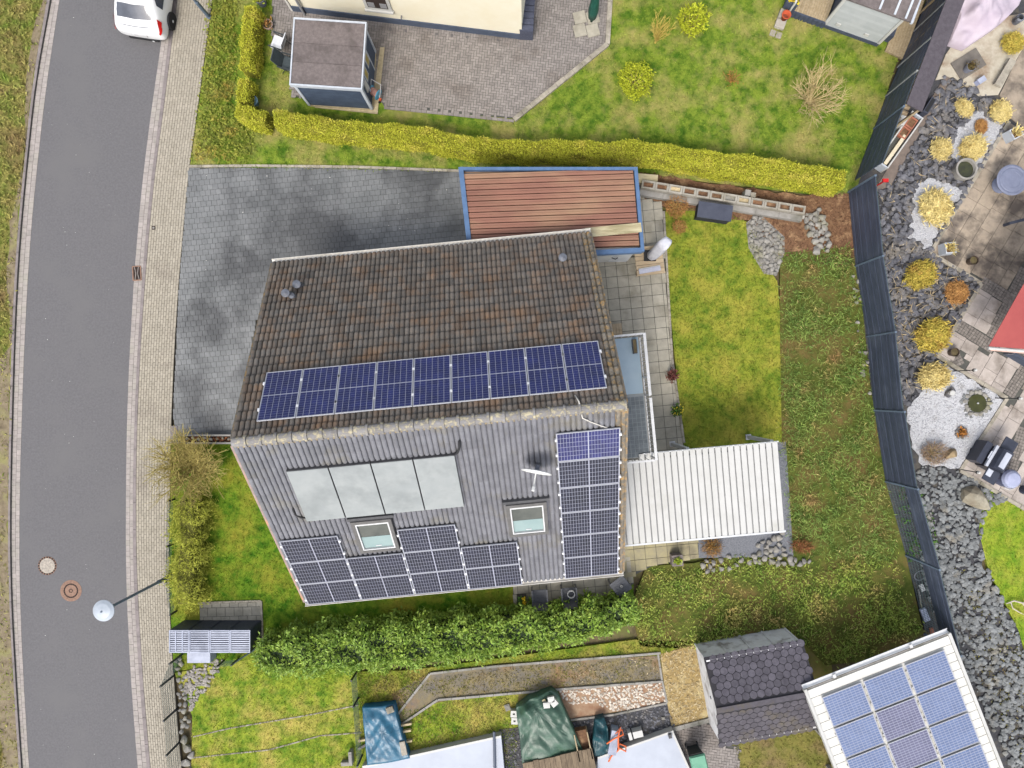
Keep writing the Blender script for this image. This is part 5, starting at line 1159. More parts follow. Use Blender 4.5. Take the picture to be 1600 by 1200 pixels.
link('leaves', leafmesh(np.c_[rng.uniform(-.13, .13, (150, 2)), rng.uniform(.28, .33, 150)], .08, .6, (.1, .8)), m_leaf, t, 'stuff')
for dx, dy in ((.09, .08), (.09, -.08)): P = rng.normal(0, .03, (40, 3)) + [dx, dy, .36]; link('flower', leafmesh(P, .05, .9, (0, .6)), mat('yellow_bloom', C(250, 214, 40), rnd=.1, bump=0), t, 'stuff')
# driveway end wall with leaf filled trough
a, b = Vector(W(283, 685)), Vector(W(368, 685)); t = thing('trough_wall', 'low stone trough wall filled with brown leaves at the driveway end', 'wall', (a.x, a.y, 0), 0)
L_ = (b - a).length; MB().box(0, L_, -.19, -.12, -.05, .3).box(0, L_, .10, .16, -.05, .3).build('wall', m_conc, t); MB().box(0, L_, -.12, .10, -.05, .2).build('soil', m_hole, t)
for k in range(9): stone(t, m_stone, .12 + k * .22, random.uniform(-.05, .05), .24, random.uniform(.06, .1), random.uniform(.05, .08), .06)
link('dry_leaves', leafmesh(np.c_[rng.uniform(.05, L_, 260), rng.uniform(-.11, .1, 260), rng.uniform(.2, .26, 260)], .08, .7, (0, .6)), mat('dry_leaf', C(146, 92, 56), C(112, 68, 42), s=9, rnd=.3), t, 'stuff')
x, y = W(272, 678); tag(MB().box(-.14, .13, -.34, .3, -.12, .012).build('drive_kerb_slab', m_kerb), 'smooth grey slab at the foot of the driveway end', 'slab').location = (x, y, 0)
# ------------------------------------------------------------ eastern garden
def seg_frame(a, b): a, b = Vector(a), Vector(b); d = b - a; return a, math.atan2(d.y, d.x), d.length
# long narrow felt roof behind the fence
a, ang, L_ = seg_frame(W(1427, 169, 2.05), W(1489, 6, 2.05)); L_ += 3.2
t = thing('wood_store', 'long narrow log store with dark felt roof behind the fence', 'log store', (a.x, a.y, 0), ang)
MB().add([(0, -.33, 2.0), (L_, -.33, 2.0), (L_, .31, 2.12), (0, .31, 2.12), (0, -.33, 2.05), (L_, -.33, 2.05), (L_, .31, 2.17), (0, .31, 2.17)], [(3, 2, 1, 0), (4, 5, 6, 7), (0, 1, 5, 4), (1, 2, 6, 5), (2, 3, 7, 6), (3, 0, 4, 7)]).build('roof', mat('felt_dark', C(98, 92, 98), C(84, 78, 84), s=8, rough=.95, bump=.6), t)
for x in (.1, 1.6, 3.1, 4.6, 6.1):
    for y in (-.25, .24): MB().box(x - .04, x + .04, y - .04, y + .04, -.05, 2.03).build('post', m_deck, t)
m_log = mat('log', C(168, 150, 124), C(128, 108, 84), s=7, rnd=.2)
for i in range(30):
    for j in range(3): MB().tube([(.25 + i * .2, -.2, .15 + j * .5 + random.uniform(-.03, .03)), (.25 + i * .2, .22, .15 + j * .5)], random.uniform(.075, .1), 7).build('log', m_log, t)
a, ang, L_ = seg_frame(W(1397, 168), W(1412, 118)); t = thing('stone_stack', 'row of grey stacked paving stones beside the log store', 'stones', (a.x, a.y, 0), ang)
for k in range(9): MB().cbox((k * L_ / 9 + .06, random.uniform(-.02, .02), .5), (.12, .22, 1.0), random.uniform(-.1, .1)).build('block', m_stone, t)
# white trough with boards
a, ang, L_ = seg_frame(W(1377, 253, .5), W(1430, 178, .5)); t = thing('long_trough', 'long white rimmed raised bed with cream boards and terracotta boxes', 'raised bed', (a.x, a.y, 0), ang)
MB().box(0, L_, -.30, .12, -.05, .34).build('soil', m_jdark, t)
for y in (-.32, .12): MB().box(-.05, L_ + .05, y - .025, y + .025, -.05, .50).build('side_board', m_white, t)
for x in (-.03, L_ + .03): MB().box(x - .025, x + .025, -.295, .095, -.05, .49).build('end_board', m_trim, t)
MB().box(.05, L_ * .62, -.23, -.10, .34, .46).build('cream_board', mat('cream_board', C(236, 224, 196), C(220, 206, 176), s=4), t)
m_tbox = mat('terracotta_box', C(184, 120, 96), C(166, 104, 82), s=6)
for x0 in (L_ * .55, L_ * .76):
    q = MB().box(x0, x0 + .05, -.24, .08, .34, .47).box(x0 + .36, x0 + .41, -.24, .08, .34, .47).box(x0 + .05, x0 + .36, -.24, -.2, .34, .47).box(x0 + .05, x0 + .36, .04, .08, .34, .47).build('window_box', m_tbox, t); MB().box(x0 + .05, x0 + .36, -.2, .04, .34, .42).build('soil', m_mulch, q)
x, y = W(1404, 186, .6); t = thing('foam_box', 'white boxes stacked at the end of the raised bed', 'box', (x, y, 0), R(-28)); MB().box(-.22, .28, -.14, .2, 0, .62).build('box', m_white, t); MB().box(-.1, .22, .2, .42, 0, .56).build('stone_box', m_edge, t); MB().box(-.26, -.2, -.16, .22, .0, .5).build('lid', m_trim, t)
x, y = W(1452, 165, .3); t = thing('watering_trough', 'dark plastic tub lying at the end of the log store', 'tub', (x, y, 0), R(58)); MB().box(-.32, .3, -.1, .1, 0, .36).build('tub', m_boxd, t); MB().box(-.28, .26, -.07, .07, .36, .37).build('opening', m_black, t)
# lilac tarpaulin over furniture
def tarp(name, lab, pts, m, n=26, noise=.04, cat='tarpaulin', seed=1, ground=0.):
    """pts: control points (px,py,z); surface = inverse-distance blend inside their hull outline (first k given by order)"""
    out, inn = pts; r_ = np.random.default_rng(seed)
    O = [W3(*p) for p in out]; cx = sum((p.x for p in O)) / len(O); cy = sum((p.y for p in O)) / len(O)
    t = thing(name, lab, cat, (cx, cy, 0)); ctrl = [W3(*p) for p in out + inn]
    m_rings = 16; ring = []
    per = []
    for i in range(len(O)):
        a, b = O[i], O[(i + 1) % len(O)]; k = max(2, int((b - a).length / .1))
        per += [a + (b - a) * (j / k) for j in range(k)]
    c0 = W3(*inn[0]) if inn else Vector((cx, cy, O[0].z))
    V = []; 
    for q in range(m_rings):
        f = q / m_rings
        for p in per:
            x, y = p.x + (c0.x - p.x) * f, p.y + (c0.y - p.y) * f; z = 0; sw_ = 0
            for c in ctrl:
                w_ = 1 / ((c.x - x) ** 2 + (c.y - y) ** 2 + .004) ** 1.3; z += c.z * w_; sw_ += w_
            z = z / sw_ + (noise * .55 * (math.sin(x * 7.1 + y * 3.3 + seed + 1.7 * math.sin(y * 4.1 + seed)) + .7 * math.sin(y * 9.7 - x * 6.3 + 2 * math.sin(x * 5 + seed)) + .4 * math.sin(x * 19 + y * 13)) * min(1, q / 3) + r_.normal() * noise * .12 if 0 < q else 0)
            V.append((x - cx, y - cy, z))
    n_ = len(per); fs = []
    for q in range(m_rings - 1):
        for i in range(n_): fs.append((q * n_ + i, q * n_ + (i + 1) % n_, (q + 1) * n_ + (i + 1) % n_, (q + 1) * n_ + i))
    V.append((c0.x - cx, c0.y - cy, c0.z)); fs += [((m_rings - 1) * n_ + i, (m_rings - 1) * n_ + (i + 1) % n_, len(V) - 1) for i in range(n_)]
    # skirt to the ground
    s0 = len(V); V += [(p.x - cx, p.y - cy, ground) for p in per]; fs += [(s0 + i, s0 + (i + 1) % n_, (i + 1) % n_, i) for i in range(n_)]
    MB().add(V, fs).build('sheet', m, t, smooth=True); return t
m_lilac = mat('lilac_cover', C(222, 208, 220, 0.82), C(210, 194, 208, 0.82), s=1.5, rough=.6, bump=.25, bs=6)
t = tarp('furniture_cover', 'lilac fabric cover draped over garden furniture', ([(1482, -14, .9), (1502, 20, .8), (1486, 64, .35), (1510, 74, .3), (1560, 40, .45), (1592, 8, .5), (1640, -90, .9), (1560, -110, 1.0)], [(1545, -10, 1.25), (1530, 12, 1.15), (1563, 26, .9), (1512, 50, .6)]), m_lilac, noise=.05, cat='cover', seed=3)
x, y = W(1515, 88); t = thing('cover_slab', 'dark slab lying below the lilac cover', 'slab', (x, y, 0), R(-58)); MB().box(-.15, .6, -.75, .35, -.03, .03).build('slab', mat('dark_slab', C(128, 122, 114), C(108, 102, 96), s=3), t)
pot(1509, 110, .17, .35, m_greyp, 'grey pot with brown heather beside the concrete path', pl_m=mat('brown_heather', C(120, 106, 60), C(98, 80, 50), s=9, rnd=.3), pn=240, ps=.07)
x, y = W(1531, 127, .1); t = thing('wall_box', 'small lilac grey box on the path edge', 'box', (x, y, 0), R(33)); MB().box(-.14, .14, -.09, .09, -.03, .22).build('box', mat('lilac_box', C(176, 182, 212), bump=0), t); MB().box(-.15, .15, -.1, .1, .22, .24).build('lid', m_binl, t)
x, y = W(1567, 116, .1); t = thing('stone_bench', 'pale narrow stone slab bench at the patio edge', 'bench', (x, y, 0), pa); MB().box(-.55, .55, -.13, .13, .16, .26).build('seat', m_edge, t); MB().box(-.45, -.3, -.1, .1, -.03, .16).build('leg', m_edge, t); MB().box(.3, .45, -.1, .1, -.03, .16).build('leg', m_edge, t)
x, y = W(1586, 34); t = thing('watering_can', 'grey watering can with dark looped handle', 'watering can', (x, y, 0), R(20)); MB().lathe([(.13, 0), (.15, .3), (.1, .34), (.09, .34), (.12, .05)], 16).build('can', m_pipe, t); MB().tube([(-.12, 0, .1), (-.26, 0, .3), (-.2, 0, .45), (0, 0, .4)], .02, 6).build('handle', m_black, t); MB().tube([(.12, 0, .15), (.38, 0, .4)], .025, 6).build('spout', m_pipe, t)
# tubs and pots
x, y = W(1502, 268); t = thing('water_tub', 'round concrete tub of dark water among the lava stones', 'tub', (x, y, 0)); MB().lathe([(.36, -.03), (.40, .34), (.33, .34), (.30, .2), (.30, .02)], 28).build('tub', m_conc, t); MB().lathe([(.305, .18), (.305, .22), (.001, .22)], 24).build('water', mat('dark_water', C(58, 60, 48), C(74, 76, 50), s=5, rough=.1, bump=.05), t)
x, y = W(1526, 630); t = thing('pond_basin', 'small round pond of dark green water ringed with grey stones', 'pond', (x, y, 0)); MB().lathe([(.34, -.05), (.34, .05), (.001, .05)], 28).build('water', mat('green_water', C(62, 64, 34), C(74, 76, 40), s=5, rough=.1, bump=.05), t)
for k in range(15): a = 2 * PI * k / 15 + random.uniform(-.1, .1); q = random.uniform(.40, .45); stone(t, m_stone, q * math.cos(a), q * math.sin(a), .03, random.uniform(.09, .14), random.uniform(.08, .12), .08)
for k in range(16): a = random.uniform(0, 6.28); q = random.uniform(.5, .6); stone(t, m_pebl, q * math.cos(a), q * math.sin(a), .01, random.uniform(.06, .1), .065, .05)
MB().lathe([(.03, .04), (.03, .1), (.001, .11)], 10).build('fountain_head', m_alu, t)
x, y = W(1501, 676); t = thing('fire_bowl', 'small stone ringed bed of orange brown leaves in white gravel', 'plant ring', (x, y, 0))
for k in range(9): a = 2 * PI * k / 9; stone(t, m_lava, .18 * math.cos(a), .18 * math.sin(a), .03, .09, .07, .06)
link('leaves', leafmesh(np.c_[rng.normal(0, .07, (120, 2)), rng.uniform(.04, .14, 120)], .1, .5, (.1, 1)), mat('orange_leaf', C(206, 140, 60), C(150, 96, 50), s=12, rnd=.3), t, 'stuff')
pot(1514, 409, .17, .32, m_brp, 'dark brown round pot on the weathered patio slabs', z=.012); pot(1485, 551, .17, .3, m_brp, 'dark brown round pot on the cobbled patio corner', z=.012)
def cube_pot(px, py, rz, lab):
    x, y = W(px, py); t = thing('white_planter', lab, 'planter', (x, y, .012), rz); mb = MB()
    for a in ((-.2, .2, -.2, -.16), (-.2, .2, .16, .2), (-.2, -.16, -.16, .16), (.16, .2, -.16, .16)): mb.box(*a, 0, .46)
    mb.build('planter', m_trim, t); MB().box(-.16, .16, -.16, .16, .02, .4).build('soil', m_mulch, t)
    P = rng.normal(0, .06, (90, 3)); P[:, 2] = .4; link('grass_tuft', leafmesh(P, .25, .12, (.4, 1.4)), m_straw, t, 'stuff')
cube_pot(1474, 391, R(5), 'white cube planter with straw grass on the weathered slabs'); cube_pot(1575, 214, R(28), 'white cube planter with straw grass beside the round grey table')
x, y = W(1561, 290); t = thing('round_table', 'round grey patio table with raised rim', 'table', (x, y, .012))
m_tabg = mat('table_grey', C(132, 138, 160), C(120, 126, 148), s=4, rough=.5)
MB().lathe([(.03, .0), (.30, .02), (.30, .05), (.06, .1), (.06, .68)], 20).build('pedestal', m_tabg, t); MB().lathe([(.55, .66), (.56, .70), (.50, .72), (.45, .705), (.43, .705), (.41, .72), (.30, .73), (.29, .72), (.001, .72)], 40).build('top', m_tabg, t)
x, y = W(1597, 344, .4); t = thing('patio_rail', 'dark grey bar of a recliner resting on the patio', 'recliner', (x, y, .012), R(14)); MB().box(-.5, 1.2, -.05, .05, .36, .43).build('frame', m_boxd, t); MB().box(-.45, -.37, -.05, .05, 0, .36).build('leg', m_boxd, t); MB().box(1.0, 1.08, -.05, .05, 0, .36).build('leg', m_boxd, t)
# barbecue trolley
ba = pa; x, y = W(1540, 716); t = thing('gas_barbecue', 'black gas barbecue trolley with silver lid and side shelves', 'barbecue', (x, y, .012), ba)
m_bbq = mat('bbq_black', C(64, 68, 82), C(54, 58, 70), s=5, rough=.4, bump=0); m_inox = mat('stainless', C(206, 210, 220), C(184, 188, 200), s=3, rough=.3, bump=0)
MB().box(-.42, .42, -.26, .26, .08, .78).build('cabinet', m_bbq, t)
MB().loft([[(x_, -.27 + .54 * (1 - math.cos(q)) / 2, .80 + .30 * math.sin(q)) for q in np.linspace(0, PI, 10)] for x_ in (-.38, .38)]).build('lid', m_bbq, t)
MB().loft([[(x_, -.10 + .22 * f, 1.085 + .018 * math.sin(f * PI)) for f in np.linspace(0, 1, 5)] + [(x_, .12 - .22 * f, 1.06) for f in np.linspace(0, 1, 5)] for x_ in (-.30, .30)]).build('lid_plate', m_inox, t)
MB().box(.42, .86, -.25, .25, .78, .82).build('side_shelf', m_bbq, t); MB().box(-.90, -.42, -.25, .25, .78, .82).build('side_shelf', m_bbq, t); MB().box(-.72, -.46, .02, .22, .82, .83).build('side_burner', m_inox, t)
MB().box(-.42, .42, .27, .37, .70, .80).build('control_panel', m_inox, t); MB().box(-.15, .15, .37, .42, .74, .77).build('handle', m_inox, t)
MB().box(-.42, .42, .42, .66, .03, .66).build('open_door', m_bbq, t)
for sx in (-.38, .38):
    for sy in (-.22, .22): MB().lathe([(.05, -.02), (.05, .02)], 10, M=Matrix.Translation((sx, sy, .05)) @ Matrix.Rotation(PI / 2, 4, 'Y')).build('wheel', m_black, t)
x, y = W(1560, 745); t = thing('kettle_barrel', 'round blue grey barrel grill with pale lid', 'grill', (x, y, .012)); MB().lathe([(.28, .02), (.33, .3), (.33, .62), (.35, .64), (.35, .67)], 28).build('barrel', mat('barrel_blue', C(96, 102, 130), C(84, 90, 116), s=4, rough=.4), t)
MB().lathe([(.34, .67), (.30, .78), (.23, .84), (.001, .86)], 28).build('lid', mat('barrel_lid', C(176, 180, 206), C(160, 166, 192), s=4, rough=.4), t)
MB().tube([(-.2, -.33, .6), (0, -.40, .6), (.2, -.33, .6)], .016, 6).build('handle', m_alu, t)
x, y = W(1598, 765); t = thing('gas_bottle', 'dark blue gas bottle beside the barrel grill', 'gas bottle', (x, y, .012)); MB().lathe([(.16, 0), (.17, .4), (.06, .5), (.03, .56)], 18).build('bottle', mat('bottle_blue', C(40, 54, 78), rough=.4, bump=0), t); MB().cbox((.0, .0, .58), (.1, .06, .05)).build('valve', m_pot, t)
x, y = W(1521, 780); t = thing('boulder', 'large pale angular boulder among the grey pebbles', 'boulder', (x, y, 0), R(-40)); o = stone(t, mat('boulder_stone', C(186, 178, 158), C(160, 152, 132), C(142, 130, 110), s=3, s3=1.2, bump=.6, bs=8), 0, 0, .18, .62, .40, .46, 'rock'); o.rotation_euler = (0, 0, 0)
x, y = W(1484, 708); t = thing('boulder', 'rounded brown stone beside the dry tuft at the gravel edge', 'boulder', (x, y, 0), R(-10)); o = stone(t, mat('boulder_brown', C(176, 154, 118), C(150, 130, 98), s=4, bump=.6, bs=8), 0, 0, .06, .36, .22, .22, 'rock')
x, y = W(1482, 614); t = thing('stone_lantern', 'dark stone with white lamp disc beside the grass clump', 'garden light', (x, y, 0)); stone(t, m_lava, 0, 0, .04, .24, .17, .14); stone(t, m_lava, .12, .1, .05, .15, .13, .12); MB().lathe([(.09, .1), (.1, .26), (.09, .27), (.001, .275)], 16).build('lamp', m_white, t)
def solar_spike(px, py, lab):
    x, y = W(px, py); t = thing('solar_light', lab, 'garden light', (x, y, 0), 0, 'solar stake lights'); MB().tube([(0, 0, -.03), (0, 0, 1.25)], .016, 6).build('stake', m_black, t); MB().lathe([(.03, 1.2), (.06, 1.26), (.06, 1.34)], 12).build('head', m_black, t); MB().lathe([(.055, 1.34), (.04, 1.42), (.001, 1.43)], 12).build('globe', m_white, t)
solar_spike(1488, 580, 'solar stake light beside the straw clump on the patio kerb'); solar_spike(1555, 622, 'solar stake light beside the small round pond'); solar_spike(1493, 732, 'solar stake light in the corner beside the barbecue')
# small things at the foot of the fence
x, y = W(1433, 897, .1); t = thing('hoop', 'pale ring leaning at the foot of the fence', 'ring', (x, y, 0)); MB().tube([(.2 * math.cos(q), .2 * math.sin(q), .3 + .1 * math.sin(q)) for q in np.linspace(0, 2 * PI, 25)], .018, 6).build('ring', m_pipe, t); MB().tube([(0, -.2, .2), (0, -.2, -.03)], .015, 6).build('stake', m_pipe, t)
for px, py, s_, lab, m_ in ((1440, 918, (.16, .28, .06), 'white broken board piece at the fence foot', m_white), (1437, 935, (.05, .7, .05), 'long grey lath lying at the fence foot', m_stone), (1444, 960, (.22, .5, .1), 'blue grey plastic panel lying at the fence foot', m_binl), (1455, 985, (.14, .2, .08), 'pink brick piece beside the carport gutter', m_tbox)):
    x, y = W(px, py); o = MB().cbox((0, 0, s_[2] / 2), s_, R(random.uniform(10, 30)), R(5)).box(-s_[0] * .3, s_[0] * .3, -s_[1] * .3, s_[1] * .2, s_[2], s_[2] + .012).build('scrap_piece', m_); o.location = (x, y, -.01); tag(o, lab, 'scrap')
# ------------------------------------------------------------ lower garden
m_blue_t = mat('blue_tarp', C(30, 104, 134), C(22, 82, 110), s=3, rough=.4, bump=.5, bs=10, spec=.5)
tarp('blue_tarpaulin', 'creased blue tarpaulin over a timber stack', ([(566, 1105, .34), (616, 1100, .36), (622, 1130, .4), (632, 1160, .4), (640, 1185, .38), (574, 1196, .36), (570, 1150, .4)], [(598, 1145, .55), (588, 1125, .5), (610, 1165, .52), (580, 1175, .42)]), m_blue_t, noise=.05, seed=5)
a = Vector(W(600, 1150)); 
for k, (px, py, l) in enumerate(((632, 1134, .5), (634, 1144, .35), (637, 1160, .3), (566, 1158, .3))):
    x, y = W(px, py, .2); t = thing('timber_lath', 'pale lath end poking out from under the blue tarpaulin', 'lath', (x, y, .0), R(10), 'laths under the blue tarpaulin'); MB().box(-l / 2, l / 2, -.035, .035, .0, .16).build('lath', m_chip, t); MB().box(-l / 2, -l / 2 + .06, -.06, .06, 0, .165).build('cleat', m_chip, t)
for px, py, rz, sz, lab in ((609, 1110, -70, (.22, .26, .07), 'pale stone weighing down the top of the blue tarpaulin'), (630, 1170, 12, (.2, .5, .07), 'grey slab weighing down the side of the blue tarpaulin')):
    x, y = W(px, py, .5); o = MB().cbox((0, 0, 0), sz, R(rz)).cbox((0, 0, sz[2] / 2), (sz[0] * .8, sz[1] * .8, .012), R(rz)).build('weight_stone', m_edge); o.location = (x, y, .46); tag(o, lab, 'stone')
m_green_t = mat('green_tarp', C(62, 96, 76), C(48, 78, 62), s=3, rough=.45, bump=.5, bs=9, spec=.5)
tarp('green_tarpaulin', 'dark green tarpaulin tied over a heap', ([(806, 1106, .35), (828, 1092, .5), (862, 1078, .4), (872, 1085, .35), (912, 1175, .4), (880, 1186, .4), (816, 1194, .4), (812, 1150, .4)], [(838, 1110, .75), (825, 1115, .8), (850, 1135, .72), (870, 1150, .62), (835, 1165, .6)]), m_green_t, noise=.06, seed=9)
for px, py, rz, lab in ((854, 1101, 5, 'white brick on the green tarpaulin nearest its fold'), (861, 1092, 10, 'white brick on the green tarpaulin near its tip'), (866, 1098, 40, 'tilted white brick on the green tarpaulin')):
    x, y = W(px, py, .6); o = MB().cbox((0, 0, 0), (.24, .2, .12), R(rz)).cbox((0, 0, .06), (.16, .12, .012), R(rz)).build('white_brick', m_white); o.location = (x, y, .62); tag(o, lab, 'brick', 'white bricks')
for px, py, lab in ((803, 1115, 'white hollow block beside the green tarpaulin, upper one'), (804, 1126, 'white hollow block beside the green tarpaulin, next to the roof')):
    x, y = W(px, py, .2); t = thing('hollow_block', lab, 'block', (x, y, 0), R(-3)); mb = MB()
    for bx in ((-.12, .12, -.12, -.03), (-.12, .12, .03, .12), (-.12, -.04, -.03, .03), (.04, .12, -.03, .03)): mb.box(*bx, 0, .25)
    mb.build('block', m_white, t); MB().box(-.04, .04, -.03, .03, 0, .1).build('hole', m_black, t)
x, y = W(842, 1100, .55); t = thing('weathered_plank', 'weathered plank laid across the green tarpaulin', 'board', (x, y, .5), R(27)); MB().box(-.3, .28, -.08, .08, 0, .09).build('plank', MATS['weathered_board'], t); MB().box(-.28, .26, -.03, .03, .09, .097).build('grain_strip', m_edge, t)
x, y = W(875, 1190, .5); t = thing('plank_roof', 'weathered grey brown plank lean to beside the green tarpaulin', 'lean to', (x, y, 0), R(12)); m_wplank = mat('rotten_plank', C(146, 128, 104), C(112, 96, 78), s=5, rnd=.2, stretch=(3, .5, 1))
for k in range(13): MB().box(-1.35 + k * .2, -1.35 + k * .2 + .19, -.9, .25 + random.uniform(-.02, .02), .5, .55).build('plank', m_wplank, t)
for x0 in (-1.2, 1.1): MB().box(x0, x0 + .1, -.6, -.5, -.05, .5).build('post', m_wplank, t)
x, y = W(910, 1158, .2); t = thing('open_crate', 'open timber compost frame holding brown leaves', 'crate', (x, y, 0), R(12)); 
for a_ in ((-.26, -.22, -.55, .45), (.22, .26, -.55, .45)): MB().box(*a_, 0, .55).build('side', m_deck, t)
MB().box(-.22, .22, -.55, .45, -.02, .3).build('contents', m_mulch, t)
m_bag = mat('teal_bag', C(36, 84, 92), C(26, 62, 70), s=6, rough=.4, bump=.6, bs=8)
tarp('teal_sack', 'dark teal plastic sack slumped beside the compost frame', ([(930, 1122, .25), (944, 1120, .3), (950, 1140, .35), (952, 1180, .3), (928, 1182, .3), (926, 1160, .35)], [(940, 1150, .6), (938, 1130, .5)]), m_bag, noise=.06, cat='sack', seed=13)
x, y = W(957, 1155, .3); t = thing('plastic_tub', 'translucent grey plastic tub beside the teal sack', 'tub', (x, y, 0), R(-10)); MB().box(-.1, .16, -.45, .4, 0, .5).build('tub', mat('tub_grey', C(172, 182, 196), C(156, 168, 184), s=4, rough=.4), t); MB().box(-.12, .18, -.47, .42, .5, .53).build('rim', m_binl, t)
pts = [W3(px, py, z) for px, py, z in ((948, 1162, .58), (960, 1154, .62), (974, 1148, .64), (972, 1140, .6), (962, 1146, .6), (970, 1136, .62), (966, 1150, .64), (966, 1168, .6), (978, 1174, .5), (978, 1166, .45), (968, 1162, .5), (966, 1172, .5), (955, 1182, .45), (951, 1190, .42))]
tag(MB().tube(pts, .03, 7).build('orange_hose', mat('orange', C(236, 116, 60), C(224, 104, 50), s=5, rough=.5, bump=0), smooth=True), 'tangled orange hose lying on the tub and white roof', 'hose')
for px, py, s_, lab in ((984, 1148, (.12, .28, .2), 'narrow white board leaning at the garage roof edge'), (996, 1145, (.36, .24, .14), 'white foam block at the garage roof edge')):
    x, y = W(px, py, .2); o = MB().cbox((0, 0, .17), (s_[0], s_[1], .34), R(14)).cbox((s_[0] * .2, -.12, .1), (s_[0] * .4, .1, .2), R(14)).build('white_block', m_white); o.location = (x, y, 0); tag(o, lab, 'block')
def wheelie(px, py, rz, mb_, ml, lab):
    x, y = W(px, py); t = thing('wheelie_bin', lab, 'bin', (x, y, 0), rz, 'wheelie bins on the forecourt')
    MB().loft([[(-.2, -.24, .08), (.2, -.24, .08), (.2, .22, .08), (-.2, .22, .08)], [(-.27, -.3, 1.0), (.27, -.3, 1.0), (.27, .3, 1.0), (-.27, .3, 1.0)]]).build('body', mb_, t); q = MB().loft([[(-.29, -.32, 1.0), (.29, -.32, 1.0), (.29, .34, 1.0), (-.29, .34, 1.0)], [(-.25, -.26, 1.07), (.25, -.26, 1.07), (.25, .3, 1.07), (-.25, .3, 1.07)]]).build('lid', ml, t)
    MB().tube([(-.22, .38, .98), (.22, .38, .98)], .018, 6).build('handle', m_black, t)
    for sx in (-.22, .22): MB().lathe([(.09, -.025), (.09, .025)], 12, M=Matrix.Translation((sx, .24, .09)) @ Matrix.Rotation(PI / 2, 4, 'Y')).build('wheel', m_black, t)
m_gbin = mat('bin_green', C(112, 172, 142), C(96, 156, 128), s=4, rough=.45)
wheelie(1082, 1172, R(14), mat('bin_body', C(44, 50, 52), rough=.5, bump=0), m_gbin, 'black wheelie bin with pale green lid on the forecourt'); 
# loose weights and slabs
for px, py, rz, sz, lab in ((550, 1180, 4, (.12, .5, .3), 'upright grey concrete post stump on the lower lawn'), (543, 1190, 4, (.4, .14, .2), 'grey concrete block lying beside the post stump'), (793, 1105, 20, (.2, .24, .06), 'pale tile leaning beside the hollow blocks'), (1036, 1122, 5, (.12, .1, .06), 'small grey stone on the dark gravel')):
    x, y = W(px, py); o = MB().cbox((0, 0, sz[2] / 2 - .02), sz, R(rz)).cbox((0, 0, sz[2] - .018), (sz[0] * .7, sz[1] * .7, .02), R(rz)).build('concrete_piece', m_conc); o.location = (x, y, 0); tag(o, lab, 'concrete')
# stone steps at the lower left
x, y = W(290, 1160); t = thing('rock_steps', 'rough stone blocks stepping down beside the wire fence', 'stones', (x, y, 0))
for px, py, s_ in ((288, 1155, .2), (293, 1168, .22), (300, 1180, .2), (290, 1192, .22), (296, 1205, .2)): q = W(px, py); stone(t, m_stone, q[0] - x, q[1] - y, .03, s_, s_ * .8, .12)
# ------------------------------------------------------------ rock piles
def pile(name, lab, poly, n, s0, m, cat='rocks'):
    poly = WP(poly); P = scatter(poly, 400)[:n * 30]; c = P.mean(0); t = thing(name, lab, cat, (c[0], c[1], 0)); kept = []
    for p in P:
        if all(np.hypot(*(p - q)) > s0 * 1.45 for q in kept): kept.append(p)
        if len(kept) >= n: break
    for p in kept: s_ = s0 * random.uniform(.8, 1.25); stone(t, m, p[0] - c[0], p[1] - c[1], s_ * .3, s_ * 1.1, s_ * .9, s_ * random.uniform(.6, .9))
    return t
P = np.concatenate([scatter(WP([(1168, 350), (1185, 335), (1222, 372), (1222, 395), (1212, 428), (1195, 424), (1172, 385)]), 110), scatter(WP([(1255, 335), (1282, 325), (1290, 345), (1298, 392), (1275, 395), (1262, 360)]), 70)])
tag(rocks_np(np.c_[P, np.full(len(P), .01)], .06, 'small_stones', m_stone, .6), 'small grey stones filling the rockery heaps', 'stones')
pile('rockery', 'heap of grey field stones at the corner of the lawn', [(1168, 350), (1185, 335), (1222, 372), (1222, 395), (1212, 428), (1195, 424), (1172, 385)], 110, .105, m_stone)
pile('rockery', 'trail of grey stones beside the bark mulch below the planting wall', [(1252, 335), (1282, 325), (1290, 345), (1298, 392), (1275, 395), (1262, 360)], 42, .13, m_stone)
pile('dry_stone_edge', 'tumbled grey stones at the corner of the pergola', [(1180, 850), (1222, 830), (1226, 870), (1260, 872), (1270, 882), (1200, 884), (1172, 872)], 46, .13, m_stone)
pile('dry_stone_edge', 'stones half buried in the planted slope below the pergola', [(1085, 878), (1140, 866), (1180, 876), (1170, 888), (1100, 892)], 14, .12, m_stone)
pile('rockery', 'pale stones scattered along the foot of the fence', [(1331, 430), (1342, 440), (1362, 620), (1350, 620)], 16, .08, m_stone)
pile('rockery', 'grey stones edging the planted bed beside the bin lockers', [(276, 1030), (282, 1028), (296, 1130), (284, 1150)], 24, .10, m_stone)
KF = 1.55                                           # leaf reflectance against the shaded look of a crown
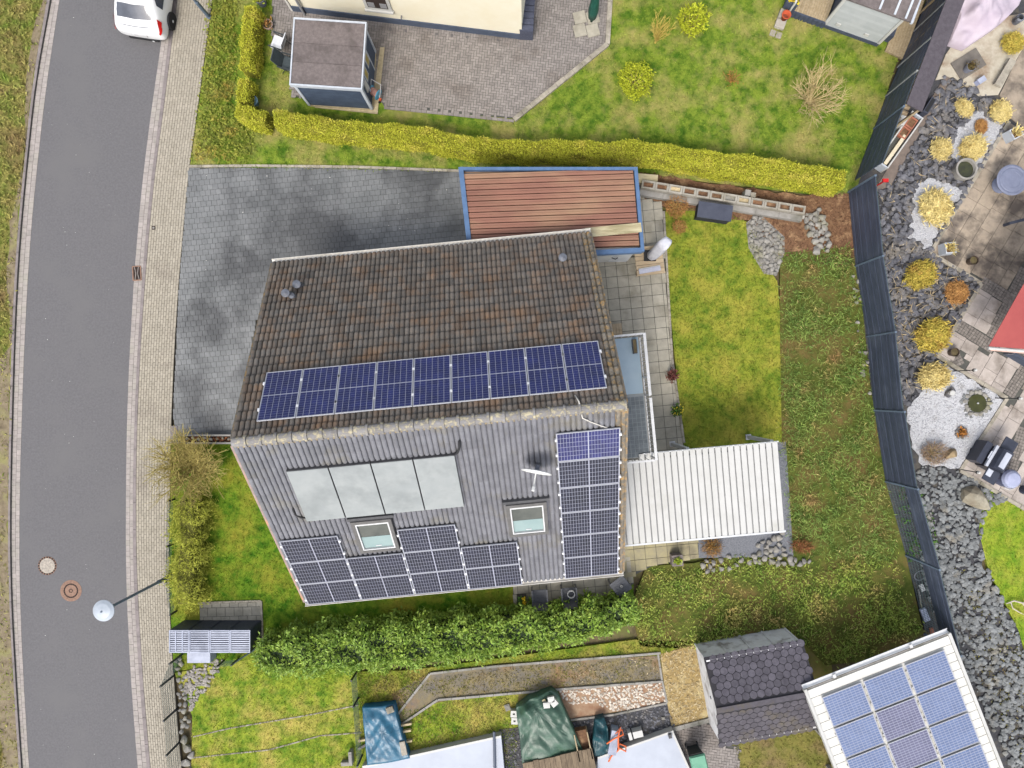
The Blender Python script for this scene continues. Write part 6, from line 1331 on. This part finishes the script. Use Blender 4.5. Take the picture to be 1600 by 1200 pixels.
# ------------------------------------------------------------ loose stone and chip masses
def stuff_tag(o, lab, cat): o['kind'] = 'stuff'; return tag(o, lab, cat)
def at(P, z=0.): return np.c_[P, np.full(len(P), z)]
kerbpoly = WP(KL + [(1760, 890), (1760, 60), (1640, 232)]); gwp = [WP(g) for g in GW]
lavaA = WP([(1475, 118), (1500, 125), (1545, 150), (1580, 190), (1453, 395), (1533, 443), (1464, 556), (1440, 612), (1412, 640), (1400, 560), (1384, 500), (1372, 300), (1395, 285), (1450, 185)])
P = scatter(lavaA, 85, gwp + [kerbpoly]); stuff_tag(rocks_np(at(P, .015), .085, 'lava_stones', m_lava, .6, jit=.7), 'dark lava stones covering the bed behind the slate fence', 'stones')
pebA = WP([(1440, 728), (1500, 736), (1575, 780), (1540, 800), (1530, 850), (1545, 890), (1560, 925), (1600, 1010), (1640, 1100), (1700, 1330), (1640, 1330), (1480, 985), (1452, 940), (1440, 880), (1424, 800), (1416, 750)])
P = scatter(pebA, 85, [kerbpoly]); stuff_tag(rocks_np(at(P, .012), .082, 'pebbles', m_pebl, .55, jit=.7), 'blue grey pebbles between the slate fence and eastern lawn', 'pebbles')
P = np.concatenate([scatter(g, 300, [kerbpoly]) for g in gwp]); stuff_tag(rocks_np(at(P, .004), .028, 'white_pebbles', m_gravw, .5), 'fine white gravel spread between the lava stones', 'gravel')
P = scatter(WP([(300, 1040), (345, 1030), (352, 1032), (300, 1110), (292, 1105), (285, 1060)]), 160); stuff_tag(rocks_np(at(P), .055, 'grey_chippings', mat('chippings', C(170, 164, 156), C(140, 134, 128), s=6, rnd=.25), .5), 'pale grey chippings beside the bin lockers', 'chippings')
P = scatter(WP([(874, 1080), (1035, 1066), (1041, 1098), (960, 1112), (930, 1098), (885, 1100)]), 190); stuff_tag(rocks_np(at(P), .045, 'pale_chips', mat('pale_stone_chip', C(226, 216, 202), C(198, 184, 166), s=8, rnd=.25), .5), 'whitish stone chips in the narrow lower bed', 'chips')
P = scatter(WP([(790, 1150), (890, 1132), (1040, 1100), (1056, 1136), (940, 1180), (790, 1200)]), 120); stuff_tag(rocks_np(at(P), .04, 'dark_chippings', m_lava, .5), 'dark chippings beside the white garage roof', 'chippings')
P = scatter(WP(B_mulch), 330); stuff_tag(link('bark_chips', leafmesh(at(P, -.015), .075, .4, (0, .5), name='bark_chips'), m_mulch), 'brown bark mulch between hedge and planting wall', 'mulch')
P = np.concatenate([scatter(WP([(1032, 1024), (1082, 1010), (1112, 1118), (1052, 1136), (1042, 1090)]), 260), scatter(WP([(880, 1040), (1030, 1026), (1034, 1060), (900, 1072)]), 40)]); stuff_tag(link('straw_chips', leafmesh(at(P, .0), .11, .22, (0, .4), name='straw_chips'), m_chip), 'pale wood shavings strewn over the bare lower ground', 'wood chips')
P = np.concatenate([scatter(lavaA, 14, gwp + [kerbpoly]), scatter(WP([(1440, 400), (1460, 400), (1520, 440), (1440, 560), (1392, 560), (1388, 410)]), 34, [kerbpoly])])
stuff_tag(link('dry_stalks', leafmesh(at(P, .05), .32, .06, (0, .35), name='dry_stalks'), mat('dry_stalk', C(206, 188, 150, 1.2), C(170, 148, 112, 1.2), s=7, rnd=.2)), 'dry grass stalks strewn over the lava stones', 'stalks')
# ------------------------------------------------------------ lawns
courtw = WP([(426, -110), (960, -110), (952, 72), (803, 192), (596, 180), (485, 172), (485, 152), (455, 152), (455, 90), (425, 88)])
hs_ = WP([(1200, -60), (1290, 38), (1372, 72), (1430, 84), (1480, -60)])
hedge_ex = WP([(420, 176), (600, 200), (740, 222), (980, 232), (1330, 272), (1330, 296), (1180, 284), (980, 252), (740, 240), (520, 214), (420, 200)])
slopeL = WP([(334, -80), (322, 60), (300, 250), (395, 258), (405, 190), (365, 165), (372, 100), (375, -80)])
grass('lawn_grass', [WP(L_north)], 330, .075, m_lawn_n, lab='mown grass of the northern garden with pale patches', excl=[courtw, hs_, slopeL])
grass('lawn_grass', [WP(L_main)], 420, .07, m_lawn_m, lab='yellow green mossy lawn right of the terrace slabs')
grass('lawn_grass', [WP(L_west)], 420, .07, m_lawn_w, lab='lush green lawn between olive hedge and main house', excl=[WP([(308, 940), (412, 937), (412, 1015), (262, 1015)]), WP([(798, 885), (990, 865), (992, 945), (800, 955)])])
grass('lawn_grass', [WP([(560, 1050), (640, 1048), (990, 1000), (1085, 1003), (1032, 1024), (780, 1037), (672, 1049), (614, 1130), (566, 1110)]), WP(L_south)], 380, .075, m_lawn_s, lab='terraced lawn below the laurel hedge', excl=[WP([(264, 1020), (355, 1020), (300, 1115), (280, 1160)])])
grass('lawn_grass', [WP(L_east)], 380, .065, m_lawn_e, lab='bright lawn beyond the grey pebbles')
grass('rough_grass', [vg], 230, .16, m_rough, excl=[WP(vd)], lab='rough tufted grass on the verge across the road')
grass('thin_grass', [WP([(556, 1040), (676, 1048), (612, 1132), (560, 1110)]), WP([(560, 1064), (990, 1010), (1085, 1006), (1030, 1022), (780, 1038), (672, 1050), (620, 1090)]), WP([(640, 1070), (780, 1042), (1030, 1028), (1032, 1060), (880, 1074), (690, 1092)]), WP([(640, 1115), (700, 1095), (805, 1086), (800, 1140), (690, 1170), (640, 1175)]), WP([(1150, 1150), (1285, 1140), (1330, 1330), (1150, 1330)])], 240, .09, m_thin, lab='patchy thin grass of the lower terraces')
grass('verge_tufts', [WP(vd)], 45, .13, m_rough, lab='sparse tufts on the bare earth strip beside the road kerb')
grass('pebble_moss', [WP([(1490, 880), (1555, 930), (1600, 1020), (1640, 1110), (1600, 1200), (1520, 1050)])], 110, .1, m_thin, lab='mossy grass growing between the lower pebbles')
# ground cover of the slope: long strappy leaves, drawn-out clumps
m_gc = mat('slope_cover', C(126, 144, 72, KF * 1.15 * 1.1 * 1.2 * 0.85), C(92, 118, 58, KF * 1.15 * 1.1 * 1.2 * 0.85), C(160, 128, 86, KF * 1.15 * 1.1 * 1.2 * 0.85), s=2.4, s3=1.1, p3=(.54, .70), rnd=.42, rough=.8, spec=.2, trans=.3)
m_gc2 = mat('slope_cover_low', C(142, 152, 70, KF * 1.15 * 1.1 * 1.25 * 0.85), C(102, 126, 52, KF * 1.15 * 1.1 * 1.25 * 0.85), C(170, 148, 92, KF * 1.15 * 1.1 * 1.25 * 0.85), s=2.2, s3=.8, p3=(.52, .68), rnd=.42, rough=.8, spec=.2, trans=.3)
upA = WP([(1218, 395), (1328, 385), (1345, 450), (1358, 600), (1382, 752), (1405, 850), (1390, 880), (1235, 868), (1221, 690), (1218, 520)]); loA = WP([(985, 950), (1010, 888), (1085, 884), (1160, 868), (1240, 875), (1400, 868), (1430, 950), (1446, 990), (1380, 1030), (1290, 1040), (1240, 985), (1080, 1012), (1000, 1010)])
def edge_dist(P, poly):
    d = np.full(len(P), 9.)
    for a, b in zip(poly, poly[1:] + poly[:1]):
        a, b = np.array(a), np.array(b); t = np.clip(((P - a) @ (b - a)) / ((b - a) @ (b - a) + 1e-9), 0, 1); d = np.minimum(d, np.linalg.norm(P - a - t[:, None] * (b - a), axis=1))
    return d
def cover(poly, dens, m, name, lab, hmax, size, asp, tl=(-.1, .6), thin=0.):
    """low plants: height falls to nothing at the ragged border, thinner where the noise says so"""
    P = scatter(poly, dens); d = edge_dist(P, poly); x, y = P[:, 0], P[:, 1]
    g = .5 + .25 * np.sin(x * 2.1 + 1.8 * np.sin(y * 1.7)) + .25 * np.sin(y * 2.6 + 2.1 * np.sin(x * 1.3))
    keep = rng.random(len(P)) < np.clip(1 - thin * (1 - g) * 1.6, .12, 1) * np.clip(.3 + d / .35, 0, 1)
    P, g, d = P[keep], g[keep], d[keep]; P = P + rng.normal(0, .06, P.shape)
    z = hmax * g * np.clip(d / .5, .08, 1) * rng.uniform(.2, 1, len(P))
    return stuff_tag(link(name, leafmesh(np.c_[P, z], size, asp, tl, name=name, jit=.6), m), lab, 'ground cover')
cover(upA, 760, m_gc, 'ground_cover', 'grey green strappy ground cover with rusty patches along the fence', .26, .15, .11, thin=.55)
cover(loA, 760, m_gc2, 'ground_cover', 'olive and yellow ground cover above the shingled shed', .26, .10, .26, thin=.6)
cover(upA + loA[:0], 60, m_straw, 'dry_growth', 'dry straw coloured stalks among the strappy ground cover', .2, .14, .07, thin=.8)
cover(loA, 80, m_straw, 'dry_growth', 'dry straw coloured stalks above the shingled shed', .2, .14, .07, thin=.8)
m_low = mat('cotoneaster', C(146, 146, 62, KF), C(112, 128, 50, KF), C(170, 142, 72, KF), s=3.2, s3=1.2, p3=(.52, .7), rnd=.28, rough=.8, spec=.2, trans=.3)
cover(slopeL, 700, m_low, 'ground_cover', 'low mottled ground cover beside the sidewalk north of the driveway', .28, .085, .55)
cover(WP([(1428, 770), (1440, 768), (1452, 800), (1466, 850), (1458, 880), (1440, 860)]), 500, m_leaf, 'ground_cover', 'bright green creeping plants at the pebble edge', .2, .1, .6)
cover(WP([(1396, 755), (1412, 760), (1440, 870), (1420, 880)]), 200, m_leaf, 'ground_cover', 'green creepers growing through the open wire fence', .25, .12, .4)
# ------------------------------------------------------------ hedges
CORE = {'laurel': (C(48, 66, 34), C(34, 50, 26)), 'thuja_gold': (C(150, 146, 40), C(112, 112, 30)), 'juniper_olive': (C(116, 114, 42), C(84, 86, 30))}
def hedge(name, lab, pts, z, width, m, leaf, dens, group=None, aspect=.5, wob=.06, core=None, taper=.9, tilt=(-.3, 1.2), zpx=None):
    """pts: photo points of the top centre line at height z"""
    zz = z if zpx is None else zpx
    Q = [Vector(W(p[0], p[1], zz)) for p in pts]; c = Q[0].copy(); t = thing(name, lab, 'hedge', (c.x, c.y, 0), 0, group)
    wd_ = [width] * len(Q) if not isinstance(width, (list, tuple)) else width
    loops = []; 
    for i, p in enumerate(Q):
        d = (Q[min(i + 1, len(Q) - 1)] - Q[max(i - 1, 0)]).normalized(); n = Vector((-d.y, d.x)); w_ = wd_[i] / 2
        prof = [(-w_, -.05), (-w_, z * .5), (-w_ * taper, z * .85), (-w_ * .7, z), (w_ * .7, z), (w_ * taper, z * .85), (w_, z * .5), (w_, -.05)]
        e = .0
        loops.append([Vector((p.x - c.x + n.x * a, p.y - c.y + n.y * a, b)) for a, b in prof])
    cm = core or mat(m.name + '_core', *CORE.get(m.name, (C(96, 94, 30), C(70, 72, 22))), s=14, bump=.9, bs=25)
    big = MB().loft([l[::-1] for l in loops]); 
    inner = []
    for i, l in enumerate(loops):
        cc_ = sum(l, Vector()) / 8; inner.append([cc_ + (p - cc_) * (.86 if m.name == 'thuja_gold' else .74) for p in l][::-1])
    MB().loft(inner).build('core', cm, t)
    # sample leaves over the hull faces
    P = []; N = []
    V = [Vector(v) for v in big.v]
    for f in big.f:
        ps = [V[i] for i in f]
        for k in range(1, len(ps) - 1):
            a, b, d = ps[0], ps[k], ps[k + 1]; cr = (b - a).cross(d - a); A_ = cr.length / 2
            if A_ < 1e-5: continue
            n_ = int(A_ * dens + random.random()); u = rng.random((n_, 2)); fl = u.sum(1) > 1; u[fl] = 1 - u[fl]
            pp = np.array(a)[None] + u[:, :1] * np.array(b - a)[None] + u[:, 1:] * np.array(d - a)[None]
            P.append(pp); N.append(np.broadcast_to(np.array(cr.normalized()), pp.shape))
    P = np.concatenate(P); N = np.concatenate(N)
    k_ = wob * (np.sin(P[:, 0] * 5 + P[:, 1] * 3) + np.sin(P[:, 1] * 7 + P[:, 2] * 6 + P[:, 0] * 2.3)) * .6 + rng.normal(0, wob * .5, len(P)) - leaf * .5
    P = P + N * k_[:, None]; P = P[P[:, 2] > -.02]; N = N[:len(P)] if len(N) != len(P) else N
    link('foliage', leafmesh(P, leaf, aspect, tilt, fold=.08), m, t, 'stuff')
    return t
m_thuja = mat('thuja_gold', C(196, 194, 70, KF), C(162, 166, 54, KF), C(208, 196, 92, KF), s=5, s3=1.6, p3=(.52, .7), rnd=.24, rough=.8, spec=.2, trans=.3)
m_olive = mat('juniper_olive', C(182, 182, 78, KF * 1.1), C(140, 146, 60, KF * 1.1), s=5, rnd=.28, rough=.8, spec=.2, trans=.3)
m_laur = mat('laurel', C(144, 166, 66, KF), C(104, 136, 50, KF), C(172, 188, 78, KF), s=4, s3=1.5, p3=(.55, .75), rnd=.35, rough=.5, spec=.4, trans=.3)
gh = 'clipped golden hedge'
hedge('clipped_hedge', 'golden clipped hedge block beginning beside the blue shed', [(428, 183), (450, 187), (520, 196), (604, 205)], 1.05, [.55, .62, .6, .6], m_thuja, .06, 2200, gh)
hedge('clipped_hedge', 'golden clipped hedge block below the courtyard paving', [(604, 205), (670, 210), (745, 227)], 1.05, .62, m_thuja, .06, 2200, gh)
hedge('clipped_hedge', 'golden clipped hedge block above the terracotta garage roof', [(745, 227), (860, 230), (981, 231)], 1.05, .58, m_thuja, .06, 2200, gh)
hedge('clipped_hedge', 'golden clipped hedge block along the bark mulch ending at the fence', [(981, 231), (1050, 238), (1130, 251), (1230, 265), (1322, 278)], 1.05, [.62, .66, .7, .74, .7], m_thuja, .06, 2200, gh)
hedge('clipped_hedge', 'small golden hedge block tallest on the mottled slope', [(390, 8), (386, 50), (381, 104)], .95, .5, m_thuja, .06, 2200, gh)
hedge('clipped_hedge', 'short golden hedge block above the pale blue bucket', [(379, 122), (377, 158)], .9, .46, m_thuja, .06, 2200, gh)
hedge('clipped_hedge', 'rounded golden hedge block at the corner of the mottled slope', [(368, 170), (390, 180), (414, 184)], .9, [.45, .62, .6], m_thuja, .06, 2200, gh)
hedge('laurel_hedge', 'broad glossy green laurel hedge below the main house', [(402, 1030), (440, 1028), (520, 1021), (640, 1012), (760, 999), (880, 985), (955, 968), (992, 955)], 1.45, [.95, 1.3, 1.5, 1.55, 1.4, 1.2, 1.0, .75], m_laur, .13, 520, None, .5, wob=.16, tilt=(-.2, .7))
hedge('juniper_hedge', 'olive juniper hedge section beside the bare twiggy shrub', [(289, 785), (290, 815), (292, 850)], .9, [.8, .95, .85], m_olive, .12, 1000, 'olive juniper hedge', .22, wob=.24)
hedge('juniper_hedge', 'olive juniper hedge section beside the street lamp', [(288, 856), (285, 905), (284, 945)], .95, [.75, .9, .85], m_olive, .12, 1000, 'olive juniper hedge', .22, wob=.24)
# ------------------------------------------------------------ shrubs
def twigs(name, lab, px, py, r, h, n, m, rad=.016, lean=(0, 0), sub=3, spread=1.0, base=(.0,)):
    x, y = W(px, py); t = thing(name, lab, 'shrub', (x, y, 0)); r_ = random.Random(px)
    MB().lathe([(rad * 3.2, -.05), (rad * 2.4, .10), (rad * 1.5, .16)], 8).build('stump', m, t)
    mb = MB(); fine = MB()
    for i in range(n):
        a = 2 * PI * i / n + r_.uniform(-.3, .3); l = r * r_.uniform(.6, 1.05) * spread; e = Vector((math.cos(a) * l + lean[0] * h, math.sin(a) * l + lean[1] * h, h * r_.uniform(.55, 1.0)))
        mid = e * .5 + Vector((r_.uniform(-.08, .08), r_.uniform(-.08, .08), h * .12))
        mb.tube([(0, 0, .02), mid, e], [rad, rad * .65, rad * .25], 5)
        for k in range(sub):
            f = r_.uniform(.25, .95); p = mid * (f * 2) if f < .5 else mid + (e - mid) * (f * 2 - 1)
            q = p + Vector((r_.uniform(-1, 1), r_.uniform(-1, 1), r_.uniform(.1, .8))) * r * .32 + e * .14
            fine.tube([p, (p + q) / 2 + Vector((0, 0, .03)), q], [rad * .5, rad * .36, rad * .18], 4)
            for w_ in range(2):
                q2 = q + Vector((r_.uniform(-1, 1), r_.uniform(-1, 1), r_.uniform(0, .7))) * r * .2; fine.tube([(p + q) / 2, q2], [rad * .33, rad * .15], 3)
    mb.build('branches', m, t); fine.build('twigs', m, t, kind='stuff'); return t
m_twy = mat('yellow_bark', C(236, 208, 110), C(212, 186, 92), s=8, rnd=.1); m_twg = mat('tan_bark', C(220, 200, 146), C(196, 172, 118), s=8); m_two = mat('olive_bark', C(206, 192, 110), C(176, 156, 96), s=6)
twigs('dogwood', 'yellow stemmed bare shrub fanning upward on the northern lawn', 1024, 66, .42, 1.5, 34, m_twy, .013, (.02, .02), 3)
twigs('bare_shrub', 'large leafless tan shrub on the lawn near the playhouse', 1263, 160, 1.05, 1.1, 30, m_twg, .022, (.0, .0), 6)
twigs('bare_shrub', 'spreading olive branched shrub at the driveway corner', 306, 726, 1.3, 1.0, 84, m_two, .02, (0, 0), 8)
t = twigs('small_shrub', 'tiny reddish shrub on the northern lawn', 1141, 128, .3, .4, 16, m_strawb, .009, (.0, .1), 4); link('leaves', leafmesh(np.c_[rng.normal(0, .14, (90, 2)), rng.uniform(.1, .4, 90)], .06, .6, (0, 1)), mat('rust_leaf', C(196, 150, 60), C(160, 110, 50), s=9, rnd=.2), t, 'stuff')
def ball(name, lab, px, py, r, h, m, n, leaf, z0=.05, asp=.5, squash=1.0):
    x, y = W(px, py); t = thing(name, lab, 'shrub', (x, y, 0)); mb = MB()
    for k in range(9): a = k * .7; mb.tube([(0, 0, -.03), (r * .4 * math.cos(a), r * .4 * math.sin(a), h * .5), (r * .75 * math.cos(a), r * .75 * math.sin(a), h * .8)], [.02, .014, .006], 5)
    mb.build('branches', m_two, t)
    v = rng.normal(size=(n, 3)); v /= np.linalg.norm(v, axis=1)[:, None]; rad = rng.uniform(.55, 1.0, n) ** .5
    rad *= 1 + .12 * np.sin(v[:, 0] * 7 + v[:, 1] * 5) + .08 * np.sin(v[:, 2] * 9)
    P = v * rad[:, None] * [r, r * squash, h / 2] + [0, 0, h / 2 + z0]
    link('foliage', leafmesh(P, leaf, asp, (-.2, 1.1), fold=.06), m, t, 'stuff'); return t
m_lime = mat('lime_shrub', C(206, 210, 60, KF * 0.82), C(160, 172, 40, KF * 0.82), s=6, rnd=.3, rough=.7, trans=.3)
ball('box_ball', 'rounded lime yellow shrub alone on the northern lawn', 990, 134, .62, .75, m_lime, 2600, .075, squash=1.1)
ball('leafy_shrub', 'lime green leafy shrub beside the yellow stemmed shrub', 1078, 42, .54, .85, m_lime, 900, .13, asp=.4)
ball('dead_tuft', 'brown dead plant mound beside the dark storage box', 1055, 325, .42, .28, m_strawb, 1500, .09, asp=.15)
ball('dead_tuft', 'small round brown tuft on the lawn below the storage box', 1060, 356, .26, .2, m_strawb, 700, .08, asp=.15)
ball('dry_fern', 'rusty dry grass tuft beside the pergola gravel', 1110, 853, .3, .35, mat('rust_grass', C(176, 130, 66), C(140, 104, 56), s=8, rnd=.25), 600, .2, asp=.08)
ball('dead_tuft', 'pale brown withered tuft on the white gravel near the brown stone', 1455, 708, .5, .3, mat('withered', C(186, 160, 130), C(150, 122, 96), s=8, rnd=.25), 1300, .16, asp=.08, squash=.8)
ball('rust_grass', 'reddish dry grass at the pergola stone corner', 1250, 852, .35, .3, mat('rust_red', C(166, 104, 64), C(134, 90, 56), s=8, rnd=.25), 450, .22, asp=.07, squash=.5)
# ornamental grass clumps: one mesh per kind, copied
def clump_mesh(n, seed):
    r_ = np.random.default_rng(seed); az = r_.uniform(0, 2 * PI, n); el = np.arccos(r_.uniform(.12, 1.0, n)); L = r_.uniform(.72, .98, n)
    rd = np.stack([np.cos(az), np.sin(az), 0 * az], 1); up_ = np.array([0, 0, 1.])
    p0 = np.c_[r_.normal(0, .25, (n, 2)), np.zeros(n)]; out = np.sin(el)[:, None] * rd; 
    p1 = p0 + out * (L * .55)[:, None] + up_ * (np.cos(el) * .5 + .22)[:, None]; p2 = p0 * .6 + out * L[:, None] + up_ * (np.cos(el) * .55 + .12)[:, None]
    sd_ = np.cross(rd, up_) * .02 + r_.normal(0, .01, (n, 3))
    V = np.stack([p0 - sd_ * .5, p0 + sd_ * .5, p1 + sd_, p1 - sd_, p2], 1); k = np.arange(n)[:, None] * 5
    F1 = np.concatenate([k + [0, 1, 2], k + [0, 2, 3], k + [3, 2, 4]]); return npmesh('blades', V.reshape(-1, 3), F1, np.tile(r_.random(n), 3))
cms = {}
m_strawg = mat('straw_green', C(196, 172, 78, 1.4), C(156, 146, 60, 1.4), C(168, 130, 66, 1.4), s=6, s3=2, rnd=.28)
clumps = [(1503, 171, 15, 0), (1560, 176, 20, 0), (1530, 199, 12, 2), (1467, 236, 18, 0), (1517, 232, 21, 0), (1457, 326, 29, 0), (1434, 430, 26, 1), (1491, 458, 20, 2), (1452, 523, 27, 1), (1454, 589, 26, 0), (1578, 70, 19, 1)]
labs = ['straw grass clump nearest the slate fence and grey pot', 'straw grass clump at the tip of the patio kerb', 'small brown grass tuft in the upper white gravel', 'straw grass clump half on lava stones beside white gravel', 'round straw grass clump beside the concrete water tub', 'largest straw grass clump on the white gravel', 'greenish straw clump beside the patio corner', 'reddish brown grass clump in the lava stones', 'greenish straw clump beside the cobbled patio corner', 'domed straw clump next to the lantern stone', 'greenish straw clump beside the watering can']
for (px, py, r_, kd), lab in zip(clumps, labs):
    x, y = W(px, py); t = thing('grass_clump', lab, 'grass clump', (x, y, 0), random.uniform(0, 6), 'ornamental grasses in the rock bed'); s_ = r_ * .0235
    if kd not in cms:
        cms[kd] = clump_mesh(3200, kd + 3); cms[kd].materials.append((m_straw, m_strawg, m_strawb)[kd])
    o = link('blades', cms[kd], None, t, 'stuff'); o.scale = (s_ * random.uniform(.85, 1.12), s_ * random.uniform(.85, 1.12), s_ * random.uniform(.8, 1.2)); o.rotation_euler = (random.uniform(-.2, .2), random.uniform(-.2, .2), 0); MB().lathe([(s_ * .5, -.03), (s_ * .4, .06), (.001, .09)], 10).build('crown', m_earth, t)
x, y = W(1590, 945); t = thing('fallen_branch', 'pale bleached branch lying on the eastern lawn edge', 'branch', (x, y, 0)); m_bl = mat('bleached', C(216, 206, 190), C(196, 184, 166), s=6)
MB().tube([(-.45, .05, .03), (-.2, .18, .1), (.1, .1, .12), (.35, -.2, .1), (.4, -.7, .05)], [.015, .03, .032, .025, .012], 6).build('branch', m_bl, t); MB().tube([(-.3, .12, .06), (-.25, -.1, .1), (.0, -.25, .1), (.2, -.35, .05)], [.02, .022, .018, .008], 5).build('fork', m_bl, t); MB().tube([(.1, .1, .12), (.4, .2, .15), (.7, .15, .1)], [.022, .018, .008], 5).build('fork', m_bl, t)
# ------------------------------------------------------------ flecks blown onto the hard surfaces
P = np.concatenate([rng.uniform(W(60, 1190), W(190, 20), (55, 2)), rng.uniform(W(290, 500), W(700, 270), (70, 2))])
V = np.c_[P, np.where(P[:, 0] < W(240, 0)[0], -.079, .008)]
stuff_tag(link('petals', leafmesh(V, .035, .8, (0, .12), name='petals'), mat('fleck_white', C(230, 228, 220), bump=0)), 'white flecks blown over the road and driveway', 'litter')
